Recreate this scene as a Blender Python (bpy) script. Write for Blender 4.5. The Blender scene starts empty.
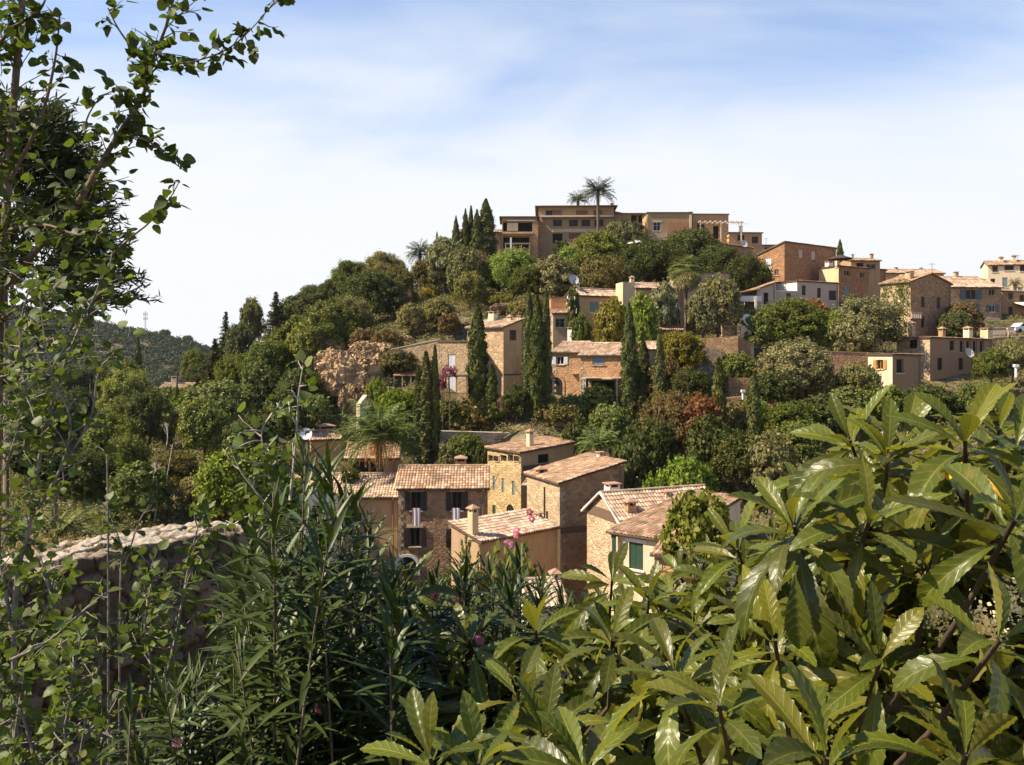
import bpy, math, random
import numpy as np
from mathutils import Vector, Matrix
R = math.radians
rnd = random.Random(7)
RG = np.random.default_rng(11)
# ---------------------------------------------------------------- camera, sky, sun, exposure
S = bpy.context.scene
COL = S.collection
F, HZ = 880.0, 350.0
cam = bpy.data.cameras.new('camera'); camo = bpy.data.objects.new('camera', cam); COL.objects.link(camo)
cam.sensor_width = 36.0; cam.lens = 36.0 * F / 1024.0
cam.shift_y = -(382.5 - HZ) / 1024.0
cam.clip_start = 0.05; cam.clip_end = 12000
camo.location = (0, 0, 0); camo.rotation_euler = (R(90), 0, 0)
S.camera = camo
SUN_EL, SUN_AZ = 45.0, -99.0            # azimuth measured from +Y towards +X
sd = Vector((math.sin(R(SUN_AZ)) * math.cos(R(SUN_EL)), math.cos(R(SUN_AZ)) * math.cos(R(SUN_EL)), math.sin(R(SUN_EL))))
sl = bpy.data.lights.new('sun', 'SUN'); sl.energy = 5.0; sl.angle = R(0.55); sl.color = (1.0, 0.87, 0.66)
slo = bpy.data.objects.new('sun', sl); COL.objects.link(slo)
slo.rotation_euler = sd.to_track_quat('Z', 'Y').to_euler(); slo.location = sd * 50
S.view_settings.view_transform = 'Standard'; S.view_settings.look = 'None'
S.view_settings.exposure = 0.95; S.view_settings.gamma = 1.0; S.view_settings.use_curve_mapping = False
S.render.engine = 'CYCLES'
S.cycles.use_denoising = True
S.cycles.max_bounces = 5; S.cycles.diffuse_bounces = 3; S.cycles.glossy_bounces = 2
S.cycles.transmission_bounces = 3; S.cycles.transparent_max_bounces = 6
S.cycles.caustics_reflective = False; S.cycles.caustics_refractive = False

class NT:                                # tiny node-tree helper
    def __init__(s, nt): s.nt = nt; s.nt.nodes.clear()
    def n(s, t, **k):
        x = s.nt.nodes.new(t); ins = k.pop('i', {})
        for a, b in k.items(): setattr(x, a, b)
        for a, b in ins.items():
            if isinstance(b, bpy.types.NodeSocket): s.nt.links.new(b, x.inputs[a])
            else: x.inputs[a].default_value = b
        return x
    def link(s, a, b): s.nt.links.new(a, b)
    def math(s, op, a, b=0.0, c=0.0, clamp=False):
        x = s.n('ShaderNodeMath', operation=op, use_clamp=clamp, i={0: a, 1: b, 2: c}); return x.outputs[0]
    def mix(s, f, a, b, mode='MIX'):
        x = s.n('ShaderNodeMix', data_type='RGBA', blend_type=mode, clamp_factor=True)
        for k, v in ((0, f), (6, a), (7, b)):
            if isinstance(v, bpy.types.NodeSocket): s.link(v, x.inputs[k])
            else: x.inputs[k].default_value = v
        return x.outputs[2]
    def ramp(s, f, stops):
        x = s.n('ShaderNodeValToRGB', i={0: f}); e = x.color_ramp.elements
        while len(e) < len(stops): e.new(0.5)
        for k, (p, c) in enumerate(stops): e[k].position = p; e[k].color = c if len(c) == 4 else (*c, 1)
        return x.outputs[0]
    def noise(s, vec, sc, det=3.0, rough=0.55, dist=0.0):
        x = s.n('ShaderNodeTexNoise', i={'Scale': sc, 'Detail': det, 'Roughness': rough, 'Distortion': dist})
        if vec is not None: s.link(vec, x.inputs['Vector'])
        return x.outputs[0]

w = bpy.data.worlds.new('World'); S.world = w; w.use_nodes = True
T = NT(w.node_tree)
sky = T.n('ShaderNodeTexSky', sky_type='NISHITA', sun_disc=False, sun_elevation=R(SUN_EL), sun_rotation=R(SUN_AZ),
          altitude=300.0, air_density=1.0, dust_density=0.6, ozone_density=2.0)
tc = T.n('ShaderNodeTexCoord')
sep = T.n('ShaderNodeSeparateXYZ', i={0: tc.outputs['Generated']})
X_, Y_, Z_ = sep.outputs
zc = T.math('ADD', Z_, 0.25)
cu = T.math('DIVIDE', X_, zc); cv = T.math('DIVIDE', Y_, zc)
cvec = T.n('ShaderNodeCombineXYZ', i={0: T.math('ADD', T.math('MULTIPLY', cu, 0.9), T.math('MULTIPLY', cv, 0.55)), 1: T.math('SUBTRACT', T.math('MULTIPLY', cv, 1.6), T.math('MULTIPLY', cu, 0.35)), 2: 3.7}).outputs[0]
n1 = T.noise(cvec, 1.35, 6.0, 0.52, 0.5)
n2 = T.noise(cvec, 0.55, 2.0, 0.5, 0.2)
base = T.n('ShaderNodeMapRange', clamp=True, i={0: Z_, 1: 0.42, 2: 0.10, 3: 0.0, 4: 1.0}).outputs[0]
cm = T.math('ADD', T.math('ADD', T.math('MULTIPLY', n1, 1.15), T.math('MULTIPLY', n2, 0.75)), T.math('MULTIPLY', base, 1.15))
mask = T.n('ShaderNodeMapRange', clamp=True, interpolation_type='SMOOTHSTEP', i={0: cm, 1: 0.76, 2: 1.92, 3: 0.0, 4: 1.0}).outputs[0]
mask = T.math('MULTIPLY', mask, T.n('ShaderNodeMapRange', clamp=True, i={0: Z_, 1: 0.9, 2: 0.40, 3: 0.35, 4: 1.0}).outputs[0])
cloud = T.mix(base, (8.9, 9.5, 10.4, 1), (9.8, 10.0, 10.3, 1))
skyc = T.mix(1.0, sky.outputs[0], (1.28, 1.68, 2.1, 1), 'MULTIPLY')
c = T.mix(mask, skyc, cloud)
bg = T.n('ShaderNodeBackground', i={0: c, 1: 0.0515})
T.link(bg.outputs[0], T.n('ShaderNodeOutputWorld').inputs[0])

# ---------------------------------------------------------------- helpers
def P(px, py, Y): return Vector(((px - 512) / F * Y, Y, (HZ - py) / F * Y))
def tag(o, label=None, cat=None, group=None, kind=None):
    if label: o['label'] = label
    if cat: o['category'] = cat
    if group: o['group'] = group
    if kind: o['kind'] = kind
    return o
def empty(name, loc, rz=0.0):
    o = bpy.data.objects.new(name, None); COL.objects.link(o); o.location = loc; o.rotation_euler = (0, 0, rz)
    o.empty_display_size = 0.2
    return o
class MB:
    def __init__(s): s.v = []; s.f = []; s.m = []; s.uv = []; s.hasuv = False
    def poly(s, pts, m=0, uv=None):
        b = len(s.v); s.v += [tuple(p) for p in pts]; s.f.append(tuple(range(b, b + len(pts)))); s.m.append(m)
        s.uv.append(uv or [(0, 0)] * len(pts)); s.hasuv |= uv is not None
    def box(s, a, b, m=0):
        x0, y0, z0 = a; x1, y1, z1 = b
        c = [(x0, y0, z0), (x1, y0, z0), (x1, y1, z0), (x0, y1, z0), (x0, y0, z1), (x1, y0, z1), (x1, y1, z1), (x0, y1, z1)]
        k = len(s.v); s.v += c
        for q in ((0, 3, 2, 1), (4, 5, 6, 7), (0, 1, 5, 4), (1, 2, 6, 5), (2, 3, 7, 6), (3, 0, 4, 7)):
            s.f.append(tuple(k + i for i in q)); s.m.append(m); s.uv.append([(0, 0)] * 4)
    def tube(s, pts, rad, n=7, m=0, cap=True):
        pts = [Vector(p) for p in pts]; rings = []
        if not isinstance(rad, (list, tuple)): rad = [rad] * len(pts)
        for i, p in enumerate(pts):
            d = (pts[min(i + 1, len(pts) - 1)] - pts[max(i - 1, 0)])
            if d.length < 1e-9: d = Vector((0, 0, 1))
            d.normalize(); a = d.orthogonal().normalized() if abs(d.x) < .9 or True else None
            ref = Vector((0.13, 0.97, 0.2)); a = (ref - d * ref.dot(d)).normalized(); b = d.cross(a)
            k = len(s.v)
            for j in range(n):
                t = 2 * math.pi * j / n; s.v.append(tuple(p + (a * math.cos(t) + b * math.sin(t)) * rad[i]))
            rings.append(k)
        for i in range(len(rings) - 1):
            for j in range(n):
                q = (rings[i] + j, rings[i] + (j + 1) % n, rings[i + 1] + (j + 1) % n, rings[i + 1] + j)
                s.f.append(q); s.m.append(m); s.uv.append([(0, 0)] * 4)
        if cap:
            for r in (rings[0], rings[-1]):
                s.f.append(tuple(r + j for j in range(n))); s.m.append(m); s.uv.append([(0, 0)] * n)
    def mesh(s, name, mats, smooth=False):
        me = bpy.data.meshes.new(name); me.from_pydata(s.v, [], s.f)
        for m in (mats if isinstance(mats, (list, tuple)) else [mats]): me.materials.append(m)
        me.polygons.foreach_set('material_index', s.m)
        if s.hasuv:
            l = me.uv_layers.new(name='UVMap'); l.data.foreach_set('uv', [c for f in s.uv for p in f for c in p])
        if smooth: me.polygons.foreach_set('use_smooth', [True] * len(s.f))
        me.update(); return me
    def build(s, name, mats, parent=None, smooth=False, loc=None):
        o = bpy.data.objects.new(name, s.mesh(name, mats, smooth)); COL.objects.link(o)
        if parent: o.parent = parent
        if loc is not None: o.location = loc
        return o
def link_mesh(name, me, parent=None, loc=(0, 0, 0), scale=(1, 1, 1), rot=(0, 0, 0), color=None):
    o = bpy.data.objects.new(name, me); COL.objects.link(o)
    if parent: o.parent = parent
    o.location = loc; o.scale = scale; o.rotation_euler = rot
    if color: o.color = (*color, 1)
    return o
def np_mesh(name, V, Fq, mats, smooth=False, uv=None, mi=None):
    me = bpy.data.meshes.new(name); V = np.asarray(V, dtype=np.float32); Fq = np.asarray(Fq, dtype=np.int32)
    k = Fq.shape[1]
    me.vertices.add(len(V)); me.vertices.foreach_set('co', V.ravel())
    me.loops.add(Fq.size); me.loops.foreach_set('vertex_index', Fq.ravel())
    me.polygons.add(len(Fq)); me.polygons.foreach_set('loop_start', np.arange(0, Fq.size, k, dtype=np.int32))
    me.polygons.foreach_set('loop_total', np.full(len(Fq), k, dtype=np.int32))
    for m in (mats if isinstance(mats, (list, tuple)) else [mats]): me.materials.append(m)
    if smooth: me.polygons.foreach_set('use_smooth', np.ones(len(Fq), dtype=bool))
    if mi is not None: me.polygons.foreach_set('material_index', np.asarray(mi, dtype=np.int32))
    me.update(calc_edges=True)
    if uv is not None:
        l = me.uv_layers.new(name='UVMap'); l.data.foreach_set('uv', np.asarray(uv, dtype=np.float32)[Fq.ravel()].ravel())
    me.validate(); return me

# ---------------------------------------------------------------- materials
MC = {}
def newmat(name):
    m = bpy.data.materials.new(name); m.use_nodes = True; return m, NT(m.node_tree)
def out(T, sh): T.link(sh, T.n('ShaderNodeOutputMaterial').inputs[0])
def bump(T, h, st, dist):
    return T.n('ShaderNodeBump', i={'Height': h, 'Strength': st, 'Distance': dist}).outputs[0]
def leafmat(name, trans=0.3, rough=0.6, var=0.5, spec=0.16, yellow=0.3, patch=0.0):
    """object colour x per-leaf variation, with light passing through the leaf"""
    m, T = newmat(name)
    oi = T.n('ShaderNodeObjectInfo'); g = T.n('ShaderNodeNewGeometry')
    rp = g.outputs['Random Per Island']
    v = T.n('ShaderNodeMapRange', i={0: rp, 1: 0.0, 2: 1.0, 3: 1 - var, 4: 1 + var}).outputs[0]
    hsv = T.n('ShaderNodeHueSaturation', i={0: T.math('ADD', 0.485, T.math('MULTIPLY', oi.outputs['Random'], 0.03)), 1: 1.0, 2: v, 4: oi.outputs['Color']})
    r2 = T.n('ShaderNodeTexWhiteNoise', noise_dimensions='1D', i={'W': T.math('MULTIPLY', rp, 917.3)}).outputs[0]
    ym = T.n('ShaderNodeMapRange', clamp=True, i={0: r2, 1: 0.8, 2: 1.0, 3: 0.0, 4: yellow}).outputs[0]
    tco = T.n('ShaderNodeTexCoord').outputs['Object']; ov = T.n('ShaderNodeTexWhiteNoise', noise_dimensions='1D', i={'W': T.math('MULTIPLY', oi.outputs['Random'], 77.7)}).outputs[0]
    hsv = T.n('ShaderNodeHueSaturation', i={0: 0.5, 1: T.n('ShaderNodeMapRange', i={0: ov, 3: 1.08, 4: 0.86}).outputs[0], 2: T.n('ShaderNodeMapRange', i={0: ov, 3: 0.74, 4: 1.26}).outputs[0], 4: hsv.outputs[0]})
    cn = T.n('ShaderNodeMapRange', clamp=True, i={0: T.noise(tco, 1.1, 3.0, 0.6), 1: 0.35, 2: 0.65, 3: 0.0, 4: 1.0}).outputs[0]
    base_ = T.mix(cn, hsv.outputs[0], T.mix(1.0, hsv.outputs[0], (1.32, 1.15, 0.92, 1), 'MULTIPLY'))
    col = T.mix(ym, base_, (0.26, 0.21, 0.06, 1))
    if patch:
        pn = T.n('ShaderNodeMapRange', clamp=True, i={0: T.noise(g.outputs['Position'], 0.35, 4.0), 1: 0.42, 2: 0.66, 3: 0.0, 4: patch}).outputs[0]
        col = T.mix(pn, col, (0.13, 0.095, 0.05, 1))
    p = T.n('ShaderNodeBsdfPrincipled', i={'Base Color': col, 'Roughness': rough, 'Specular IOR Level': spec})
    tr = T.n('ShaderNodeBsdfTranslucent', i={0: T.mix(1.0, col, (1.5, 1.6, 0.7, 1), 'MULTIPLY')})
    out(T, T.n('ShaderNodeMixShader', i={0: trans, 1: p.outputs[0], 2: tr.outputs[0]}).outputs[0])
    return m
M_LEAF = leafmat('foliage')
M_LEAFD = leafmat('dark_foliage', trans=0.12, var=0.4, yellow=0.1)
M_OLIVE = leafmat('olive_foliage', trans=0.15, rough=0.6, var=0.45, yellow=0.1, spec=0.15)
M_SCRUB = leafmat('undergrowth', trans=0.2, var=0.6, yellow=0.6, patch=0.75)
M_FLOWER = leafmat('petals', trans=0.3, var=0.3, yellow=0.0)
def simple(name, col, rough=0.7, metal=0.0, nz=0.15, sc=6.0, spec=0.3, bmp=0.0):
    if name in MC: return MC[name]
    m, T = newmat(name); tco = T.n('ShaderNodeTexCoord').outputs['Object']
    nn = T.noise(tco, sc, 4.0)
    f = T.n('ShaderNodeMapRange', i={0: nn, 1: 0.25, 2: 0.75, 3: 1 - nz, 4: 1 + nz}).outputs[0]
    cc = T.n('ShaderNodeHueSaturation', i={0: 0.5, 1: 1.0, 2: f, 4: (*col, 1)}).outputs[0]
    p = T.n('ShaderNodeBsdfPrincipled', i={'Base Color': cc, 'Roughness': rough, 'Metallic': metal, 'Specular IOR Level': spec})
    if bmp: T.link(bump(T, nn, 0.6, bmp), p.inputs['Normal'])
    out(T, p.outputs[0]); MC[name] = m; return m
def stone(name, c1, c2, mortar=(0.3, 0.22, 0.14), scale=3.2, mort=0.06, flat=1.6, stain=0.5):
    """rubble masonry: cells of differing tone, mortar joints, weather stains"""
    if name in MC: return MC[name]
    m, T = newmat(name); tco = T.n('ShaderNodeTexCoord').outputs['Object']
    nd = T.n('ShaderNodeTexNoise', i={'Vector': tco, 'Scale': 2.5, 'Detail': 2.0})
    v0 = T.n('ShaderNodeVectorMath', operation='MULTIPLY_ADD', i={0: nd.outputs[1], 1: (0.22, 0.22, 0.22), 2: tco}).outputs[0]
    mp = T.n('ShaderNodeMapping', i={0: v0, 'Scale': (1, 1, flat)}).outputs[0]
    vo = T.n('ShaderNodeTexVoronoi', feature='F1', i={'Vector': mp, 'Scale': scale})
    ve = T.n('ShaderNodeTexVoronoi', feature='DISTANCE_TO_EDGE', i={'Vector': mp, 'Scale': scale})
    rr = T.n('ShaderNodeSeparateXYZ', i={0: vo.outputs['Color']}).outputs
    col = T.mix(rr[0], (*c1, 1), (*c2, 1))
    col = T.n('ShaderNodeHueSaturation', i={0: 0.5, 1: 1.0, 2: T.n('ShaderNodeMapRange', i={0: rr[1], 3: 0.72, 4: 1.25}).outputs[0], 4: col}).outputs[0]
    e = T.n('ShaderNodeMapRange', clamp=True, i={0: ve.outputs['Distance'], 1: 0.0, 2: mort * 2, 3: 0.0, 4: 1.0}).outputs[0]
    col = T.mix(e, (*mortar, 1), col)
    fine = T.noise(tco, 14.0, 4.0); big = T.noise(tco, 0.45, 4.0, 0.6)
    col = T.mix(T.n('ShaderNodeMapRange', clamp=True, i={0: big, 1: 0.45, 2: 0.72, 3: 0.0, 4: stain}).outputs[0], col, (0.13, 0.085, 0.05, 1))
    col = T.n('ShaderNodeHueSaturation', i={0: 0.5, 1: 1.0, 2: T.n('ShaderNodeMapRange', i={0: fine, 1: .25, 2: .75, 3: 0.8, 4: 1.2}).outputs[0], 4: col}).outputs[0]
    p = T.n('ShaderNodeBsdfPrincipled', i={'Base Color': col, 'Roughness': 0.9, 'Specular IOR Level': 0.15})
    h = T.math('ADD', e, T.math('MULTIPLY', fine, 0.6))
    T.link(bump(T, h, 0.8, 0.05), p.inputs['Normal']); out(T, p.outputs[0]); MC[name] = m; return m
def plaster(name, col, stain=0.35, stc=(0.2, 0.13, 0.08)):
    if name in MC: return MC[name]
    m, T = newmat(name); tco = T.n('ShaderNodeTexCoord').outputs['Object']
    st = T.n('ShaderNodeMapping', i={0: tco, 'Scale': (1.3, 1.3, 0.35)}).outputs[0]
    a = T.noise(st, 1.6, 5.0, 0.62); b = T.noise(tco, 9.0, 4.0)
    cc = T.mix(T.n('ShaderNodeMapRange', clamp=True, i={0: a, 1: 0.42, 2: 0.75, 3: 0.0, 4: stain}).outputs[0], (*col, 1), (*stc, 1))
    cc = T.n('ShaderNodeHueSaturation', i={0: 0.5, 1: 1.0, 2: T.n('ShaderNodeMapRange', i={0: b, 1: .25, 2: .75, 3: 0.88, 4: 1.12}).outputs[0], 4: cc}).outputs[0]
    p = T.n('ShaderNodeBsdfPrincipled', i={'Base Color': cc, 'Roughness': 0.9, 'Specular IOR Level': 0.15})
    T.link(bump(T, b, 0.4, 0.02), p.inputs['Normal']); out(T, p.outputs[0]); MC[name] = m; return m
def tiles(name, c1, c2, c3, dirt=0.4):
    """barrel tiles: colour drawn per tile from the tile grid in UV (metres)"""
    if name in MC: return MC[name]
    m, T = newmat(name); uv = T.n('ShaderNodeTexCoord').outputs['UV']
    sn = T.n('ShaderNodeVectorMath', operation='FLOOR', i={0: T.n('ShaderNodeMapping', i={0: uv, 'Scale': (1 / 0.24, 1 / 0.42, 1)}).outputs[0]}).outputs[0]
    wn = T.n('ShaderNodeTexWhiteNoise', noise_dimensions='2D', i={'Vector': sn})
    sp = T.n('ShaderNodeSeparateXYZ', i={0: wn.outputs['Color']}).outputs
    col = T.ramp(sp[0], [(0.0, c1), (0.45, c2), (0.85, c3), (1.0, (0.56, 0.41, 0.29))])
    col = T.n('ShaderNodeHueSaturation', i={0: 0.5, 1: 1.0, 2: T.n('ShaderNodeMapRange', i={0: sp[1], 3: 0.66, 4: 1.25}).outputs[0], 4: col}).outputs[0]
    ob = T.n('ShaderNodeTexCoord').outputs['Object']
    li = T.noise(ob, 0.8, 5.0, 0.65)
    col = T.mix(T.n('ShaderNodeMapRange', clamp=True, i={0: li, 1: 0.45, 2: 0.7, 3: 0.0, 4: dirt + .25}).outputs[0], col, (0.17, 0.125, 0.08, 1))
    p = T.n('ShaderNodeBsdfPrincipled', i={'Base Color': col, 'Roughness': 0.85, 'Specular IOR Level': 0.2})
    T.link(bump(T, T.noise(ob, 12.0, 3.0), 0.5, 0.02), p.inputs['Normal']); out(T, p.outputs[0]); MC[name] = m; return m
M_TILE = tiles('terracotta_tiles', (0.33, 0.18, 0.10), (0.43, 0.265, 0.155), (0.50, 0.34, 0.22))
M_TILEP = tiles('pale_terracotta_tiles', (0.42, 0.26, 0.17), (0.52, 0.36, 0.25), (0.58, 0.43, 0.31), 0.3)
M_EAVE = simple('eave_wood', (0.13, 0.085, 0.055), 0.85)
def bark(name, col, sc=8.0):
    if name in MC: return MC[name]
    m, T = newmat(name); tco = T.n('ShaderNodeTexCoord').outputs['Object']
    st = T.n('ShaderNodeMapping', i={0: tco, 'Scale': (1, 1, 0.3)}).outputs[0]
    a = T.noise(st, sc, 6.0, 0.65)
    cc = T.n('ShaderNodeHueSaturation', i={0: 0.5, 1: 1.0, 2: T.n('ShaderNodeMapRange', i={0: a, 1: .3, 2: .7, 3: 0.55, 4: 1.4}).outputs[0], 4: (*col, 1)}).outputs[0]
    p = T.n('ShaderNodeBsdfPrincipled', i={'Base Color': cc, 'Roughness': 0.9, 'Specular IOR Level': 0.15})
    T.link(bump(T, a, 0.8, 0.03), p.inputs['Normal']); out(T, p.outputs[0]); MC[name] = m; return m
M_BARK = bark('bark', (0.16, 0.12, 0.085)); M_BARKG = bark('grey_bark', (0.24, 0.21, 0.17), 20)
M_WHITE = simple('white_paint', (0.78, 0.76, 0.72), 0.6, nz=0.06)
M_GLASS = simple('window_glass', (0.016, 0.015, 0.016), 0.25, nz=0.1, spec=0.2)
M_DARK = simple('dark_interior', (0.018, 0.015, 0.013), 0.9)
def paint(name, c): return simple(name, c, 0.6, nz=0.12)
M_IRON = simple('dark_iron', (0.05, 0.045, 0.04), 0.6, metal=0.4)

# ground material
m, T = newmat('hillside_earth'); M_GROUND = m
g = T.n('ShaderNodeNewGeometry'); pos = g.outputs['Position']
a = T.noise(pos, 0.09, 5.0, 0.6); b = T.noise(pos, 0.7, 6.0, 0.65); c_ = T.noise(pos, 6.0, 5.0, 0.7)
col = T.ramp(b, [(0.3, (0.17, 0.125, 0.07)), (0.48, (0.11, 0.095, 0.045)), (0.6, (0.24, 0.175, 0.10)), (0.75, (0.30, 0.22, 0.14))])
col = T.mix(T.n('ShaderNodeMapRange', clamp=True, i={0: a, 1: 0.42, 2: 0.6, 3: 0.0, 4: 0.5}).outputs[0], col, (0.085, 0.085, 0.035, 1))
nz_ = T.n('ShaderNodeSeparateXYZ', i={0: g.outputs['Normal']}).outputs[2]
col = T.mix(T.n('ShaderNodeMapRange', clamp=True, i={0: nz_, 1: 0.80, 2: 0.62, 3: 0.0, 4: 0.8}).outputs[0], col, (0.36, 0.25, 0.16, 1))
col = T.n('ShaderNodeHueSaturation', i={0: 0.5, 1: 1.0, 2: T.n('ShaderNodeMapRange', i={0: c_, 1: .3, 2: .7, 3: 0.75, 4: 1.25}).outputs[0], 4: col}).outputs[0]
p = T.n('ShaderNodeBsdfPrincipled', i={'Base Color': col, 'Roughness': 0.95, 'Specular IOR Level': 0.1})
T.link(bump(T, T.math('ADD', b, T.math('MULTIPLY', c_, 0.3)), 0.9, 0.25), p.inputs['Normal']); out(T, p.outputs[0])

# ---------------------------------------------------------------- terrain
CT = [(0, -4, -1.7), (-9, -4, -1.7), (9, -4, -1.7), (0, .3, -1.8), (-6, 0.3, -1.9), (7, 0.3, -1.9), (0, 3.2, -3.9), (-6, 3.2, -4.0), (6, 3, -3.6),
      (-5, 7, -4.0), (0, 8, -5.2), (7, 7, -4.5), (0, 14, -9), (9, 14, -8), (-9, 14, -7.5), (-4, 20, -11), (22, 14, -6), (-25, 14, -5), (-12.3, 30, -14), (-20, 30, -12.5), (-30, 40, -12), (-6, 30, -16), (0, 30, -16),
      (15, 30, -13), (28, 32, -12), (-5, 50, -21), (-7, 66, -20), (-14, 60, -21), (-12, 68, -19), (-3, 79, -18.5), (-3, 74, -20), (0, 76, -19.5), (-5, 84, -16.5), (-1, 86, -13.5), (0, 68, -20), (10, 66, -20), (8, 52, -21), (20, 55, -18), (38, 60, -15), (-60, 50, -6), (70, 60, -12), (-100, 100, -4), (-140, 160, -6),
      (-60, 110, -8), (110, 100, -3), (140, 150, 8), (-75, 200, -12), (-120, 220, -12), (-40, 215, -6), (0, 200, 7), (60, 200, 9), (130, 210, 6), (0, 245, -2), (70, 245, 0), (140, 245, -2)]
CP = [(150, 515, 50), (0, 505, 50), (60, 470, 70), (150, 450, 80), (150, 418, 110), (40, 425, 110), (175, 402, 150), (205, 382, 168), (0, 405, 160), (120, 400, 160),
      (230, 520, 50), (230, 452, 75), (230, 392, 110), (235, 362, 140), (300, 470, 68), (300, 425, 85), (300, 385, 105), (300, 342, 135), (290, 333, 152),
      (350, 452, 78), (350, 425, 90), (350, 372, 100), (350, 335, 115), (350, 305, 145), (400, 475, 78), (400, 402, 92), (400, 374, 98), (400, 340, 108), (400, 297, 140), (400, 290, 155),
      (450, 520, 76), (450, 428, 92), (450, 402, 95), (450, 346, 106), (450, 305, 130), (450, 275, 160), (520, 570, 73), (520, 442, 87), (520, 396, 97), (520, 335, 112), (520, 297, 140), (520, 275, 156),
      (600, 570, 71), (600, 447, 86), (600, 402, 96), (600, 340, 112), (600, 308, 128), (600, 275, 152), (680, 520, 70), (680, 448, 84), (680, 407, 94), (680, 352, 108), (680, 325, 118), (680, 295, 135), (680, 270, 156),
      (760, 482, 72), (760, 428, 84), (760, 392, 96), (760, 340, 112), (760, 306, 128), (760, 280, 150), (840, 442, 78), (840, 393, 94), (840, 350, 108), (840, 318, 122), (840, 292, 145),
      (900, 432, 80), (900, 392, 96), (900, 350, 112), (900, 320, 128), (900, 292, 150), (960, 432, 80), (960, 392, 98), (960, 352, 115), (960, 326, 128), (960, 300, 150),
      (1040, 430, 80), (1040, 387, 100), (1040, 346, 118), (1040, 320, 132), (1040, 292, 155), (1200, 420, 85), (1200, 350, 120), (1200, 300, 160)]
for a in CP:
    dz = 3.0 if a[0] <= 310 else (2.0 if a[0] <= 360 else 1.2 if a[0] <= 420 else 0.7)
    v = P(*a); v.z -= dz; CT.append((v.x, v.y, v.z))
CT = np.array(CT, dtype=float)
def tps(r): return np.where(r > 1e-9, r * r * np.log(r + 1e-12), 0.0)
SC_ = 50.0
A_ = CT[:, :2] / SC_; n_ = len(A_)
K_ = tps(np.linalg.norm(A_[:, None] - A_[None], axis=2)) + np.eye(n_) * 0.0008
Q_ = np.hstack([np.ones((n_, 1)), A_])
SOL = np.linalg.solve(np.block([[K_, Q_], [Q_.T, np.zeros((3, 3))]]), np.concatenate([CT[:, 2], np.zeros(3)]))
def vnoise(x, y, s, seed=0):                       # smooth value noise
    x = x / s; y = y / s; xi = np.floor(x).astype(int); yi = np.floor(y).astype(int); fx = x - xi; fy = y - yi
    def h(a, b): return np.modf(np.abs(np.sin(a * 127.1 + b * 311.7 + seed * 74.7) * 43758.5453))[0]
    fx = fx * fx * (3 - 2 * fx); fy = fy * fy * (3 - 2 * fy)
    return (h(xi, yi) * (1 - fx) + h(xi + 1, yi) * fx) * (1 - fy) + (h(xi, yi + 1) * (1 - fx) + h(xi + 1, yi + 1) * fx) * fy - 0.5
def far_z(x, y):
    px = 512 + x / np.maximum(y, 1) * F
    crest = np.interp(px, [-300, -60, 30, 62, 100, 145, 185, 206, 235, 300], [34, 31, 27, 21, 17, 11, 5, 0, -12, -30])
    k = np.exp(-((y - 600) / 150.0) ** 2)
    k = np.where((y > 600), np.maximum(k, np.exp(-((y - 600) / 500.0) ** 2)), k)
    return -22 + (crest + 22) * k
def gz(x, y):
    x = np.atleast_1d(np.asarray(x, float)); y = np.atleast_1d(np.asarray(y, float)); sh = x.shape
    x = x.ravel(); y = y.ravel(); o = np.empty(len(x))
    xc = np.clip(x, -170, 170); yc = np.clip(y, -8, 250)
    for i in range(0, len(x), 4000):
        q = np.stack([xc[i:i + 4000], yc[i:i + 4000]], 1) / SC_
        k = tps(np.linalg.norm(q[:, None] - A_[None], axis=2))
        o[i:i + 4000] = k @ SOL[:n_] + SOL[n_] + q @ SOL[n_ + 1:]
    o = np.clip(o, -30, 22)
    amp = np.clip((y - 10) / 30, 0, 1)
    o += amp * (vnoise(x, y, 9, 1) * 1.2 + vnoise(x, y, 3.1, 2) * 0.5)
    t = np.clip((np.maximum(y - 225, np.maximum(np.abs(x) - 170, -y - 8) ) + 0) / 60, 0, 1); t = t * t * (3 - 2 * t)
    o = o * (1 - t) + far_z(x, y) * t
    return o.reshape(sh)
def gz1(x, y): return float(gz(x, y)[0])
def axis(parts):
    o = []
    for a, b, s in parts: o += list(np.arange(a, b, s))
    return np.array(o + [parts[-1][1]])
gx = axis([(-6000, -1000, 500), (-1000, -400, 60), (-400, -170, 12), (-170, -100, 4), (-100, 100, 1.25), (100, 170, 4), (170, 400, 20), (400, 1000, 100), (1000, 6000, 500)])
gy = axis([(-3000, -200, 400), (-200, -10, 20), (-10, 12, 0.8), (12, 175, 1.25), (175, 400, 5), (400, 900, 10), (900, 1500, 60), (1500, 7000, 500)])
GX, GY = np.meshgrid(gx, gy); GZ = gz(GX, GY)
V = np.stack([GX.ravel(), GY.ravel(), GZ.ravel()], 1)
nx, ny = len(gx), len(gy)
ii, jj = np.meshgrid(np.arange(nx - 1), np.arange(ny - 1)); k0 = (jj * nx + ii).ravel()
ground = link_mesh('ground', np_mesh('ground', V, np.stack([k0, k0 + 1, k0 + nx + 1, k0 + nx], 1), M_GROUND, True))
tag(ground, kind='structure')
def hit(px, py, y0=14.0, y1=420.0):
    ys = np.arange(y0, y1, 0.5); xs = (px - 512) / F * ys; zs = (HZ - py) / F * ys
    below = np.nonzero(gz(xs, ys) > zs)[0]
    return float(ys[below[0]]) if len(below) else None
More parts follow.
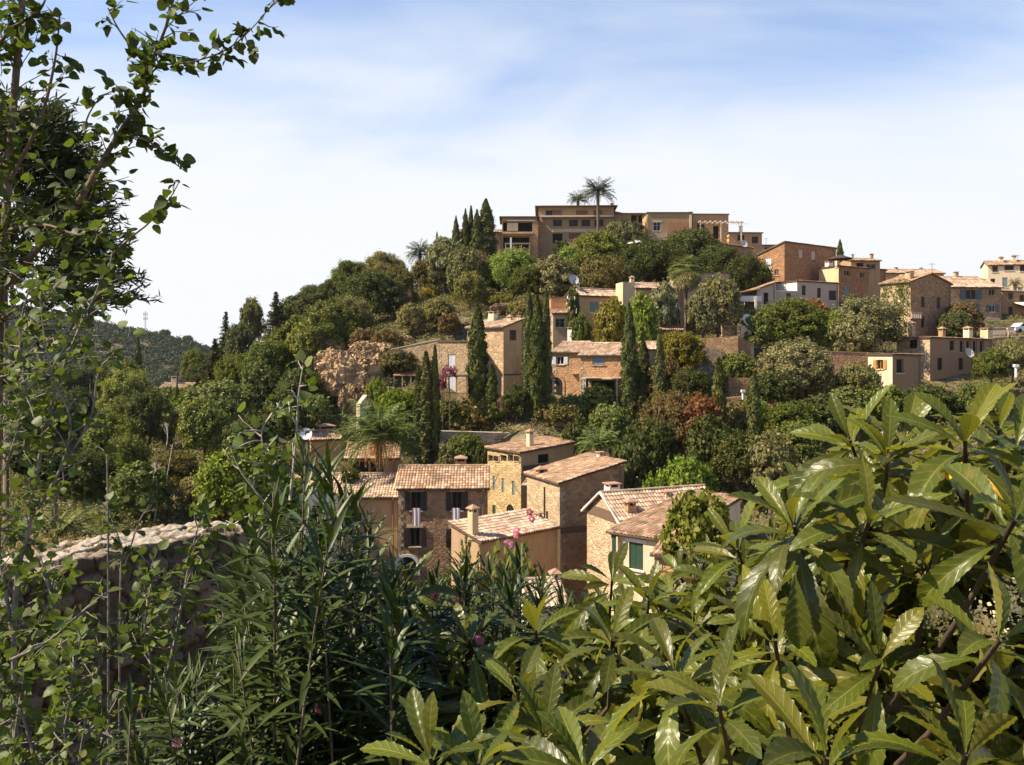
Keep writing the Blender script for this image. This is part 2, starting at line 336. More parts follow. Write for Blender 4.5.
# ---------------------------------------------------------------- foliage prototypes
def quads_from(C, N, size, asp, seed=None, fold=0.0):
    """leaf-sized rhombi: centre C, normal N; size array; asp = length/width"""
    n = len(C); r = RG.normal(size=(n, 3)); U = r - (r * N).sum(1, keepdims=True) * N
    U /= np.linalg.norm(U, axis=1, keepdims=True) + 1e-9; W = np.cross(N, U)
    size = size[:, None]
    a = C - U * size * 0.5 * asp; b = C + W * size * 0.5 + U * size * 0.1; c = C + U * size * 0.5 * asp; d = C - W * size * 0.5 + U * size * 0.1
    V = np.stack([a, b, c, d], 1).reshape(-1, 3); Fq = np.arange(4 * n).reshape(n, 4)
    return V, Fq
def unit(v): return v / (np.linalg.norm(v, axis=1, keepdims=True) + 1e-9)
def crown_cloud(kind, wid, hei, leaf, seed, dens=1.0):
    global RG
    RG = np.random.default_rng(seed); rw = wid / 2
    if kind == 'cypress':
        n = int(900 * hei * wid * dens); t = RG.random(n) ** 0.8; prof = np.sin(np.clip(t * 1.02, 0, 1) ** 0.55 * math.pi) ** 0.6
        prof = np.interp(t, [0, .05, .2, .45, .7, .9, 1], [.45, .75, .97, 1, .78, .38, .03])
        th = RG.random(n) * 2 * math.pi
        lump = 1 + 0.18 * np.sin(th * 3 + t * 17 + seed) + 0.14 * np.sin(th * 5 - t * 31) + .14 * np.sin(th * 2 + t * 60 + seed * 3) + RG.normal(size=n) * 0.12 + (RG.random(n) > .96) * .3
        rr = rw * prof * lump * (0.72 + 0.28 * RG.random(n) ** 0.5)
        C = np.stack([rr * np.cos(th), rr * np.sin(th), t * hei], 1)
        N = unit(np.stack([np.cos(th), np.sin(th), 0.1 + 0 * th], 1) + RG.normal(size=(n, 3)) * 0.45)
        U_asp = 2.0
        V, Fq = quads_from(C, N, leaf * (0.6 + 0.8 * RG.random(n)), U_asp)
        return V, Fq
    if kind == 'fir':
        Cs = []; Ns = []
        lv = int(hei / 0.26)
        for k in range(lv):
            t = k / lv; z = t * hei; r = rw * (1 - t) ** 0.85 * (0.8 + 0.35 * RG.random())
            for b in range(max(4, int(9 * (1 - t)) + 3)):
                th = RG.random() * 2 * math.pi; ln = r * (0.7 + 0.4 * RG.random()); m = int(46 * ln / rw * dens * 2) + 14
                s = RG.random(m); C = np.stack([np.cos(th) * s * ln, np.sin(th) * s * ln, z - s * s * ln * 0.25 + 0.18 * ln * s], 1) + RG.normal(size=(m, 3)) * np.array([.16, .16, .12]) * (0.5 + ln * 0.3)
                Cs.append(C); Ns.append(unit(np.array([[0, 0, 1.0]]) + RG.normal(size=(m, 3)) * 0.5))
        C = np.concatenate(Cs); N = np.concatenate(Ns)
        return quads_from(C, N, leaf * (0.6 + 0.8 * RG.random(len(C))), 2.2)
    # lobed crown of sub-clumps
    area = rw * rw * 2 + rw * hei
    nc = int(np.clip(16 + area * 4.2, 20, 95)); 
    d = unit(RG.normal(size=(nc * 3, 3))); d = d[d[:, 2] > -0.55][:nc]; nc = len(d)
    rad = RG.uniform(0.38, 0.92, nc) if kind != 'airy' else RG.uniform(0.35, 0.95, nc)
    lop = 1 + 0.16 * np.sin(np.arctan2(d[:, 1], d[:, 0]) * 3 + 2.1 * seed + d[:, 2] * 4) + 0.22 * np.sin(np.arctan2(d[:, 1], d[:, 0]) * 2 + seed) 
    cc = d * rad[:, None] * np.array([rw, rw, hei / 2]) * lop[:, None]; cc[:, 2] += hei * 0.5
    cr = RG.uniform(0.13, 0.33, nc) * min(rw, hei * 0.6) * (1.0 if kind != 'airy' else 0.75)
    C = []; N = []
    for q in range(nc):
        m = int(19 * dens * (cr[q] / leaf) ** 2 * (1 if kind != 'airy' else 0.6)) + 14
        dd = unit(RG.normal(size=(m, 3))); dd[:, 2] = np.where(dd[:, 2] < -0.3, -dd[:, 2], dd[:, 2])
        sh = 0.45 + 0.75 * RG.random(m) ** 0.8
        C.append(cc[q] + dd * cr[q] * sh[:, None] * np.array([1.05, 1.05, 0.85])); N.append(unit(dd + RG.normal(size=(m, 3)) * 0.55))
    ntf = int(nc * 2.2); dd = unit(RG.normal(size=(ntf, 3))); dd[:, 2] = np.where(dd[:, 2] < -.4, -dd[:, 2], dd[:, 2]); tc = dd * RG.uniform(.82, 1.14, ntf)[:, None] * np.array([rw, rw, hei / 2]); tc[:, 2] += hei * .5
    for q in range(ntf):                       # small ragged tufts at the crown's edge
        tr_ = RG.uniform(.05, .13) * rw; m = int(16 * dens * (tr_ / leaf) ** 2) + 9; e = RG.normal(size=(m, 3)) * tr_ * np.array([.7, .7, .9]); C.append(tc[q] + e + dd[q] * RG.random(m)[:, None] * tr_); N.append(unit(dd[q][None] + RG.normal(size=(m, 3)) * .8))
    m = int(6 * area * dens / leaf)            # loose inner and stray leaves
    dd = unit(RG.normal(size=(m, 3))) * (RG.random(m) ** 0.45)[:, None]
    C.append(dd * np.array([rw, rw, hei / 2]) * 0.93 + np.array([0, 0, hei * 0.5])); N.append(unit(dd + RG.normal(size=(m, 3)) * 0.8))
    C = np.concatenate(C); N = np.concatenate(N); C[:, 2] = np.maximum(C[:, 2], 0.02)
    return quads_from(C, N, leaf * (0.6 + 0.8 * RG.random(len(C))), 1.5 if kind != 'olive' else 2.4)
PROTO = {}
def proto(kind, wid, hei):
    """shared crown mesh closest to the wanted size; returned with its own size"""
    cls = min((1.6, 2.6, 4.0, 6.0, 9.0), key=lambda s: abs(math.log(s / wid)))
    if kind == 'cypress': 
        cls = min((1.0, 1.8), key=lambda s: abs(math.log(s / wid))); H = min((4.0, 8.0, 12.0), key=lambda s: abs(math.log(s / hei)))
    elif kind == 'fir': H = cls * 1.9
    else: H = cls * (0.62 if hei / wid < 0.8 else 1.05)
    var = rnd.randrange(3 if cls < 9 else 2); key = (kind, cls, H, var)
    if key not in PROTO:
        leaf = {1.6: 0.10, 2.6: 0.13, 4.0: 0.15, 6.0: 0.18, 9.0: 0.22, 1.0: 0.12, 1.8: 0.15}[cls]
        leaf *= (1.0, .82, 1.25)[var]
        if kind == 'olive': leaf *= 0.8
        dens = {'olive': 0.8}.get(kind, 1.0)
        V, Fq = crown_cloud(kind, cls, H, leaf, hash(key) % 9999 if False else int(cls * 10 + H * 7 + var * 131 + len(kind) * 17), dens)
        mat = {'cypress': M_LEAFD, 'fir': M_LEAFD, 'olive': M_OLIVE}.get(kind, M_LEAF)
        PROTO[key] = (np_mesh(kind + '_crown', V, Fq, mat), cls, H)
    return PROTO[key]
TRUNKS = []
def trunk_proto():
    if not TRUNKS:
        for s in range(4):
            r = random.Random(s); b = MB()
            p = [Vector((0, 0, -0.15))]; 
            for k in range(5): p.append(Vector((r.uniform(-.05, .05) * k, r.uniform(-.05, .05) * k, 0.1 + k * 0.2)))
            b.tube(p, [0.06, .05, .042, .034, .025, .014], 7)
            for k in range(7):
                i = r.choice([2, 3, 3, 4]); a = p[i]; th = k * 2.4 + r.random(); l = r.uniform(.2, .38)
                e = a + Vector((math.cos(th) * l, math.sin(th) * l, l * r.uniform(.5, 1.0)))
                b.tube([a, (a + e) / 2 + Vector((0, 0, .02)), e], [.022, .015, .006], 5)
            TRUNKS.append(b.mesh('tree_trunk', M_BARK, True))
    return rnd.choice(TRUNKS)
FOOT = []                                        # footprints of houses, kept clear of undergrowth
GREEN = dict(deep=(0.050, 0.066, 0.020), mid=(0.082, 0.108, 0.026), fresh=(0.11, 0.17, 0.026), olive=(0.115, 0.120, 0.058), grey=(0.125, 0.138, 0.080),
             yellow=(0.15, 0.15, 0.035), brown=(0.13, 0.10, 0.06), red=(0.135, 0.072, 0.035), cyp=(0.058, 0.074, 0.022), fir=(0.06, 0.075, 0.04), bright=(0.3, 0.26, 0.03), pine=(0.11, 0.135, 0.03), dull=(0.118, 0.112, 0.045))
GREEN = {k: (v[0] * 1.32, v[1] * 1.22, v[2] * .98) for k, v in GREEN.items()}
def plant(kind, px, top, bot, wpx, Y, colr, label, cat='tree', group=None, name=None):
    if Y is None: Y = hit(px, bot) or 150.0
    c = P(px, bot, Y)
    if kind == 'shrub' and c.z > gz1(c.x, Y) + .7:
        Y2 = hit(px, bot, Y); Y = Y2 if Y2 and Y2 < Y * 1.3 else Y; c = P(px, bot, Y)
    if Y < 400 and c.z < gz1(c.x, Y) - 0.8:          # the ground hides that spot: stand it where the slope is really seen
        Y2 = hit(px, bot + (0 if kind != 'cypress' else -4)); Y = max(Y2, Y * .62) if Y2 and Y2 < Y else Y
    c = P(px, bot, Y); wid = wpx / F * Y; hei = (bot - top) / F * Y
    g0 = gz1(c.x, Y); base = Vector((c.x, Y, g0))
    color = GREEN[colr]
    if kind == 'fir': wid *= 1.7
    me, cw, ch = proto({'shrub': 'round', 'tree': 'round'}.get(kind, kind), wid, hei)
    cz = c.z - g0
    name = name or {'cypress': 'cypress_tree', 'fir': 'conifer_tree', 'olive': 'olive_tree', 'shrub': 'shrub', 'airy': 'open_tree'}.get(kind, 'broadleaf_tree')
    if kind == 'shrub':
        cz = -0.1 if cz > 0 else max(cz, -0.6)
        hei2 = c.z + hei - (g0 + cz)
        o = link_mesh(name, me, None, base + Vector((0, 0, cz)), (wid / cw, wid / cw, hei2 / ch), (0, 0, rnd.random() * 6.28), color)
        tag(o, label, cat, group); return o
    root = empty(name, base); tag(root, label, cat, group)
    tot = max(c.z + hei - g0, .8); cz = min(max(cz, 0.15), max(tot * (.30 if kind in ('tree', 'olive', 'airy') else .12), (cz - .6 * hei) if kind != 'cypress' else 0))
    hh = c.z + hei - g0 - cz
    cr = link_mesh('crown', me, root, (0, 0, cz), (wid / cw, wid / cw, max(hh, .5) / ch), (0, 0, rnd.random() * 6.28), color)
    th = cz + max(hh, .5) * 0.62; tw = max(th * 0.8, wid * 0.55)
    if kind in ('cypress', 'fir'): tw = max(0.9, wid * 0.35)
    link_mesh('trunk', trunk_proto(), root, (0, 0, 0), (tw, tw, th), (0, 0, rnd.random() * 6.28))
    return root
def frond_mesh_arrays(L, droop, nl, lw, ll, up):
    """one feather frond in the x-z plane: arching rachis with leaflets both sides"""
    V = []; Q = []
    pts = []
    x = z = 0.0; a = up
    for i in range(13):
        pts.append((x, z)); x += math.cos(a) * L / 12; z += math.sin(a) * L / 12; a -= droop / 12 * (0.5 + i / 8)
    def at(t):
        k = min(int(t * 12), 11); f = t * 12 - k; return (pts[k][0] * (1 - f) + pts[k + 1][0] * f, pts[k][1] * (1 - f) + pts[k + 1][1] * f)
    for i in range(12):
        w = 0.03 * (1 - i / 13) * L * 0.5 + 0.006; b = len(V)
        V += [(pts[i][0], -w, pts[i][1]), (pts[i][0], w, pts[i][1]), (pts[i + 1][0], w * .8, pts[i + 1][1]), (pts[i + 1][0], -w * .8, pts[i + 1][1])]; Q.append((b, b + 1, b + 2, b + 3))
    for i in range(nl):
        t = 0.14 + 0.86 * i / nl; px, pz = at(t); l = ll * L * math.sin(min(1, t * 1.1 + .12) * math.pi) ** 0.5 * rnd.uniform(.85, 1.1)
        for s in (-1, 1):
            b = len(V); dx, dy, dz = 0.55 * l, s * 0.8 * l, rnd.uniform(-0.35, 0.15) * l
            V += [(px - lw / 2, 0, pz), (px + lw / 2, 0, pz), (px + dx * .6 + lw / 2, dy * .6, pz + dz * .4), (px + dx, dy, pz + dz)]; Q.append((b, b + 1, b + 2, b + 3))
    return np.array(V), np.array(Q)
def palm_crown(name, L, nf, lw, ll, nl, seed, mat, fan=False, low=-0.5, hi=1.35):
    r = random.Random(seed); Vs = []; Qs = []; off = 0
    for k in range(nf):
        t = k / nf; th = k * 2.39996 + r.uniform(-.15, .15); up = hi - t * (hi - low) + r.uniform(-.12, .12)
        if fan:
            V = []; Q = []; pl = L * 0.5
            ex, ez = math.cos(up) * pl, math.sin(up) * pl
            V += [(0, -.02, 0), (0, .02, 0), (ex, .02, ez), (ex, -.02, ez)]; Q.append((0, 1, 2, 3))
            for j in range(16):
                a = -1.25 + 2.5 * j / 15; l = L * 0.55 * r.uniform(.85, 1.1); b = len(V)
                dx = math.cos(a) * l; dy = math.sin(a) * l; ux, uz = math.cos(up - .35), math.sin(up - .35)
                V += [(ex, 0, ez), (ex + ux * dx * .6, dy * .6 - lw, ez + uz * dx * .6), (ex + ux * dx, dy, ez + uz * dx - l * .25), (ex + ux * dx * .6, dy * .6 + lw, ez + uz * dx * .6)]; Q.append((b, b + 1, b + 2, b + 3))
            V = np.array(V); Q = np.array(Q)
        else:
            V, Q = frond_mesh_arrays(L * r.uniform(.85, 1.08), r.uniform(1.0, 1.7), nl, lw, ll, up)
        c, s = math.cos(th), math.sin(th)
        V = np.stack([V[:, 0] * c - V[:, 1] * s, V[:, 0] * s + V[:, 1] * c, V[:, 2]], 1)
        Vs.append(V); Qs.append(Q + off); off += len(V)
    return np_mesh(name, np.concatenate(Vs), np.concatenate(Qs), mat)
def palm(px, hub, Y, rpx, colr, label, fan=False, nf=46, trunk_r=0.22, bend=0.0, skirt=None, low=-0.5, group=None):
    c = P(px, hub, Y); g0 = gz1(c.x, Y); root = empty('palm_tree', (c.x, Y, g0)); tag(root, label, 'palm tree', group)
    L = rpx / F * Y * 1.3; h = max(c.z - g0, 0.3); b = MB()
    pts = [(bend * math.sin(t / 8 * 3.1) * h * .1, 0, -0.3 + (h + 0.3) * t / 8) for t in range(9)]
    b.tube(pts, [trunk_r * (1.15 if i == 0 else 1.0 if i < 7 else 1.25) * (1 + .06 * (-1) ** i) for i in range(9)], 10)
    b.build('trunk', M_BARK, root)
    o = link_mesh('crown', palm_crown('palm_fronds', L, nf, 0.045 * L / 2.5 + .012, 0.24 if not fan else .3, 26, int(px), M_LEAFD, fan, low, 1.35 if not fan else 1.3), root, (0, 0, h), color=GREEN[colr] if isinstance(colr, str) else colr)
    if skirt:
        link_mesh('dead_fronds', palm_crown('dead_fronds', L * skirt[0], 34, 0.05, 0.2, 14, int(px) + 5, M_LEAFD, fan, -1.35, -0.3), root, (0, 0, h - .15), color=skirt[1])
    return root
# ---------------------------------------------------------------- buildings
def tile_patch(b, P0, U, V, flip=False, sp=0.24, course=0.42, amp=0.055, m=0, seed=0):
    """barrel-tiled slope: P0 eave corner, U along the eave, V up the slope"""
    lu, lv = U.length, V.length; u = U / lu; v = V / lv; n = u.cross(v)
    if n.z < 0: n = -n
    nu = max(2, round(lu / sp)); nv = max(1, round(lv / course)); r = random.Random(seed + int(lu * 10)); SS = 4
    sag = [r.uniform(-.015, .015) for _ in range(nu + 1)]
    prof = [0.0, 0.8, 1.0, 0.8]
    for j in range(nv):
        v0, v1 = j * lv / nv, min((j + 1) * lv / nv + 0.04, lv)
        rows = []
        for vv, up in ((v0, 0.045), (v1, 0.005)):
            row = []
            for i in range(nu * SS + 1):
                k = i // SS; jit = r.uniform(-.008, .008) if i % SS == 2 else 0
                p = P0 + u * (lu * i / (nu * SS)) + v * (vv + sag[k] * (1 if vv == v0 else .0)) + n * (prof[i % SS] * amp + up + jit + 0.012 * math.sin(i * .07 + j * .8 + seed) - .045 * math.sin(math.pi * i / (nu * SS)) * math.sin(math.pi * min(1, (j + .5) / nv)) + .012 * math.sin(i * .23 + seed))
                row.append(len(b.v)); b.v.append(tuple(p))
            rows.append(row)
        for i in range(nu * SS):
            b.f.append((rows[0][i], rows[0][i + 1], rows[1][i + 1], rows[1][i])); b.m.append(m)
            uu = (i // SS + 0.5) * 0.24; q = (uu, (j + .5) * 0.42); b.uv.append([q] * 4)
            b.hasuv = True
        # lip of the course (and the open tile mouths along the eave)
        low = []
        for i in range(nu * SS + 1):
            p = Vector(b.v[rows[0][i]]) - n * (0.045 if j else 0.10); low.append(len(b.v)); b.v.append(tuple(p))
        for i in range(nu * SS):
            b.f.append((low[i], low[i + 1], rows[0][i + 1], rows[0][i])); b.m.append(m); q = ((i // SS + .5) * .24, (j + .5) * .42); b.uv.append([q] * 4)
def slab(b, P0, U, V, th, m):
    n = U.cross(V).normalized()
    if n.z < 0: n = -n
    a = [P0, P0 + U, P0 + U + V, P0 + V]; l = [p - n * th for p in a]; a = [p + n * 0.01 for p in a]
    b.poly(a, m); b.poly(l[::-1], m)
    for i in range(4): j = (i + 1) % 4; b.poly([l[i], l[j], a[j], a[i]], m)
def ridge_caps(b, A, B, m=0, r=0.13):
    n = max(1, int((B - A).length / 0.4)); d = (B - A) / n
    for i in range(n):
        p = A + d * i; side = Vector((-d.y, d.x, 0)).normalized(); q = ((i + .5) * .24 + 7, .2)
        ring0 = [p + side * r * math.cos(t) + Vector((0, 0, r * .8 * math.sin(t) + .03)) for t in (0, .8, 1.57, 2.34, 3.14)]
        ring1 = [x + d * 1.05 - Vector((0, 0, .02)) for x in ring0]
        for k in range(4): b.poly([ring0[k], ring0[k + 1], ring1[k + 1], ring1[k]], m, [q] * 4)
class House:
    def __init__(s, label, corner, yaw, pxR=None, pxL=None, W=None, D=None, bot=None, h=None, wall=None, wallL=None, roof=('flat',), tile=None, over=0.3, name='stone_house', cat='house', found=2.5, group=None):
        th = R(yaw); C = P(*corner); s.dR = Vector((math.cos(th), math.sin(th), 0)); s.dL = Vector((-math.sin(th), math.cos(th), 0)); s.th = th
        def solve(px, d):
            k = (px - 512) / F; return (k * C.y - C.x) / (d.x - k * d.y)
        s.W = W or solve(pxR, s.dR); s.D = D or solve(pxL, s.dL)
        assert s.W > 0 and s.D > 0, (label, s.W, s.D)
        if bot is not None: s.h = (bot - corner[1]) / F * corner[2]
        else: s.h = h
        s.C = C; s.base = Vector((C.x, C.y, C.z - s.h)); s.found = found
        s.root = empty(name, s.base, th); tag(s.root, label, cat, group)
        s.wm, s.wl = wall, wallL or wall; s.holes = {'R': [], 'L': []}; s.roof = roof; s.tile = tile or M_TILE; s.over = over
        FOOT.append((s.base, s.dR, s.dL, s.W, s.D, s.C.z))
        print('HOUSE %-40s W%.1f D%.1f h%.1f base %.1f ground %.1f' % (label[:40], s.W, s.D, s.h, s.base.z, gz1(C.x + (s.dR.x * s.W + s.dL.x * s.D) / 2, C.y + (s.dR.y * s.W + s.dL.y * s.D) / 2)))
    def H(s, x, y):
        k = s.roof[0]; W, D = s.W, s.D
        if k == 'flat': return s.h
        rise = s.roof[1]
        if k == 'gx': return s.h + rise * (1 - abs(2 * y / D - 1))      # ridge along the right face
        if k == 'gy': return s.h + rise * (1 - abs(2 * x / W - 1))      # gable on the right face
        if k == 'x+': return s.h + rise * x / W
        if k == 'x-': return s.h - rise * x / W
        if k == 'y+': return s.h + rise * y / D
        if k == 'y-': return s.h - rise * y / D
    def loc(s, face, px, py):
        """point of the face seen at a pixel of the photograph -> (distance along it, height)"""
        r = Vector(((px - 512) / F, 1, (HZ - py) / F)); n = -s.dL if face == 'R' else -s.dR
        t = s.base.dot(n) / r.dot(n); p = r * t - s.base; d = s.dR if face == 'R' else s.dL
        return p.dot(d), p.z
    def win(s, face, px, py, w, h, style='dark', frame=None, shut=None, name='window', lintel=None, sill=True, label=None, inset=0.16):
        u, z = s.loc(face, px, py); lim = s.W if face == 'R' else s.D
        u0 = max(0.12, min(u - w / 2, lim - w - 0.12)); s.holes[face].append([u0, u0 + w, z - h / 2, z + h / 2, style, frame, shut, name, lintel, sill, label, inset]); return s
    def fp(s, face, u, z, dep=0.0):          # local point on a face; dep > 0 goes into the wall
        return Vector((u, dep, z)) if face == 'R' else Vector((dep, u, z))
    def fbox(s, b, face, u0, u1, z0, z1, d0, d1, m=0):
        if face == 'R': b.box((u0, d0, z0), (u1, d1, z1), m)
        else: b.box((d0, u0, z0), (d1, u1, z1), m)
    def finish(s):
        W, D = s.W, s.D; b = MB()
        for face, L in (('R', W), ('L', D)):
            f = (lambda u: s.H(u, 0)) if face == 'R' else (lambda u: s.H(0, u)); mi = 0 if face == 'R' else 1
            zt = min(f(0), f(L), f(L / 2)); hs = []
            for q in s.holes[face]:
                q.append(q[3] < zt - 0.02 and q[1] < L - 0.05 and q[0] > 0.05)
                if q[-1] and any(q[0] < o[1] and o[0] < q[1] and q[2] < o[3] and o[2] < q[3] for o in hs): q[-1] = False
                if q[-1]: hs.append(q)
            us = sorted({0.0, L} | {x for q in hs for x in q[:2]}); zs = sorted({-s.found, zt} | {x for q in hs for x in q[2:4]})
            for i in range(len(us) - 1):
                for j in range(len(zs) - 1):
                    uc, zc_ = (us[i] + us[i + 1]) / 2, (zs[j] + zs[j + 1]) / 2
                    if any(q[0] < uc < q[1] and q[2] < zc_ < q[3] for q in hs): continue
                    b.poly([s.fp(face, us[i], zs[j]), s.fp(face, us[i + 1], zs[j]), s.fp(face, us[i + 1], zs[j + 1]), s.fp(face, us[i], zs[j + 1])], mi)
            for q in hs:
                u0, u1, z0, z1 = q[:4]; d = q[11] + 0.12
                c = [(u0, z0), (u1, z0), (u1, z1), (u0, z1)]
                for k in range(4):
                    a_, b_ = c[k], c[(k + 1) % 4]
                    b.poly([s.fp(face, *a_), s.fp(face, *b_), s.fp(face, *b_, d), s.fp(face, *a_, d)], mi)
            tops = [(0, f(0))] + ([(L / 2, f(L / 2))] if s.roof[0] in ('gx', 'gy') else []) + [(L, f(L))]
            pl = [(0, zt), (L, zt)] + [t for t in tops[::-1] if t[1] > zt + 1e-4]
            if len(pl) > 2: b.poly([s.fp(face, *q) for q in pl], mi)
        for A, B in (((W, 0), (W, D)), ((W, D), (0, D))):
            M = ((A[0] + B[0]) / 2, (A[1] + B[1]) / 2)
            b.poly([(A[0], A[1], -s.found), (B[0], B[1], -s.found), (B[0], B[1], s.H(*B)), (M[0], M[1], s.H(*M)), (A[0], A[1], s.H(*A))], 0)
        if s.roof[0] == 'flat':
            ph = s.roof[1] if len(s.roof) > 1 else 0.0
            b.poly([(0, 0, s.h - .3), (W, 0, s.h - .3), (W, D, s.h - .3), (0, D, s.h - .3)], 0)
        s.wall = b.build('wall', [s.wm, s.wl], s.root)
        if s.C.y < 112 and 'rubble' in s.wm.name:          # dressed corner stones, standing a little proud
            b = MB(); z = -.6; k = 0; rr_ = random.Random(int(W * 100))
            while z < s.H(0, 0) - .35:
                hh_ = rr_.uniform(.24, .36); a_, c_ = (.42, .22) if k % 2 else (.22, .42); b.box((-.03, -.03, z), (a_ + rr_.uniform(-.05, .05), c_ + rr_.uniform(-.05, .05), z + hh_ - .015)); z += hh_; k += 1
            b.build('cornerstones', stone('corner_' + s.wl.name, (0.52, 0.40, 0.27), (0.42, 0.31, 0.2), scale=1.8, mort=.02), s.root)
        if int(W * 10) % 3 != 0 and s.roof[0] != 'flat':    # rain pipe near the right end of the front
            b = MB(); b.tube([(W - .35, -.32, s.H(W, 0) - .12), (W - .35, -.1, s.H(W, 0) - .45), (W - .35, -.1, -1.5)], .05, 6); b.build('drain_pipe', simple('pipe_metal', (.22, .15, .10), .6), s.root)
        for q in s.holes['R']: s._win('R', q)
        for q in s.holes['L']: s._win('L', q)
        s._roof(); return s
    def _win(s, face, q):
        u0, u1, z0, z1, style, frame, shut, name, lintel, sill, label, inset, real = q
        d = inset if real else -0.05; fm = frame or M_EAVE; w = u1 - u0; h = z1 - z0
        b = MB(); t = min(0.07, w * .12)
        for a in ((u0, u1, z0, z0 + t), (u0, u1, z1 - t, z1), (u0, u0 + t, z0 + t, z1 - t), (u1 - t, u1, z0 + t, z1 - t)): s.fbox(b, face, *a, d - 0.03, d + 0.05)
        if w > 0.7 and style != 'open': um = (u0 + u1) / 2; s.fbox(b, face, um - .025, um + .025, z0 + t, z1 - t, d - 0.02, d + 0.04)
        if style == 'dark' and h > 1.0 and name == 'window': s.fbox(b, face, u0 + t, u1 - t, z0 + h * .6, z0 + h * .6 + .04, d - 0.02, d + 0.04)
        wo = b.build(name, fm, s.root); 
        if label: wo['label'] = label
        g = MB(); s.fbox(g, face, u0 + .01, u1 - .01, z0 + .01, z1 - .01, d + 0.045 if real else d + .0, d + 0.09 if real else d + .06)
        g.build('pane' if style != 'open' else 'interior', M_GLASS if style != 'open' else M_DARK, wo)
        if style == 'closed' or style == 'halfclosed':
            for k in ((0, .5), (.5, 1)) if style == 'closed' else ((0, .5),):
                sb = MB(); a0, a1 = u0 + w * k[0] + .01, u0 + w * k[1] - .01; s.fbox(sb, face, a0, a1, z0 + .02, z1 - .02, d - .08, d - .035)
                n = max(3, int(h / .12))
                for i in range(n): zz = z0 + .06 + (h - .12) * i / n; s.fbox(sb, face, a0 + .05, a1 - .05, zz, zz + .05, d - .1, d - .078)
                sb.build('shutter', shut, wo)
        if style == 'shuttered':
            for a0, a1 in ((u0 - w / 2 - .02, u0 - .02), (u1 + .02, u1 + w / 2 + .02)):
                sb = MB(); s.fbox(sb, face, a0, a1, z0, z1, -.07, -.02)
                n = max(3, int(h / .12))
                for i in range(n): zz = z0 + .05 + (h - .1) * i / n; s.fbox(sb, face, a0 + .05, a1 - .05, zz, zz + .05, -.09, -.068)
                sb.build('shutter', shut, wo)
        if lintel: lb = MB(); s.fbox(lb, face, u0 - .22, u1 + .22, z1 + .003, z1 + .22, -.05, .1); lb.build('lintel', lintel, wo)
        if sill: lb = MB(); s.fbox(lb, face, u0 - .1, u1 + .1, z0 - .09, z0 - .003, -.10, .1); lb.build('sill', lintel or s.wl, wo)
    def _roof(s):
        k = s.roof[0]; W, D, o = s.W, s.D, s.over; b = MB(); X, Y = Vector((1, 0, 0)), Vector((0, 1, 0)); Z = Vector((0, 0, 1)); sd_ = int(W * 31)
        lift = Z * 0.06
        if k == 'flat':
            e = s.roof[2] if len(s.roof) > 2 else 0.12
            for a in ((-e, -e, W + e, .25), (-e, D - .25, W + e, D + e), (-e, .25, .25, D - .25), (W - .25, .25, W + e, D - .25)): b.box((a[0], a[1], s.h + .003), (a[2], a[3], s.h + 0.16), 0)
            b.box((.26, .26, s.h - .29), (W - .26, D - .26, s.h - .2), 0)
            s.rf = b.build('roof', [s.roof[1] if len(s.roof) > 1 and s.roof[1] else M_EAVE], s.root); return
        rise = s.roof[1]; v = 0.18
        def slope(P0, U, V):
            slab(b, P0 + lift - Z * .045, U, V, 0.09, 1); tile_patch(b, P0 + lift + Z * .02, U, V, seed=sd_)
        if k == 'gx':
            g = rise / (D / 2)
            slope(Vector((-v, -o, s.h - o * g)), X * (W + 2 * v), Vector((0, D / 2 + o, rise + o * g)))
            slope(Vector((W + v, D + o, s.h - o * g)), -X * (W + 2 * v), Vector((0, -D / 2 - o, rise + o * g)))
            ridge_caps(b, Vector((-v, D / 2, s.h + rise + .1)), Vector((W + v, D / 2, s.h + rise + .1)))
        elif k == 'gy':
            g = rise / (W / 2)
            slope(Vector((-o, D + v, s.h - o * g)), -Y * (D + 2 * v), Vector((W / 2 + o, 0, rise + o * g)))
            slope(Vector((W + o, -v, s.h - o * g)), Y * (D + 2 * v), Vector((-W / 2 - o, 0, rise + o * g)))
            ridge_caps(b, Vector((W / 2, -v, s.h + rise + .1)), Vector((W / 2, D + v, s.h + rise + .1)))
        elif k == 'x+': g = rise / W; slope(Vector((-o, D + v, s.h - o * g)), -Y * (D + 2 * v), Vector((W + o + v, 0, rise + (o + v) * g)))
        elif k == 'x-': g = rise / W; slope(Vector((W + o, -v, s.h - rise - o * g)), Y * (D + 2 * v), Vector((-W - o - v, 0, rise + (o + v) * g)))
        elif k == 'y+': g = rise / D; slope(Vector((-v, -o, s.h - o * g)), X * (W + 2 * v), Vector((0, D + o + v, rise + (o + v) * g)))
        elif k == 'y-': g = rise / D; slope(Vector((W + v, D + o, s.h - rise - o * g)), -X * (W + 2 * v), Vector((0, -D - o - v, rise + (o + v) * g)))
        s.rf = b.build('roof', [s.tile, M_EAVE], s.root)
    def chimney(s, px, top, yf, w=0.7, style='stone', mat=None, d=None):
        y = yf * s.D; r = (px - 512) / F; q = s.base + s.dL * y
        x = (r * q.y - q.x) / (s.dR.x - r * s.dR.y); x = min(max(x, .1), s.W - .1); wp = q + s.dR * x
        zt = (HZ - top) / F * wp.y - s.base.z; zb = s.H(x, y) - 0.25 if s.roof[0] != 'flat' else s.h
        zt = max(zt, zb + 0.7); d = d or w; b = MB(); m = mat or s.wl
        b.box((x - w / 2, y - d / 2, zb), (x + w / 2, y + d / 2, zt - .32))
        for dx in (-1, 1):
            for dy in (-1, 1): cx, cy = x + dx * (w / 2 - .07), y + dy * (d / 2 - .07); b.box((cx - .06, cy - .06, zt - .317), (cx + .06, cy + .06, zt - .12))
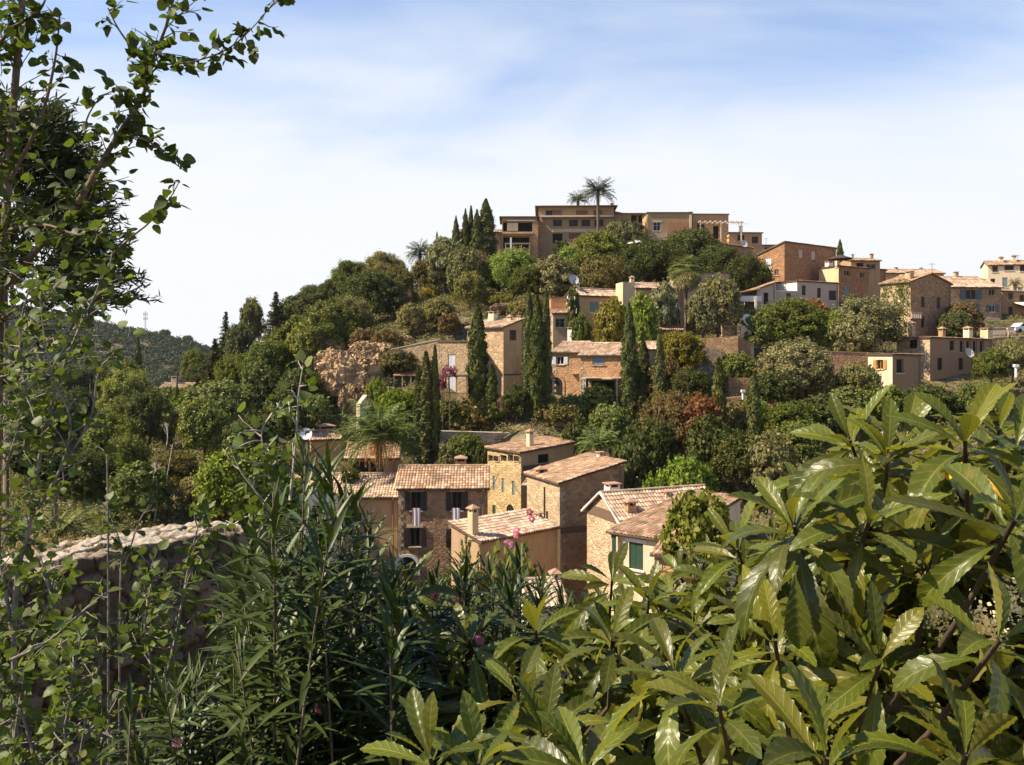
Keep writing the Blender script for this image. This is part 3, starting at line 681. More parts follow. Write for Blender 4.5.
        b.box((x - w / 2 + .14, y - d / 2 + .14, zt - .317), (x + w / 2 - .14, y + d / 2 - .14, zt - .2), 2)
        b.box((x - w / 2 - .1, y - d / 2 - .1, zt - .117), (x + w / 2 + .1, y + d / 2 + .1, zt - .05), 1)
        if style == 'tile':
            b.poly([(x - w / 2 - .1, y - d / 2 - .1, zt - .045), (x + w / 2 + .1, y - d / 2 - .1, zt - .045), (x, y, zt + .2)], 1); b.poly([(x + w / 2 + .1, y - d / 2 - .1, zt - .045), (x + w / 2 + .1, y + d / 2 + .1, zt - .045), (x, y, zt + .2)], 1)
            b.poly([(x + w / 2 + .1, y + d / 2 + .1, zt - .045), (x - w / 2 - .1, y + d / 2 + .1, zt - .045), (x, y, zt + .2)], 1); b.poly([(x - w / 2 - .1, y + d / 2 + .1, zt - .045), (x - w / 2 - .1, y - d / 2 - .1, zt - .045), (x, y, zt + .2)], 1)
        b.build('chimney', [m, simple('chimney_cap', (.38, .22, .14)), M_DARK], s.rf); return s
    def part(s, name, b, mat, label=None):
        o = b.build(name, mat, s.root)
        if label: o['label'] = label
        return o
    def facebox(s, name, face, px0, px1, py0, py1, proud, mat, label=None, into=0.0):
        u0, z1 = s.loc(face, px0, py0); u1, z0 = s.loc(face, px1, py1); u0, u1 = min(u0, u1), max(u0, u1); b = MB()
        s.fbox(b, face, u0, u1, min(z0, z1), max(z0, z1), -proud, into - .003 if into <= 0 else into); return s.part(name, b, mat, label)
    def arch(s, face, px, py, w, h, frame, fill=None, name='door', label=None):
        """round-headed opening: moulded surround with a recessed leaf"""
        u, z = s.loc(face, px, py); z0 = z - h / 2; r = w / 2; b = MB()
        inn = [(u - r, z0), (u - r, z0 + h - r)] + [(u - r * math.cos(t), z0 + h - r + r * math.sin(t)) for t in np.linspace(.25, math.pi - .25, 9)] + [(u + r, z0 + h - r), (u + r, z0)]
        ou = [(u + (a - u) * 1.28, z0 + (c - z0) * (1 + .14 * (i not in (0, len(inn) - 1)))) for i, (a, c) in enumerate(inn)]
        for i in range(len(inn) - 1):
            b.poly([s.fp(face, *ou[i], -.08), s.fp(face, *inn[i], -.08), s.fp(face, *inn[i + 1], -.08), s.fp(face, *ou[i + 1], -.08)])
            b.poly([s.fp(face, *ou[i], -.08), s.fp(face, *ou[i + 1], -.08), s.fp(face, *ou[i + 1], .0), s.fp(face, *ou[i], .0)])
            b.poly([s.fp(face, *inn[i], -.08), s.fp(face, *inn[i + 1], -.08), s.fp(face, *inn[i + 1], -.01), s.fp(face, *inn[i], -.01)])
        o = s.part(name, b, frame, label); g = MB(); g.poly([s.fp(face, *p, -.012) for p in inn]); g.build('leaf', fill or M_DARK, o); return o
OCH = stone('ochre_rubble', (0.46, 0.29, 0.155), (0.34, 0.20, 0.105), (0.42, 0.30, 0.19), scale=2.6)
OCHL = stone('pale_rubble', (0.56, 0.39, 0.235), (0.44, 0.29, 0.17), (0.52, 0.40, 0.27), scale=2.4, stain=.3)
PINK = stone('pinkish_rubble', (0.56, 0.38, 0.225), (0.42, 0.27, 0.155), (0.48, 0.35, 0.22), scale=2.4, stain=.3)
BRN = stone('brown_rubble', (0.44, 0.26, 0.135), (0.33, 0.19, 0.10), (0.37, 0.25, 0.15), scale=2.4, stain=.35)
BRK = stone('reddish_rubble', (0.41, 0.21, 0.10), (0.31, 0.155, 0.075), (0.35, 0.22, 0.13), scale=2.6, stain=.3)
GRYS = stone('grey_rubble', (0.33, 0.26, 0.2), (0.22, 0.17, 0.13), (0.2, 0.16, 0.12), scale=2.2)
YEL = stone('yellow_rubble', (0.58, 0.41, 0.20), (0.47, 0.31, 0.145), (0.52, 0.39, 0.23), scale=2.4, stain=.3)
ORNG = stone('orange_rubble', (0.50, 0.28, 0.14), (0.42, 0.22, 0.11), (0.46, 0.31, 0.19), scale=2.4, stain=.25)
CRM = plaster('cream_plaster', (0.66, 0.53, 0.37), 0.25); WHT = plaster('white_plaster', (0.74, 0.68, 0.60), 0.15); WPK = plaster('pale_pink_plaster', (0.50, 0.385, 0.31), 0.25)
PKP = plaster('pink_plaster', (0.52, 0.345, 0.18), 0.45); TRC = plaster('terracotta_plaster', (0.38, 0.19, 0.10), 0.35); BEI = plaster('beige_plaster', (0.42, 0.31, 0.20), 0.4)
BRP = plaster('brown_plaster', (0.38, 0.245, 0.135), 0.45); ORP = plaster('orange_plaster', (0.48, 0.24, 0.11), 0.3); YLP = plaster('sandy_plaster', (0.62, 0.47, 0.28), 0.3)
SHDP = plaster('shaded_front_plaster', (0.32, 0.20, 0.12), 0.4)  # darker than the sunlit side walls: shade painted into two house fronts
TRS = stone('terracotta_rubble', (0.42, 0.20, 0.10), (0.33, 0.155, 0.075), (0.36, 0.21, 0.13), scale=2.6, stain=.3)
DGY = paint('dark_grey_shutter', (0.10, 0.12, 0.125))
PKB = plaster('rosy_brown_plaster', (0.44, 0.29, 0.17), 0.5)
EDGE = simple('roof_edge', (0.14, 0.085, 0.055), .85); COPE = simple('coping_stone', (0.55, 0.45, 0.33), .85, nz=.25)
BLUE = paint('grey_blue_paint', (0.20, 0.26, 0.26)); ORS = paint('orange_wood', (0.50, 0.24, 0.06)); WHS = paint('white_shutter', (0.66, 0.66, 0.66)); DKS = paint('dark_shutter', (0.05, 0.035, 0.03)); GRN = paint('green_paint', (0.035, 0.075, 0.045)); REDW = paint('reddish_wood', (0.22, 0.08, 0.05))
CRS = paint('cream_shutter', (0.5, 0.42, 0.33))

# --- lower houses
h = House('brown stone house with dark shutters and two towels hanging from its upper windows', (398.4, 488, 70), 1.5, pxR=487.6, D=6.2, bot=610, wall=BRN, roof=('gx', 1.25), name='stone_house')
for px, py in ((416, 501), (457, 501)): h.win('R', px, py, 0.85, 1.5, 'shuttered', M_EAVE, DKS, lintel=CRM)
for px, py in ((415, 537), (457, 538)): h.win('R', px, py, 0.85, 1.5, 'shuttered', M_EAVE, DKS, lintel=CRM)
h.arch('R', 407, 566, 1.6, 1.5, WHT, name='arched_window', label='arched window with white surround')
h.finish(); h.chimney(461, 457, .75, .9, 'tile')
hb = MB(); hb.tube([(-.3, -.35, h.h - .05), (-.24, 3.7, h.h + 1.36)], .09, 5); h.part('verge_coping', hb, YLP)
HBROWN = h
h = House('low pale tiled roof house joined to the left of the brown house with towels', (322, 497, 71.5), 1.5, pxR=397.5, D=7.0, bot=610, wall=PKP, wallL=CRM, roof=('gx', 1.3), tile=M_TILEP)
h.win('R', 350, 520, .9, 1.2, 'shuttered', WHS, DKS); h.finish()
h = House('tall yellow stone tower house with slit windows and an open attic', (521, 452.5, 78), 36, pxR=578, pxL=487.6, bot=560, wall=PKP, wallL=YEL, roof=('x+', 0.55), over=.25)
for px, py in ((494, 483), (503, 485.5), (513.5, 488)): h.win('L', px, py, .42, 1.3, 'closed', GRN, BLUE, sill=False)
for px in (490.5, 496.5, 503.5, 511, 517): h.win('L', px, 458.5, .95, .62, 'open', YEL, sill=False)
h.win('L', 494, 511, .5, 1.1, 'closed', GRN, GRN, sill=False)
h.arch('L', 511, 511, 1.2, 1.2, YEL, name='arched_opening')
h.win('R', 543.5, 458.5, 1.25, .8, 'dark', M_IRON, sill=False)
h.facebox('ledge', 'R', 521, 577, 466, 467.5, .15, EDGE)
h.finish(); h.chimney(530, 430.5, .35, .5, 'tile', CRM)
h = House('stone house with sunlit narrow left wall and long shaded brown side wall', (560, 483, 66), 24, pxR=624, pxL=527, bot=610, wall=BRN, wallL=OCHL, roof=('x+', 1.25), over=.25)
for px, py in ((523, 515), (547, 517)): h.win('L', px, py, .35, .9, 'dark', M_IRON, sill=False)
h.facebox('drain_pipe', 'L', 544.5, 545.3, 487, 528, .08, M_IRON); h.facebox('string_course', 'R', 560, 606, 528, 529.5, .06, EDGE)
h.finish(); h.chimney(611, 451, .6, .45, 'stone', CRM); h.chimney(540.5, 470, .75, .6, 'tile', BRN)
b = MB(); tl = P(521, 486, 72); slab(b, tl, Vector((1.6, -.5, 0)), Vector((.5, 1.2, .5)), .08, 1); tile_patch(b, tl + Vector((0, 0, .02)), Vector((1.6, -.5, 0)), Vector((.5, 1.2, .5)))
h_tl = 0; inv = (Matrix.Translation(h.base) @ Matrix.Rotation(h.th, 4, 'Z')).inverted(); b.v = [tuple(inv @ Vector(q)) for q in b.v]
h.part('canopy', b, [M_TILE, M_EAVE])
h = House('plastered house with shallow mottled tile roof just below the tower house', (480, 541, 57), 42, pxR=556, D=3.0, bot=610, wall=PKB, wallL=PKB, roof=('x+', 0.2), tile=M_TILEP)
h.roof = ('y+', .7); h.finish(); h.chimney(473, 507, .3, .5, 'tile', YLP); h.chimney(548, 513, .55, .4, 'stone', CRM)
b = MB(); u, z = h.W, h.h; b.box((u + .003, -.15, -1), (u + .28, .5, z - .1)); h.part('quoin_wall', b, YLP)
h = House('gabled cream stone house with pale barge boards and a long barrel tile roof', (620, 519, 56), 22, pxR=722, pxL=587, bot=625, wall=PINK, wallL=OCHL, roof=('gx', 1.25), tile=M_TILEP, over=.3)
b = MB(); b.tube([(-.22, -.35, h.h - .3), (-.22, h.D / 2, h.h + 1.36), (-.22, h.D + .35, h.h - .3)], .10, 5); h.part('barge_board', b, WHT)
h.facebox('joint_line', 'L', 588, 618, 513, 513.8, .03, EDGE)
h.finish(); h.chimney(630, 500, .12, .6, 'tile', BRN); h.chimney(667, 493, .35, .4, 'stone', CRM); h.chimney(612, 482, .75, .8, 'stone', WHT)
h = House('nearest tiled house with dark green door and white framed green window', (611, 531, 50), -38, pxR=668, D=9.5, bot=612, wall=CRM, roof=('y+', 1.0))
h.win('R', 614.5, 550, .45, 2.4, 'closed', GRN, GRN, 'door', sill=False); h.win('R', 636, 556, .9, 1.5, 'closed', WHS, GRN, lintel=WHT)
h.facebox('pillar', 'R', 618.5, 620, 536, 606, .25, CRM); h.facebox('fascia', 'R', 612, 667, 534, 536.5, .2, EDGE); h.finish()
h = House('low red tiled lean-to in front of the green shuttered house', (655, 553, 45.5), -30, pxR=682, D=2.0, bot=610, wall=ORNG, roof=('y+', .5)); h.finish()
h = House('small low building with pale curved tile roof half hidden behind loquat leaves', (529, 606, 44), 10, pxR=566, D=4, bot=650, wall=CRM, wallL=CRM, roof=('gx', .7), tile=M_TILEP); h.finish(); h.chimney(556, 572, .5, .45, 'tile', WHT)
# left, behind the palm
h = House('small pink house with terracotta roof and boxy chimney among trees', (311, 440, 84), 28, pxR=342, pxL=300, bot=470, wall=PKP, wallL=ORNG, roof=('gx', .55)); h.finish(); h.chimney(326, 425, .55, 1.6, 'tile', ORNG, d=1.0)
h = House('house with orange tile roof in the shade directly behind the drooping palm', (346, 458, 80), 4, pxR=398, D=5.0, bot=480, wall=BRP, roof=('gx', 1.0)); h.win('R', 377, 467, 1.2, 1.0, 'open'); h.win('R', 362, 467, 1.2, 1.0, 'open'); h.finish()
h = House('house with broken pink and cream gable seen through the oleander', (302, 500, 66), 32, pxR=338, pxL=276, bot=560, wall=WHT, wallL=ORNG, roof=('gy', .9)); h.win('L', 288, 512, .8, 1.1, 'shuttered', ORS, ORS); h.win('R', 317, 512, .8, 1.1, 'dark', WHS); h.finish(); h.chimney(322, 482, .5, .8, 'stone', WHT)
# --- middle of the hill
h = House('pale stone house with peaked roof edge beside the tall dark cypress', (503.5, 327, 97), 52, pxR=524, pxL=467.5, bot=390, wall=PKP, wallL=PINK, roof=('y-', -.7), over=.3, tile=M_TILEP)
h.roof = ('x-', -1.1); h.roof = ('x+', 1.0)
h.win('R', 513, 335, 1.25, 1.1, 'closed', M_EAVE, DKS); h.win('R', 517, 364, .8, 1.6, 'closed', BRP, PKP); h.win('L', 493, 372, .6, 1.0, 'dark'); h.facebox('string_course', 'R', 504, 524, 374, 374.8, .08, EDGE)
h.finish(); h.chimney(493, 311, .75, .8, 'stone', CRM); h.chimney(510, 316, .25, .45, 'tile', CRM); h.chimney(521.5, 318, .1, .5, 'stone', CRM)
h = House('lower stone wing with white shuttered doors and a bougainvillea pergola', (438, 342, 98), -22, pxR=468.5, D=6, bot=392, wall=PINK, roof=('flat', EDGE, .1), name='house_wing')
h.win('R', 451.6, 362, .9, 1.7, 'closed', WHS, WHS, sill=False); h.win('R', 452.5, 383, 1.05, 2.2, 'closed', WHS, WHS, 'door', sill=False)
h.finish()
h = House('orange stone cottage with white shuttered window over an arched doorway', (552.5, 352, 98), -22, pxR=579, D=8, bot=400, wall=ORNG, wallL=PINK, roof=('gx', 1.05), tile=M_TILEP)
h.win('R', 560, 360.5, .9, .9, 'shuttered', WHS, WHS); h.arch('R', 556, 388, 1.6, 2.4, ORNG, label='dark arched doorway'); h.facebox('bracket_shelf', 'R', 572, 579, 373, 374, .5, PINK)
h.finish(); h.chimney(559.6, 327, .75, .55, 'stone', WHT)
h = House('orange stone cottage with blue window above a long slab awning and white door', (579.5, 355, 95.5), -21, pxR=623, D=7, bot=400, wall=ORNG, wallL=PINK, roof=('gx', 1.2), tile=M_TILEP)
h.win('R', 598.6, 360.5, 1.35, .95, 'closed', WHT, paint('blue_paint', (.20, .26, .34))); h.win('R', 585.5, 389, .75, 2.5, 'halfclosed', WHS, WHS, 'door', sill=False); h.win('R', 603, 390, 2.6, 2.0, 'open', BRP, name='opening', sill=False)
u0, z0 = h.loc('R', 586, 378.5); b = MB(); b.box((u0, -1.7, z0), (h.W, -.003, z0 + .14)); b.box((u0 + .1, -1.65, 0), (u0 + .22, -1.53, z0 - .003)); b.box((h.W - .3, -1.65, 0), (h.W - .18, -1.53, z0 - .003)); h.part('slab_awning', b, COPE)
h.finish()
h = House('small stone shed with pale tile roof between two cypresses', (646, 349, 97), 10, pxR=661, D=3.5, bot=365, wall=BEI, roof=('gx', .7), tile=M_TILEP, name='shed', cat='shed'); h.finish()
h = House('long stone house with white gable end under the round satellite dish', (577, 294.5, 112), 30, pxR=636, pxL=566, bot=338, wall=PKP, wallL=WHT, roof=('gx', .8), tile=M_TILEP)
h.win('R', 594, 307, 1.3, 1.3, 'closed', BLUE, BLUE); h.win('R', 626, 307, 1.6, 1.5, 'closed', BLUE, BLUE); h.win('R', 601, 324, 1.1, 1.8, 'dark', CRM); h.finish(); h.chimney(577, 283, .4, .5, 'tile', CRM)
h = House('small orange annex with brown tiled skirt roof left of the white gable', (553, 313.5, 110), 4, pxR=574, D=3.4, bot=338, wall=BEI, roof=('y+', .6)); h.win('R', 560, 323, 1.2, 1.1, 'dark', BLUE); h.finish()
h = House('upper orange wall block with flat top left of the white gable', (551, 298, 114), 2, pxR=567, D=3, bot=318, wall=ORP, roof=('flat', EDGE, .08)); h.finish()
h = House('beige two storey house with a yellow parapet and an arched door', (636, 288, 113), 12, pxR=684, D=5.2, bot=336, wall=PKP, wallL=YLP, roof=('gx', .75), tile=M_TILEP)
h.win('R', 657.5, 296.5, 1.1, 1.0, 'dark', WPK, lintel=None); h.win('R', 659, 316, 1.1, 1.5, 'halfclosed', BLUE, BLUE); h.arch('R', 675.5, 318, 1.4, 2.6, CRM, name='door', label='dark arched door')
b = MB(); b.box((-1.7, .2, h.h - 2.4), (-.02, 3.0, h.h + .75)); h.part('parapet_wall', b, YLP)
h.finish(); h.chimney(626, 277, .35, .5, 'tile', CRM)
h = House('plain beige block with one window behind the fan palm', (684, 273, 122), 8, pxR=729, pxL=670, bot=300, wall=BEI, wallL=WHT, roof=('flat', EDGE, .12)); h.win('R', 714.7, 281, 1.3, 1.2, 'dark', M_EAVE); h.win('R', 697, 281, 1.1, 1.0, 'dark', M_EAVE); h.finish()
# --- hilltop
h = House('big hilltop villa with a projecting slab and a row of dark windows', (538.5, 207, 152), -2, pxR=614, D=11, bot=262, wall=BRP, wallL=PINK, roof=('flat', EDGE, .6), found=5, name='villa')
for px, wd in ((549.5, 1.3), (557, 1.6), (581.8, 2.0), (598, 1.5)): h.win('R', px, 213, wd, .95, 'closed' if px != 549.5 else 'dark', M_EAVE, REDW, sill=False)
for px in (557.6, 573.5, 585.8, 599): h.win('R', px, 223, 1.55, 1.15, 'dark', M_EAVE, sill=False)
h.win('R', 557.5, 238.5, 1.9, 1.9, 'open', CRM, sill=False); h.win('R', 575, 236, 2.1, 1.1, 'closed', CRM, REDW); h.win('R', 588, 235.5, 1.8, 1.0, 'closed', CRM, REDW)
h.facebox('floor_slab', 'R', 540, 613.5, 216, 217.4, .8, COPE); h.facebox('pale_band', 'R', 552, 612, 229, 232, .05, YLP)
h.facebox('corner_pier', 'R', 534, 543, 218, 262, .12, ORNG)
h.finish()
h = House('left terrace wing of the hilltop villa with a shaded loggia and balcony', (502, 217.5, 149), 0, pxR=537, D=8, bot=262, wall=BRP, wallL=PINK, roof=('flat', EDGE, .45), found=5, name='villa_wing')
h.win('R', 517, 227, 5.1, 1.9, 'open', CRM, name='loggia', sill=False, inset=1.2); h.win('R', 515, 242, 4.6, 2.0, 'open', CRM, name='loggia', sill=False, inset=1.2); h.facebox('balcony', 'R', 502, 533, 232.5, 234.5, 1.1, PINK); h.facebox('cornice', 'R', 507, 535, 220.3, 221.2, .3, WHT); h.facebox('pier', 'R', 532.5, 538, 221.5, 260, .25, ORNG)
h.facebox('side_panel', 'R', 507, 518, 222.5, 230.5, -.35, CRM, into=.6)
h.finish()
h = House('small pale block with low tiled roof seen behind the leftmost cypresses', (459, 232, 158), 3, pxR=502, D=5, bot=262, wall=BEI, wallL=WHT, roof=('gx', .7), tile=M_TILEP, found=4); h.win('R', 462, 245, .9, 1.5, 'closed', WHT, CRS); h.finish()
h = House('low block joining the villa to the white framed house, dark arcade below its roof', (614.5, 214, 156), 0, pxR=648, D=7, bot=258, wall=BRP, roof=('flat', EDGE, .3), found=5)
for px in (634, 641): h.win('R', px, 219, 1.1, 1.5, 'open', BEI, sill=False, name='archway')
h.win('R', 619.5, 222, .5, 1.3, 'closed', CRM, CRS, sill=False); h.finish(); 
h = House('low gabled attic rising behind the right end of the hilltop villa', (612, 211.5, 162), 0, pxR=627, D=4, bot=235, wall=BRP, roof=('x-', .5), name='attic_house', found=3); h.finish(); h.chimney(604, 203, .3, .5, 'stone', PINK)
h = House('flat roofed hilltop house with a white framed square window', (647.5, 213, 150), 0, pxR=692, D=9, bot=258, wall=BRP, wallL=PKP, roof=('flat', EDGE, .15), found=5)
h.win('R', 657, 226.5, 1.25, 1.5, 'dark', WHS, lintel=CRM); h.facebox('pilaster', 'R', 689.5, 691.6, 215, 232, .2, CRM); h.facebox('lower_panel', 'R', 647.5, 667, 233, 241, .25, PINK); h.facebox('recess_shade_panel', 'R', 668, 688, 222, 234, .06, TRC); h.finish()  # the raised terracotta panel paints the slightly darker shade of a recess
h = House('hilltop house with a timber pergola throwing slanting shadows on its doors', (692.5, 214.5, 151), 2, pxR=728.5, D=8, bot=258, wall=BRP, roof=('flat', EDGE, .15), found=5)
h.win('R', 700.6, 230, 1.3, 1.9, 'open', REDW, name='door', sill=False); h.win('R', 716, 232.5, 1.0, 2.3, 'open', REDW, name='door', sill=False)
b = MB(); u0, zt = h.loc('R', 697, 223.5); u1 = h.W + 1.5
for i in range(9): uu = u0 + (u1 - u0) * i / 8; b.box((uu - .06, -2.6, zt), (uu + .06, -.003, zt + .14))
b.box((u0 - .3, -2.5, zt - .17), (u1 + .4, -2.36, zt - .003)); 
for uu in (u0, (u0 + u1) / 2, u1): b.box((uu - .08, -2.5, zt - 3.4), (uu + .08, -2.36, zt - .173))
h.part('pergola', b, CRM); h.finish()
h = House('stepped brown house at the right end of the hilltop', (729, 233, 150), 3, pxR=762, D=8, bot=262, wall=BRP, wallL=PKP, roof=('flat', EDGE, .2), found=5)
h.win('R', 741, 238, 1.2, 1.0, 'dark', M_EAVE); h.win('R', 755, 240, 1.1, 1.2, 'dark', M_EAVE); h.finish(); h.chimney(741, 226, .2, .4, 'stone', PINK)
h = House('lean-to with sloping edge below the stepped hilltop house', (719, 243.5, 145), 6, pxR=752, D=5, bot=268, wall=BRP, roof=('x-', .7), found=4, tile=M_TILE); h.win('R', 728, 252, 2.0, 1.6, 'open', BRP, name='opening', sill=False); h.finish()
h = House('small distant brown house on the skyline between hilltop and red gable house', (762, 245.5, 160), 0, pxR=777, D=5, bot=265, wall=BRP, wallL=PKP, roof=('flat', EDGE, .2), found=4); h.win('R', 767, 250, .9, .9, 'dark', M_EAVE); h.finish()
# --- right side of the hill
h = House('tall red stone house with high sloping roof and a sunlit side', (784.5, 242, 140), 38, pxR=836, pxL=758, bot=290, wall=BRK, wallL=BRK, roof=('y-', 1.6), over=.3, found=4)
h.win('R', 801, 254, 1.1, 1.4, 'closed', M_EAVE, CRS); h.win('R', 813.5, 255.5, 1.2, 1.4, 'closed', M_EAVE, CRS)
h.win('L', 768, 264.5, 1.2, 2.1, 'closed', WHT, WHS, sill=False); h.win('L', 776.5, 272.5, .8, 1.0, 'dark', WHT); h.finish()
h = House('white rendered house with a bright blank side and three upper windows', (797, 281, 130), 26, pxR=838.5, pxL=770, bot=320, wall=WPK, wallL=WHT, roof=('gx', .35), over=.25, found=4)  # front render is white as well; duller pinkish plaster paints its shade
h.roof = ('x-', .1); 
for px, py in ((803.8, 290.5), (819, 293)): h.win('R', px, py, .75, 1.5, 'closed', DKS, DKS)
h.win('R', 832.5, 295.5, 1.5, 1.5, 'closed', DKS, DKS); h.win('R', 824.5, 314, .8, 1.4, 'dark', M_EAVE); h.win('R', 832, 313, .8, 1.0, 'dark', M_EAVE); h.finish()
h = House('low pink wing with a white porch left of the white house', (757, 289, 127), 12, pxR=776, D=4, bot=320, wall=WPK, wallL=WPK, roof=('x+', 1.0), found=3, name='porch_house')
h.win('R', 766, 298.5, .75, 1.7, 'open', DKS, name='door', sill=False); h.win('R', 764, 309, .7, .6, 'open'); h.win('R', 770, 309.5, .7, .6, 'open'); h.finish()
b = MB(); 
def lean(b, A, U, V): slab(b, A, U, V, .1, 1); tile_patch(b, A + Vector((0, 0, .03)), U, V)
lean(b, P(733, 294, 126), Vector((.1, 4.5, 0)), Vector((3.9, 0, .75))); b.box(tuple(P(738, 299, 126.2) + Vector((0, 0, -.35))), tuple(P(756, 297, 129)), 2); b.box(tuple(P(755, 320, 126)), tuple(P(756.5, 296, 126.3)), 2)
o = b.build('tiled_porch', [M_TILE, M_EAVE, WHT]); tag(o, 'tiled porch with white beam and post at the left end of the pink wing', 'porch')
h = House('beige connecting wall with one dark arched window under the bright white box', (774, 291.5, 129), 8, pxR=798, D=2.5, bot=320, wall=WPK, roof=('flat', WHT, .05), found=3); h.win('R', 788.6, 297.5, .75, 1.3, 'dark', WPK); h.finish()
h = House('white balustraded terrace under a tilted tile roof by the red gable house', (739, 283, 133), 10, pxR=769, D=5, bot=300, wall=CRM, roof=('x+', 1.2), found=3); h.win('R', 746, 286, 1.5, 1.1, 'open', WHT); h.win('R', 757, 284.5, 1.8, 1.2, 'open', WHT); h.finish()
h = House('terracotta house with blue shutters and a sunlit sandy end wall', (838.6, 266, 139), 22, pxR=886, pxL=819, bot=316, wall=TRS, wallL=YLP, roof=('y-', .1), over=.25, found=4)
h.roof = ('x-', .35)
for px, w_ in ((847, 1.1), (863.5, 1.5), (873, 1.4)): h.win('R', px, 273 + (px - 847) * .12, w_, .9, 'dark', PKP, sill=False)
h.win('R', 847, 291.5, .95, 1.7, 'closed', PKP, BLUE, lintel=None); h.win('R', 870.5, 293, 1.2, 1.7, 'closed', PKP, BLUE); h.finish(); h.chimney(836, 259, .1, .5, 'stone', CRM); h.chimney(857, 262, .3, .9, 'stone', WHT); h.chimney(829, 261, .8, .9, 'stone', WHT)
h = House('small upper terrace house with pale tiled roof behind the terracotta house', (851, 260.5, 141), 6, pxR=880, D=5, bot=285, wall=BRP, wallL=BRP, roof=('gx', .5), tile=M_TILEP, found=4); h.win('R', 871, 266.5, 1.6, .8, 'dark', WPK); h.win('R', 860, 266, 1.2, 1.0, 'open'); h.finish(); h.chimney(877, 253.5, .5, .45, 'stone', PKP); h.chimney(852.5, 254, .5, .3, 'stone', PKP)
h = House('long low tiled house on the skyline left of the ivy house', (884, 273, 150), 4, pxR=944, D=6, bot=290, wall=PKP, wallL=PKP, roof=('gx', .8), tile=M_TILEP, found=4); h.finish(); h.chimney(896, 267, .5, .4, 'stone'); h.chimney(921, 267.5, .6, .4, 'stone')
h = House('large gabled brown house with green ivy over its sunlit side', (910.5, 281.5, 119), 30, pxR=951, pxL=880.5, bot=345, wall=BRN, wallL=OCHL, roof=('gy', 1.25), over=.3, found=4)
for px, py, w_, h_ in ((922.8, 302, .8, 1.5), (938.5, 303, .8, 1.6), (922.8, 322, .75, 1.5), (938.5, 324, .85, 1.7)): h.win('R', px, py, w_, h_, 'closed', BRP, DKS, sill=False)
u, z = h.loc('R', 911, 318); b = MB(); b.box((-.9, -.8, z - .12), (1.4, -.003, z)); 
for i in range(6): b.box((-.85 + i * .4, -.78, z + .003), (-.65 + i * .4, -.66, z + .7))
b.box((-.9, -.8, z + .703), (1.4, -.62, z + .8)); h.part('balcony', b, WPK)
h.finish(); h.chimney(909.5, 271, .25, .8, 'tile')
HIVY = h
h = House('sandy stone house with four chimneys and a satellite dish on its shaded front', (930, 337.5, 104), 31, pxR=992, pxL=896.5, bot=385, wall=SHDP, wallL=OCHL, roof=('x-', .2), over=.3, found=3)
h.win('L', 913, 344, 1.1, 1.1, 'dark', M_EAVE, sill=False)
h.win('R', 952, 345.5, .95, 1.2, 'dark', M_EAVE)
for px in (962, 968.5, 975, 982): h.win('R', px, 346.5, .9, 1.5, 'open', WPK, sill=False)
for px in (940, 961, 974): h.win('R', px, 364, 1.0, 1.5, 'dark', M_EAVE, sill=False)
h.finish(); h.chimney(909, 322.5, .55, .55, 'tile'); h.chimney(942, 328, .45, .6, 'tile', BRP); h.chimney(968, 327.5, .4, .8, 'tile', CRM); h.chimney(988, 327.5, .15, 1.0, 'stone', YLP)
h = House('small cream hut with orange shutters on a single window', (892.5, 354.5, 96), 33, pxR=921, pxL=868, bot=390, wall=SHDP, wallL=CRM, roof=('x-', .1), over=.25, found=3, name='cream_cottage')
h.win('L', 880, 364.5, .8, 1.05, 'shuttered', ORS, ORS); h.win('R', 900, 366, 1.3, 1.6, 'open', BRP); h.finish()
h = House('ochre three storey house with shuttered windows and a blue garage door', (951, 287, 134), 5, pxR=1001.5, D=8, bot=333, wall=OCH, wallL=OCHL, roof=('gx', 1.4), tile=M_TILEP, found=3)
h.win('R', 971, 294.5, 1.7, 1.5, 'shuttered', BRP, DGY); h.win('R', 992, 292.5, 1.0, 1.0, 'dark', BEI, lintel=None); h.win('R', 973, 308, 1.0, 1.3, 'shuttered', WHS, DGY); h.win('R', 992.5, 308.5, 1.0, 1.1, 'shuttered', WHS, DGY)
h.facebox('pale_panel', 'R', 981, 1000, 318, 333, .06, WPK); h.arch('R', 990, 325.5, 1.8, 2.0, WPK, BLUE, 'garage_door', 'blue arched garage door'); h.finish(); 
h = House('shaded brown house at the right edge with a white awning', (1002, 291, 138), 8, pxR=1050, D=8, bot=333, wall=BRN, roof=('x-', .3), found=3, tile=M_TILEP)
h.win('R', 1010.5, 296, .7, 1.0, 'dark', M_EAVE); h.win('R', 1010.5, 311, .7, 1.4, 'dark', M_EAVE); h.win('R', 1022, 298, .8, 1.0, 'dark', M_EAVE)
u0, z0 = h.loc('R', 1014, 306); b = MB(); slab(b, Vector((u0, -2.4, z0)), Vector((5, 0, 0)), Vector((0, 2.39, .6)), .1, 0); b.box((u0, -2.4, z0 - 2.4), (u0 + 5, -2.3, z0 - 1.5)); b.box((u0 + .05, -2.4, z0 - 1.497), (u0 + .15, -2.3, z0 - .12)); h.part('awning', b, WHT)
h.finish(); h.chimney(1018, 287, .4, .9, 'tile', WHT)
h = House('tall pale yellow house at the upper right edge with two capped chimneys', (988, 265, 148), -14, pxR=1040, D=4, bot=300, wall=CRM, wallL=CRM, roof=('gx', .7), tile=M_TILE, over=.35, found=3)
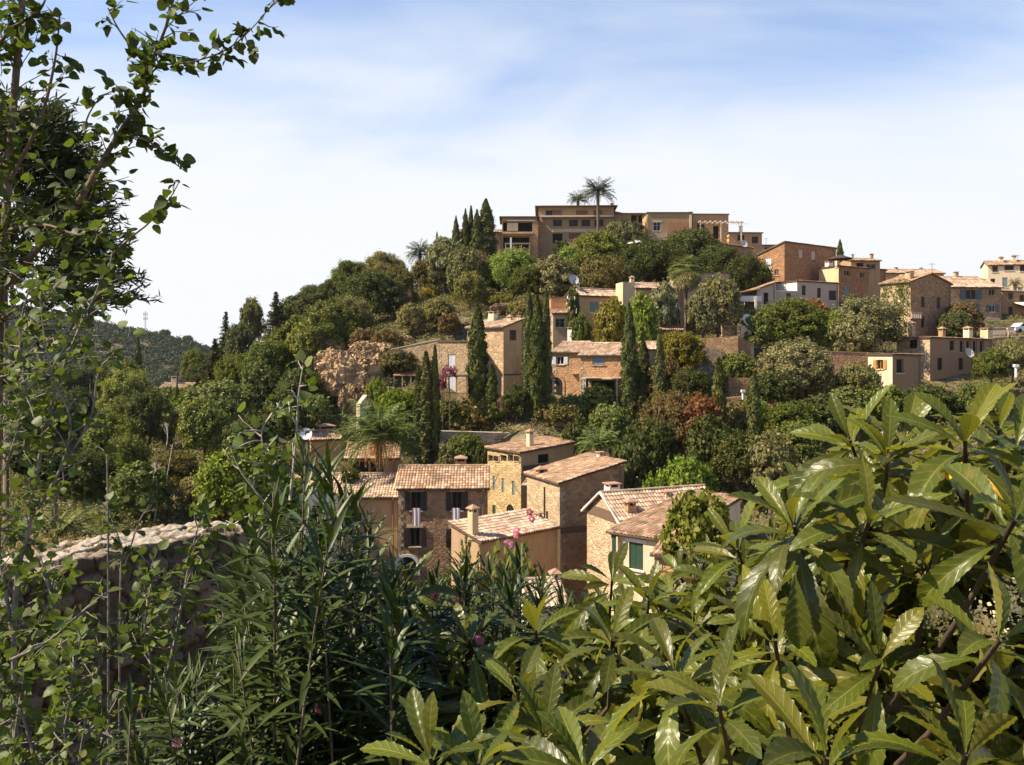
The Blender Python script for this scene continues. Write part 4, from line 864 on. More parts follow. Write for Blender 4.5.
h.win('R', 995, 268.5, .8, 1.2, 'dark', M_EAVE); h.win('R', 1009, 267.5, 1.4, 1.0, 'dark', M_EAVE); h.win('R', 1005, 282.5, .8, 1.7, 'closed', WHT, BLUE); h.win('R', 1023, 268, .9, 1.1, 'dark', M_EAVE); h.win('R', 993, 281, .7, .8, 'dark', M_EAVE); h.finish(); h.chimney(1001, 257, .4, .6, 'tile'); h.chimney(1014, 255.5, .4, .6, 'tile')
h = House('long pale roofed building between the ivy house and the tall pale yellow house', (944, 281, 146), 3, pxR=989, D=7, bot=300, wall=YLP, wallL=YLP, roof=('gx', .9), tile=M_TILEP, found=3); h.finish(); h.chimney(956, 271.5, .5, .6, 'stone', PKP)
# --- far left
h = House('distant low house with a long pale roof on the left ridge', (160, 388, 128), 5, pxR=190, D=5, bot=400, wall=ORNG, roof=('gx', .5), tile=M_TILEP, found=3); h.finish(); h.chimney(175, 376, .5, .9, 'stone', CRM)
h = House('tiled house half buried in trees under the fir on the left spur', (252, 345, 140), 14, pxR=279, D=5, bot=358, wall=ORNG, wallL=OCHL, roof=('x+', 1.0), tile=M_TILEP, found=3); h.finish(); h.chimney(272, 330, .5, .4, 'stone', CRM)
# ---------------------------------------------------------------- walls, terraces, rocks
def wallbox(name, pts, Y, hgt, th, mat, label, cat='wall', cope=None, down=2.5):
    """free-standing or retaining wall along pixel points of its top edge (Y per point)"""
    W = [P(px, py, y) for (px, py), y in zip(pts, Y)]; o = W[0].copy(); b = MB()
    for i in range(len(W) - 1):
        a, c = W[i] - o, W[i + 1] - o; d = (c - a); n = Vector((-d.y, d.x, 0)).normalized() * th
        q = [a, c, c + n, a + n]; z0 = -hgt - down
        lo = [Vector((p.x, p.y, p.z + z0)) for p in q]
        b.poly(q); 
        for k in range(4): b.poly([lo[k], lo[(k + 1) % 4], q[(k + 1) % 4], q[k]])
        if cope:
            e = n.normalized() * .06; up = Vector((0, 0, .09)); z = Vector((0, 0, .003))
            t = [a - e + z, c - e + z, c + n + e + z, a + n + e + z]; u = [p + up for p in t]; b.poly(u, 1)
            for k in range(4): b.poly([t[k], t[(k + 1) % 4], u[(k + 1) % 4], u[k]], 1)
    r = b.build(name, [mat, cope or mat], None, loc=o); tag(r, label, cat); return r
wallbox('terrace_wall', [(377, 355), (389, 350), (438, 340)], [104, 103, 102], 2, .6, OCHL, 'long stone terrace wall above the rusty pergola left of the stone wing', 'terrace wall', COPE)
wallbox('terrace_wall', [(404, 346), (440, 338)], [109, 108], 2, .6, PINK, 'pinkish upper terrace wall below the bare shrubs', 'terrace wall')
wallbox('garden_wall', [(376, 374), (390, 352)], [99, 101], 2, .5, CRM, 'short sunlit wall stub at the left end of the olive shrub', 'garden wall')
wallbox('garden_wall', [(430, 431.5), (482, 433), (533, 434)], [89, 89.5, 90], 2.6, .5, OCHL, 'garden wall of pale stone behind the tower house chimney', 'garden wall', COPE)
wallbox('garden_wall', [(531, 419), (580, 421)], [90, 90], 1.3, .5, PINK, 'low stone garden wall under the orange cottages', 'garden wall', COPE)
wallbox('terrace_wall', [(662, 338), (697, 338.5), (738, 336), (751, 343)], [106, 104, 103, 105], 4.5, .6, BRN, 'high dark stone retaining wall below the fan palm', 'retaining wall')
wallbox('terrace_wall', [(694, 347), (722, 350)], [102.5, 102], 3, .5, GRYS, 'grey buttress of pale stone standing against the dark retaining wall', 'retaining wall')
wallbox('terrace_wall', [(729, 378), (780, 378)], [97, 97], 3.2, .5, BRN, 'shaded retaining wall under the clipped arch of greenery', 'retaining wall')
wallbox('terrace_wall', [(722, 398), (778, 394)], [92, 92], 3.0, .5, BRN, 'lowest reddish retaining wall beside the short cypress pair', 'retaining wall')
wallbox('garden_wall', [(820, 351.5), (868, 353)], [101, 101], 2.6, .4, ORNG, 'wall topped by an orange band right of the grey bushy olive', 'garden wall', ORP)
wallbox('garden_wall', [(741, 326), (750, 325), (754, 343)], [106.5, 106.5, 106.5], 3, .4, CRM, 'cream wall end below the white satellite dish', 'garden wall')
wallbox('garden_wall', [(722, 309), (737, 306)], [113, 113], 4, .5, PINK, 'narrow pink wall with a white block on it beside the porch', 'garden wall', WHT)
wallbox('garden_wall', [(360, 404), (367, 395)], [90, 91], 2.5, .5, CRM, 'thin pale wall stub at the foot of the rock face', 'garden wall')
wallbox('garden_wall', [(992, 338), (1030, 336)], [118, 118], 2.0, .4, BRN, 'shaded garden wall right of the four chimney house', 'garden wall', COPE)
wallbox('parapet', [(984, 329), (1016, 327)], [126, 125], 1.0, .3, WPK, 'pale parapet in front of the blue garage door', 'parapet', COPE)
wallbox('white_wall', [(520, 263), (527, 262)], [138, 138], .6, .4, CRM, 'small pale wall among trees below the villa pergola', 'garden wall')

def rock(px, py, Y, w, h, label, seed, col=(0.50, 0.34, 0.21)):
    """broken rock face: a displaced cellular block"""
    c = P(px, py, Y); r = np.random.default_rng(seed); n = 60
    c = P(px, py, Y); r = np.random.default_rng(seed); n = 90
    th, ph = np.meshgrid(np.linspace(0, 2 * math.pi, 2 * n + 1) + math.pi / 2, np.linspace(0.02, math.pi - .02, n)); d = np.stack([np.cos(th) * np.sin(ph), np.sin(th) * np.sin(ph), np.cos(ph)], 2).reshape(-1, 3)
    A_x = (th * w / 2).ravel() + seed * 13; B_x = (np.cos(ph) * h / 2).ravel() + seed * 7
    rg = lambda s_, k: 1 - 3 * np.abs(vnoise(A_x + .35 * B_x, B_x - .2 * A_x, s_, k)); f = .62 + .20 * rg(1.3, 1) + .13 * rg(.55, 2) + .07 * rg(.22, 3) + .12 * vnoise(A_x, B_x, 2.2, 5)
    f = f + .06 * np.round(3 * vnoise(A_x * .6, B_x, .6, 8))
    d = np.sign(d) * np.abs(d) ** .72
    V = d * f[:, None] * np.array([w / 2, w * .2, h / 2]) + r.normal(size=(len(d), 3)) * .045
    m2 = 2 * n + 1; i, j = np.meshgrid(np.arange(2 * n), np.arange(n - 1)); k = (j * m2 + i).ravel()
    o = link_mesh('rock_outcrop', np_mesh('rock', V, np.stack([k, k + m2, k + m2 + 1, k + 1], 1), ROCK), None, c); tag(o, label, 'rock'); return o
ROCK = stone('limestone_rock', (0.52, 0.35, 0.19), (0.40, 0.26, 0.14), (0.26, 0.17, 0.10), scale=.8, mort=.05, flat=.7, stain=.45)
for a in ((350, 378, 97, 7.0, 6.0, 'large orange rock face on the left slope of the hill', 1), (370, 354, 103, 6.0, 3.0, 'upper rock ledge under the bare bushes', 2), (331, 364, 101, 4.0, 3.6, 'left shoulder of the orange rock face', 3),
          (352, 401, 94, 3.0, 3.6, 'small rounded pale rock beneath the orange rock face', 4), (395, 342, 110, 5, 2.2, 'rock band above the long terrace wall', 5), (405, 297, 128, 2.6, 1.4, 'reddish rock patch by the bright yellow bush', 6),
          (331, 347, 112, 4, 2.2, 'rock ledge topmost on the left among shrubs', 7), (377, 384, 97, 3, 2.0, 'low rocks between rock face and rusty pergola', 8), (503, 309, 121, 4.4, 1.6, 'rough rock band behind the peaked stone house', 9)): rock(*a)

# ---------------------------------------------------------------- small things on the hill
def dish(px, py, Y, r, label, mat=None, az=200, pole=1.2):
    c = P(px, py, Y); root = empty('satellite_dish', c + Vector((0, 0, -pole)), R(az - 180)); tag(root, label, 'satellite dish', 'satellite dishes on the houses')
    b = MB(); n = 20; rings = []
    for k in range(5):
        rr = r * k / 4; rings.append([Vector((rr * math.cos(t), -0.25 * r * (k / 4) ** 2 , rr * math.sin(t))) for t in np.linspace(0, 2 * math.pi, n, endpoint=False)])
    tilt = Matrix.Rotation(R(-22), 4, 'X')
    for k in range(4):
        for j in range(n): q = [rings[k][j], rings[k][(j + 1) % n], rings[k + 1][(j + 1) % n], rings[k + 1][j]]; b.poly([tilt @ x + Vector((0, -.12, pole)) for x in q])
    b.build('reflector', mat or M_WHITE, root, True)
    p = MB(); p.tube([(0, 0, -.6), (0, 0, pole)], .04, 6); p.build('pole', M_IRON, root)
    a = MB(); a.tube([(0, -.12, pole - r * .8), (0, -.12 - r * .9, pole + .02)], .02, 5); a.box((-.05, -.2 - r * .9, pole - .03), (.05, -.08 - r * .9, pole + .07)); a.build('receiver_arm', M_IRON, root)
dish(573, 280, 111, .68, 'grey round dish on a mast at the white gable end', simple('grey_dish', (.42, .43, .43), .5)); dish(747, 321, 107, .85, 'large white dish beside the cream wall end', M_WHITE, 205); dish(743, 244, 144, .65, 'small grey dish on the hilltop lean-to', simple('grey_dish', (.42, .43, .43), .5))
dish(968, 353, 102, .6, 'pale dish on the shaded front of the four chimney house', simple('beige_dish', (.45, .40, .34), .6), 200, .6); dish(306, 434, 80, .55, 'small bright dish left of the boxy chimney', M_WHITE, 190)
def aerial(px, top, Y, h, label, n=5, w=.9):
    c = P(px, top, Y); b = MB(); b.tube([(0, 0, 0), (0, 0, h)], .03, 5); b.tube([(-w / 2, 0, h - .15), (w / 2, 0, h - .15)], .02, 4)
    for i in range(n): x = -w / 2 + w * i / (n - 1); l = .35 - .2 * i / n; b.tube([(x, -l, h - .15), (x, l, h - .15)], .012, 4)
    o = b.build('tv_aerial', M_IRON, None, loc=c + Vector((0, 0, -h))); tag(o, label, 'aerial', 'television aerials on the roofs')
aerial(739, 223, 150, 2.6, 'aerial at the right end of the hilltop pergola', 6, 3); aerial(932, 263, 122, 2.5, 'thin aerial above the ivy house ridge'); aerial(766, 238, 160, 1.6, 'aerial on the small distant skyline house'); aerial(326, 414, 83, 1.6, 'dark aerial over the boxy chimney', 7, 1.8); aerial(1018, 255, 148, 1.4, 'aerial over the tall pale yellow house'); aerial(691, 211, 151, 1.0, 'tiny aerial between the two flat hilltop houses')
# mast on the far hill
c = P(145.5, 336, 598); root = empty('radio_mast', (c.x, c.y, gz1(c.x, c.y))); tag(root, 'thin lattice mast standing on the far wooded hill', 'radio mast')
b = MB(); hh = 15.5; q = [(-.5, -.4), (.5, -.4), (0, .5)]
for x, y in q: b.tube([(x, y, 0), (x * .4, y * .4, hh)], .09, 4)
for i in range(14): 
    z0, z1 = hh * i / 14, hh * (i + 1) / 14; s0, s1 = 1 - .6 * i / 14, 1 - .6 * (i + 1) / 14
    for k in range(3): a_, b_ = q[k], q[(k + 1) % 3]; b.tube([(a_[0] * s0, a_[1] * s0, z0), (b_[0] * s1, b_[1] * s1, z1)], .05, 3)
b.build('lattice', simple('galvanised', (.35, .35, .36), .5), root); b = MB()
for z in (9.5, 12.5): b.box((-1.3, -.15, z), (-.8, .15, z + 1.8)); b.box((.8, -.15, z), (1.3, .15, z + 1.8)); b.tube([(-.9, 0, z + .9), (.9, 0, z + .9)], .06, 4)
b.build('antenna_panels', simple('galvanised', (.35, .35, .36), .5), root)
def parasol(px, py, Y, r, mat, label, h=2.4):
    c = P(px, py, Y); root = empty('parasol', c + Vector((0, 0, -h))); tag(root, label, 'parasol'); b = MB(); n = 8
    for j in range(n):
        t0, t1 = 2 * math.pi * j / n, 2 * math.pi * (j + 1) / n; A = Vector((r * math.cos(t0), r * math.sin(t0), h - r * .33)); B = Vector((r * math.cos(t1), r * math.sin(t1), h - r * .33)); Z = Vector((0, 0, -.12))
        b.poly([A, B, (0, 0, h)]); b.poly([A + Z, B + Z, B, A]); b.poly([A - Vector((0, 0, .02)), (0, 0, h - .04), B - Vector((0, 0, .02))])
    b.build('canopy', mat, root); p = MB(); p.tube([(0, 0, 0), (0, 0, h)], .04, 6); p.build('pole', M_IRON, root)
parasol(637.5, 240, 146, 1.6, M_WHITE, 'open white parasol on the terrace below the hilltop houses')
parasol(840, 254.5, 137, 1.95, simple('dark_canvas', (.06, .045, .035), .9), 'dark rounded parasol below the small skyline cypress')
# pergola canopies
def canopy(name, px0, px1, py, Y, dep, h, mat, label, posts=3, rise=.3, m2=None, cat='pergola'):
    a = P(px0, py, Y); c = P(px1, py, Y); w = c.x - a.x; root = empty(name, (a.x, a.y, a.z - h)); tag(root, label, cat)
    b = MB(); slab(b, Vector((0, 0, h)), Vector((w, 0, 0)), Vector((0, dep, rise)), .08, 1); 
    if mat == M_TILE or mat == M_TILEP: tile_patch(b, Vector((0, 0, h + .02)), Vector((w, 0, 0)), Vector((0, dep, rise)))
    b.build('canopy', [mat, m2 or mat], root)
    for i in range(posts):
        p = MB(); x = .1 + (w - .2) * i / (posts - 1); p.box((x - .07, .05, -1.0), (x + .07, .19, h - .09)); p.build('post', PKP, root)
canopy('tiled_canopy', 657, 684.5, 330, 105.5, 3, 2.2, M_TILE, 'little tiled roof canopy in front of the arched door', 2, .75, M_EAVE, 'canopy')
canopy('rusty_pergola', 393, 420, 375.5, 97, 4.0, 2.6, simple('rusty_reed', (.30, .15, .08), .95, nz=.5, sc=3, bmp=.1), 'rusty brown pergola roof over a dark green screened terrace', 4, 1.3)
b = MB(); a = P(397, 376.8, 97.3); c = P(420, 376.8, 97.3); b.box((0, 0, -1.5), (c.x - a.x, .06, 0)); o = b.build('shade_screen', simple('green_mesh', (.03, .05, .035), .9), None, loc=a); tag(o, 'dark green screen hanging under the rusty pergola roof', 'screen')
canopy('garden_pergola', 505, 530, 243, 144, 3.5, 3.2, CRM, 'light frame pergola in front of the villa wing', 4, .2)
b = MB(); b.box((0, 0, -3.6), (.28, .28, 0)); o = b.build('white_pillar', M_WHITE, None, loc=P(510, 237.5, 142)); tag(o, 'slim bright white pillar standing before the villa wing', 'pillar')
canopy('vine_pergola', 434, 468, 376, 92, 3, 2.7, M_IRON, 'thin post pergola carrying the bougainvillea by the stone wing', 4, .05)
for i, px in enumerate((383, 387.5, 392)):
    b = MB(); b.tube([(0, 0, -1.6), (0, 0, 0)], .14, 8); b.box((-.2, -.2, 0.003), (.2, .2, .1)); o = b.build('terrace_post', PINK, None, loc=P(px, 388, 95.5)); tag(o, 'short pinkish terrace post left of the screened pergola, one in a row of three', 'post', 'short terrace posts by the screened pergola')
# railings
def railing(pts, Y, h, label, mat=M_IRON, sp=.18):
    W = [P(x, y, yy) for (x, y), yy in zip(pts, Y)]; o = W[0]; b = MB()
    for i in range(len(W) - 1):
        a, c = W[i] - o, W[i + 1] - o; b.tube([a, c], .03, 4); b.tube([a - Vector((0, 0, h - .1)), c - Vector((0, 0, h - .1))], .02, 4); n = int((c - a).length / sp)
        for k in range(n + 1): q = a + (c - a) * (k / n); b.tube([q, q - Vector((0, 0, h))], .012, 3)
    r = b.build('railing', mat, None, loc=o); tag(r, label, 'railing')
railing([(443, 392), (470, 394)], [91, 91], 1.0, 'dark railing below the white shuttered doors'); railing([(662, 336), (697, 337)], [105.5, 103.5], 1.1, 'thin fence along the top of the dark retaining wall'); railing([(984, 322), (1016, 321)], [125.6, 124.6], .9, 'metal railing on the pale parapet at the garage')
railing([(722, 327), (745, 326)], [106, 106], 1.2, 'wooden rail fence left of the large white dish', PKP, .4); railing([(615, 222.5), (646, 222.5)], [155, 155], .9, 'thin rail in front of the hilltop arcade')
# lamp/posts and poles
def post(name, px, top, Y, h, r, mat, label, cat):
    b = MB(); b.tube([(0, 0, 0), (0, 0, h)], r, 8); b.box((-r * 1.6, -r * 1.6, h - r * 2), (r * 1.6, r * 1.6, h + .02)); o = b.build(name, mat, None, loc=P(px, top, Y) + Vector((0, 0, -h))); tag(o, label, cat)
post('bollard', 1016, 364.5, 90, 1.3, .13, M_WHITE, 'slim white bollard among bushes at the right edge', 'bollard'); post('bollard', 326, 331, 120, 1.0, .2, M_WHITE, 'small white marker post on the ridge of the left spur', 'post')
post('utility_pole', 1008.5, 328, 116, 4, .11, WPK, 'pale utility pole beside the parked white car', 'pole'); post('utility_pole', 177, 372, 118, 9, .12, M_BARK, 'thin dark pole standing beside the distant low house', 'pole')
post('garden_statue', 613, 263, 128, 1.3, .12, M_WHITE, 'small pale post in the dark shrubs under the white parasol', 'post'); post('white_post', 743, 390, 91, 1.2, .12, M_WHITE, 'slanting white post against the shaded retaining wall', 'post')
# parked white car (right edge)
c = P(1024, 333, 126); c.z = P(1024, 333, 126).z; root = empty('parked_car', c, R(12)); tag(root, 'white parked car below the white awning at the right edge', 'car')
b = MB(); prof = [(-2.1, .35), (-2.1, .85), (-1.5, .95), (-.9, 1.42), (.7, 1.45), (1.5, .98), (2.1, .85), (2.15, .35)]
for i in range(len(prof) - 1): (x0, z0), (x1, z1) = prof[i], prof[i + 1]; b.poly([(x0, -.8, z0), (x1, -.8, z1), (x1, .8, z1), (x0, .8, z0)])
b.poly([(x, -.8, z) for x, z in prof]); b.poly([(x, .8, z) for x, z in prof[::-1]]); b.poly([(-2.1, -.8, .35), (2.15, -.8, .35), (2.15, .8, .35), (-2.1, .8, .35)]); b.build('body', simple('car_white', (.75, .75, .75), .3), root)
g = MB(); g.poly([(-1.25, -.805, .95), (1.35, -.805, .98), (.62, -.805, 1.36), (-.85, -.805, 1.34)]); g.build('side_window', M_GLASS, root)
for x in (-1.35, 1.4):
    for y in (-.78, .62): q = MB(); q.tube([(x, y - .02, .32), (x, y + .18, .32)], .32, 14); q.build('wheel', simple('tyre', (.03, .03, .03), .9), root)
# small laundry on the brown house: two towels
for px, py0, py1, wd, lab, mt in ((416.5, 508, 526, .62, 'white towel hanging from the left upper window of the brown house', plaster('towel_cloth', (.62, .52, .53), .1)), (456, 508, 521, .62, 'white towel hanging from the right upper window of the brown house', plaster('white_towel', (.66, .6, .58), .1))):
    a = P(px - 4, py0, 69.6); h_ = (py1 - py0) / F * 69.6; b = MB(); n = 8
    for i in range(n):
        x0, x1 = wd * i / n, wd * (i + 1) / n; y0, y1 = .05 * math.sin(i * 1.7), .05 * math.sin((i + 1) * 1.7); b.poly([(x0, y0, -h_), (x1, y1, -h_ - .02), (x1, y1 * .4, 0), (x0, y0 * .4, 0)]); b.poly([(x0, y0 + .015, -h_), (x0, y0 * .4 + .015, 0), (x1, y1 * .4 + .015, 0), (x1, y1 + .015, -h_ - .02)])
    o = b.build('towel', mt, None, loc=a); tag(o, lab, 'towel')

# ---------------------------------------------------------------- trees and shrubs
TREES = [
# cypresses
('cypress', 486, 199, 262, 17, 150, 'cyp', 'tallest dark cypress immediately left of the hilltop villa'), ('cypress', 477, 210, 262, 10, 149, 'cyp', 'slim cypress against the left side of the tallest hilltop cypress'),
('cypress', 471, 206, 252, 6.5, 151, 'cyp', 'thin spire cypress, third from the villa on the skyline'), ('cypress', 465.5, 209, 255, 8, 150, 'cyp', 'pointed cypress beside the pale block on the skyline'), ('cypress', 456, 217, 250, 8, 150, 'cyp', 'leftmost of the hilltop row of cypresses'),
('cypress', 437, 233, 248, 4.5, 158, 'cyp', 'small dark cypress tip beside the feathery skyline palm'), ('cypress', 840, 240, 256, 7.5, 150, 'cyp', 'small lone cypress tip on the skyline above the terracotta house'),
('cypress', 477.5, 304, 392, 17, 93, 'cyp', 'broad dark cypress standing before the peaked stone house'), ('cypress', 492, 364, 422, 10, 92, 'cyp', 'short narrow cypress left of the magenta bougainvillea'),
('cypress', 426, 352, 462, 13, 88, 'cyp', 'tall cypress rising left of the garden wall, thickest of three'), ('cypress', 435, 347, 400, 8.5, 88, 'cyp', 'cypress with rounded tip just in front of the stone wing'), ('cypress', 418, 366, 440, 9, 88, 'cyp', 'lower leftmost cypress of the three above the garden palm'),
('cypress', 529, 286, 400, 11, 92, 'cyp', 'left cypress of the tall trio in front of the orange cottage'), ('cypress', 537.5, 296, 408, 14, 90, 'cyp', 'middle cypress of the tall trio'), ('cypress', 546, 291, 404, 10, 91, 'cyp', 'right cypress of the tall trio by the arched doorway'),
('cypress', 629, 303, 405, 13.5, 91, 'cyp', 'tall sunlit cypress at the right end of the slab awning cottage'), ('cypress', 643, 338, 398, 13, 95, 'cyp', 'short thick cypress behind the tall pair near the shed'), ('cypress', 659.5, 330, 418, 11, 87, 'cyp', 'slim cypress right of the small tiled shed'),
('cypress', 719, 360, 414, 14, 77, 'cyp', 'small cypress standing before the shaded retaining wall'), ('cypress', 754, 372, 416, 13, 76.5, 'cyp', 'short cypress under the clipped arch of greenery'),
('cypress', 138, 337, 379, 6.5, 170, 'cyp', 'lone thin cypress against the far wooded hill'), ('cypress', 371, 385, 420, 6, 88, 'cyp', 'tiny cypress beside the thin pale wall stub'), ('cypress', 345, 398, 425, 6, 84, 'cyp', 'small dark cypress above the drooping palm'),
('cypress', 118, 380, 425, 6, 120, 'cyp', 'dark slim cypress deep in the left valley, nearest the pines'), ('cypress', 110, 388, 425, 5, 119, 'cyp', 'thin cypress just left of the dark slim one in the valley'), ('cypress', 93, 392, 430, 5, 117, 'cyp', 'short cypress in the shadowed left valley'), ('cypress', 177, 385, 430, 5.5, 112, 'cyp', 'small cypress under the distant low house'), ('cypress', 160, 398, 440, 7, 105, 'cyp', 'cypress column beside the dark pine in the left valley'),
# conifers of the left spur
('fir', 226, 311, 358, 22, 150, 'fir', 'layered dark conifer at the left end of the spur'), ('fir', 276, 291, 338, 24, 145, 'fir', 'pointed dark fir on the skyline of the left spur'), ('airy', 252, 303, 345, 22, 150, 'olive', 'pale airy tree between the two skyline conifers'),
('airy', 240, 328, 368, 26, 138, 'fir', 'drooping dark tree under the layered conifer'), ('fir', 215, 338, 380, 24, 130, 'deep', 'dark layered conifer lower on the left spur'),
# ridge of the hill, left to right
('tree', 298, 302, 345, 40, 150, 'deep', 'dark rounded tree right of the pointed skyline fir'), ('tree', 322, 288, 330, 46, 152, 'deep', 'dark skyline oak, lowest step of the ridge'), ('tree', 352, 266, 312, 44, 152, 'mid', 'skyline tree where the ridge rises steeply'), ('tree', 383, 257, 305, 44, 154, 'dull', 'broad skyline tree crowning the left ridge'),
('tree', 372, 276, 330, 56, 128, 'deep', 'big shadowy round tree in the middle of the left ridge'), ('olive', 330, 306, 360, 48, 125, 'mid', 'green bushy slope tree under the skyline oak'), ('tree', 301, 322, 372, 48, 118, 'mid', 'round green tree above the tiled spur house'), ('tree', 308, 328, 370, 36, 112, 'pine', 'light green round bush tree left of the rock face'),
('tree', 350, 300, 345, 40, 118, 'olive', 'dull olive crown above the rock face'), ('olive', 398, 272, 312, 34, 138, 'dull', 'brownish olive crown beside the bright yellow bush'), ('tree', 411, 308, 338, 26, 116, 'dull', 'dull green slope tree below the bright yellow bush'), ('tree', 440, 300, 332, 30, 118, 'dull', 'dull green bushy tree right of centre on the left slope'),
('olive', 446, 245, 300, 40, 142, 'grey', 'large grey olive below the skyline palm'), ('olive', 466, 252, 305, 32, 140, 'olive', 'grey green olive under the hilltop cypresses'), ('tree', 425, 262, 290, 26, 142, 'dull', 'dull crown between skyline palm and grey olive'), ('tree', 449, 243, 262, 16, 150, 'deep', 'dark little bush at the foot of the leftmost hilltop cypress'),
('airy', 478, 258, 300, 34, 136, 'brown', 'brown thin leaved tree below the tallest hilltop cypress'), ('airy', 470, 275, 312, 30, 132, 'dull', 'yellowish brown bushy tree left of the bright green one'), ('tree', 513, 254, 300, 50, 134, 'fresh', 'bright green round tree below the villa terrace'), ('tree', 528, 270, 302, 34, 130, 'mid', 'darker green tree attached to the bright green one'),
('olive', 556, 262, 305, 44, 130, 'olive', 'soft olive tree under the low brown roof'), ('tree', 598, 236, 275, 44, 142, 'pine', 'yellow green tree in front of the villa ground floor'), ('tree', 575, 248, 275, 30, 143, 'fresh', 'low fresh green crown before the villa door'), ('tree', 562, 244, 262, 18, 146, 'deep', 'small dark bush beside the villa door'), ('olive', 602, 262, 292, 44, 128, 'dull', 'grey brown slope olive above the long stone house'),
('tree', 625, 225, 262, 40, 150, 'grey', 'grey green tree left of the white parasol'), ('tree', 650, 248, 290, 62, 136, 'deep', 'dark mass of evergreen right of the white parasol'), ('tree', 690, 234, 285, 56, 140, 'deep', 'dark evergreen below the timber pergola house'), ('tree', 715, 250, 292, 50, 136, 'deep', 'dark tree under the hilltop lean-to'), ('tree', 740, 262, 300, 52, 134, 'deep', 'shadowed tree left of the red gable house'), ('olive', 622, 268, 296, 30, 130, 'deep', 'dark shrubby tree above the yellow parapet'),
('shrub', 528, 298, 330, 26, 118, 'dull', 'dry bush behind the tops of the tall cypress trio', ), 
('airy', 718, 283, 338, 40, 108, 'olive', 'small leaning tree with a visible dark trunk beside the porch'), ('olive', 664, 288, 332, 26, 107.5, 'grey', 'grey leaved tree left of the fan palm trunk'), ('olive', 703, 292, 335, 30, 107, 'grey', 'grey leaved tree right of the fan palm trunk'),
('tree', 580, 318, 345, 24, 104, 'mid', 'climber bush covering the foot of the blue shuttered house'), ('tree', 573, 290, 322, 12, 108, 'deep', 'narrow dark creeper bush on the white gable'), ('tree', 612, 306, 344, 34, 102, 'yellow', 'yellow green bushy tree between cottages and the beige house'), ('tree', 642, 302, 344, 30, 101, 'fresh', 'vivid green tree left of the tiled canopy'),
('tree', 790, 304, 355, 62, 108, 'mid', 'big green tree below the white house'), ('tree', 763, 312, 352, 36, 107, 'mid', 'green tree at the right of the large white dish'), ('airy', 812, 303, 340, 34, 110, 'red', 'reddish tinged tree in front of the white house windows'), ('tree', 831, 318, 356, 30, 106, 'fresh', 'light green tree left of the big olive'), ('olive', 865, 303, 362, 66, 108, 'grey', 'big silver olive below the terracotta house'), ('olive', 852, 320, 362, 40, 104, 'olive', 'smaller olive crown leaning on the big silver olive'), ('tree', 853, 298, 320, 20, 118, 'deep', 'dark bush at the wall foot of the terracotta house'),
('olive', 795, 346, 398, 62, 94, 'olive', 'grey bushy olive in the middle of the right slope'), ('tree', 772, 375, 410, 40, 88, 'deep', 'dark crown lower left of the grey bushy olive'),
('tree', 963, 306, 340, 34, 121, 'brown', 'reddish shrub tree in the shadow beside the ivy house'), ('tree', 956, 314, 345, 28, 118, 'deep', 'dark bush behind the capped chimneys of the sandy house'), ('olive', 1014, 342, 378, 34, 104, 'olive', 'olive bush near the white bollard'), ('tree', 992, 352, 385, 30, 98, 'mid', 'green bush right of the dish on the sandy house'),
# middle gardens
('olive', 398, 352, 378, 32, 99, 'olive', 'low grey shrub beside the sunlit wall stub'), ('airy', 388, 330, 352, 26, 106, 'brown', 'leafless brownish bush on the terrace wall'), ('airy', 363, 330, 352, 24, 110, 'brown', 'leafless thicket above the rock ledge'), ('airy', 449, 315, 340, 20, 112, 'brown', 'bare grey bush left of the peaked roof'),
('shrub', 399, 392, 425, 40, 92, 'fresh', 'vine covered bank under the three terrace posts'), ('shrub', 378, 380, 412, 18, 91, 'fresh', 'bright climber next to the thin pale wall stub'), ('shrub', 449, 402, 428, 26, 86, 'mid', 'green hedge bush right of the three cypresses'), ('shrub', 476, 398, 430, 28, 85, 'yellow', 'yellow green bush between cypress and bougainvillea'), ('shrub', 462, 419, 432, 30, 91, 'dull', 'dull shrub on top of the garden wall'), ('tree', 516, 388, 425, 28, 93, 'deep', 'dark spreading shrub at the foot of the tall trio'),
('tree', 466, 436, 470, 38, 87, 'mid', 'green garden tree behind the brown house chimney'), ('olive', 452, 445, 472, 26, 86, 'olive', 'grey bush against the pale garden wall'), ('tree', 480, 448, 476, 16, 85, 'deep', 'dark green tree between brown house and tower house'),
('shrub', 600, 388, 416, 34, 88, 'pine', 'rounded green bush below the white door'), ('shrub', 558, 405, 425, 44, 87, 'dull', 'low scrub along the garden wall of the cottages'), ('shrub', 640, 394, 428, 26, 86, 'olive', 'grey shrub between the two tall right cypresses'), ('tree', 578, 422, 450, 30, 83, 'deep', 'dark undergrowth tree left of the spiky palm'), ('shrub', 617, 425, 452, 30, 82, 'brown', 'dry brownish shrub behind the spiky palm'),
('tree', 680, 336, 380, 44, 98, 'yellow', 'yellowish tree below the dark retaining wall'), ('airy', 665, 360, 400, 30, 94, 'brown', 'brownish bush under the yellowish tree'), ('tree', 690, 372, 408, 36, 91, 'deep', 'dark green tree beneath the retaining wall'), ('tree', 672, 398, 470, 56, 78, 'brown', 'large autumn brown tree behind the broad tile roof'), ('tree', 700, 400, 462, 50, 77, 'red', 'rusty red tree beside the large brown one'), ('tree', 650, 425, 480, 46, 74, 'deep', 'dark leafy tree below the autumn trees on the left'), ('tree', 710, 425, 485, 44, 72, 'deep', 'dark green tree below the rusty red one'), ('tree', 686, 466, 496, 50, 66, 'fresh', 'bright green tree just above the broad tile roof'), ('tree', 657, 478, 496, 26, 66, 'fresh', 'small bright green bush left of the roofline'), ('tree', 628, 450, 500, 34, 72, 'deep', 'dark tree right of the long brown side wall'),
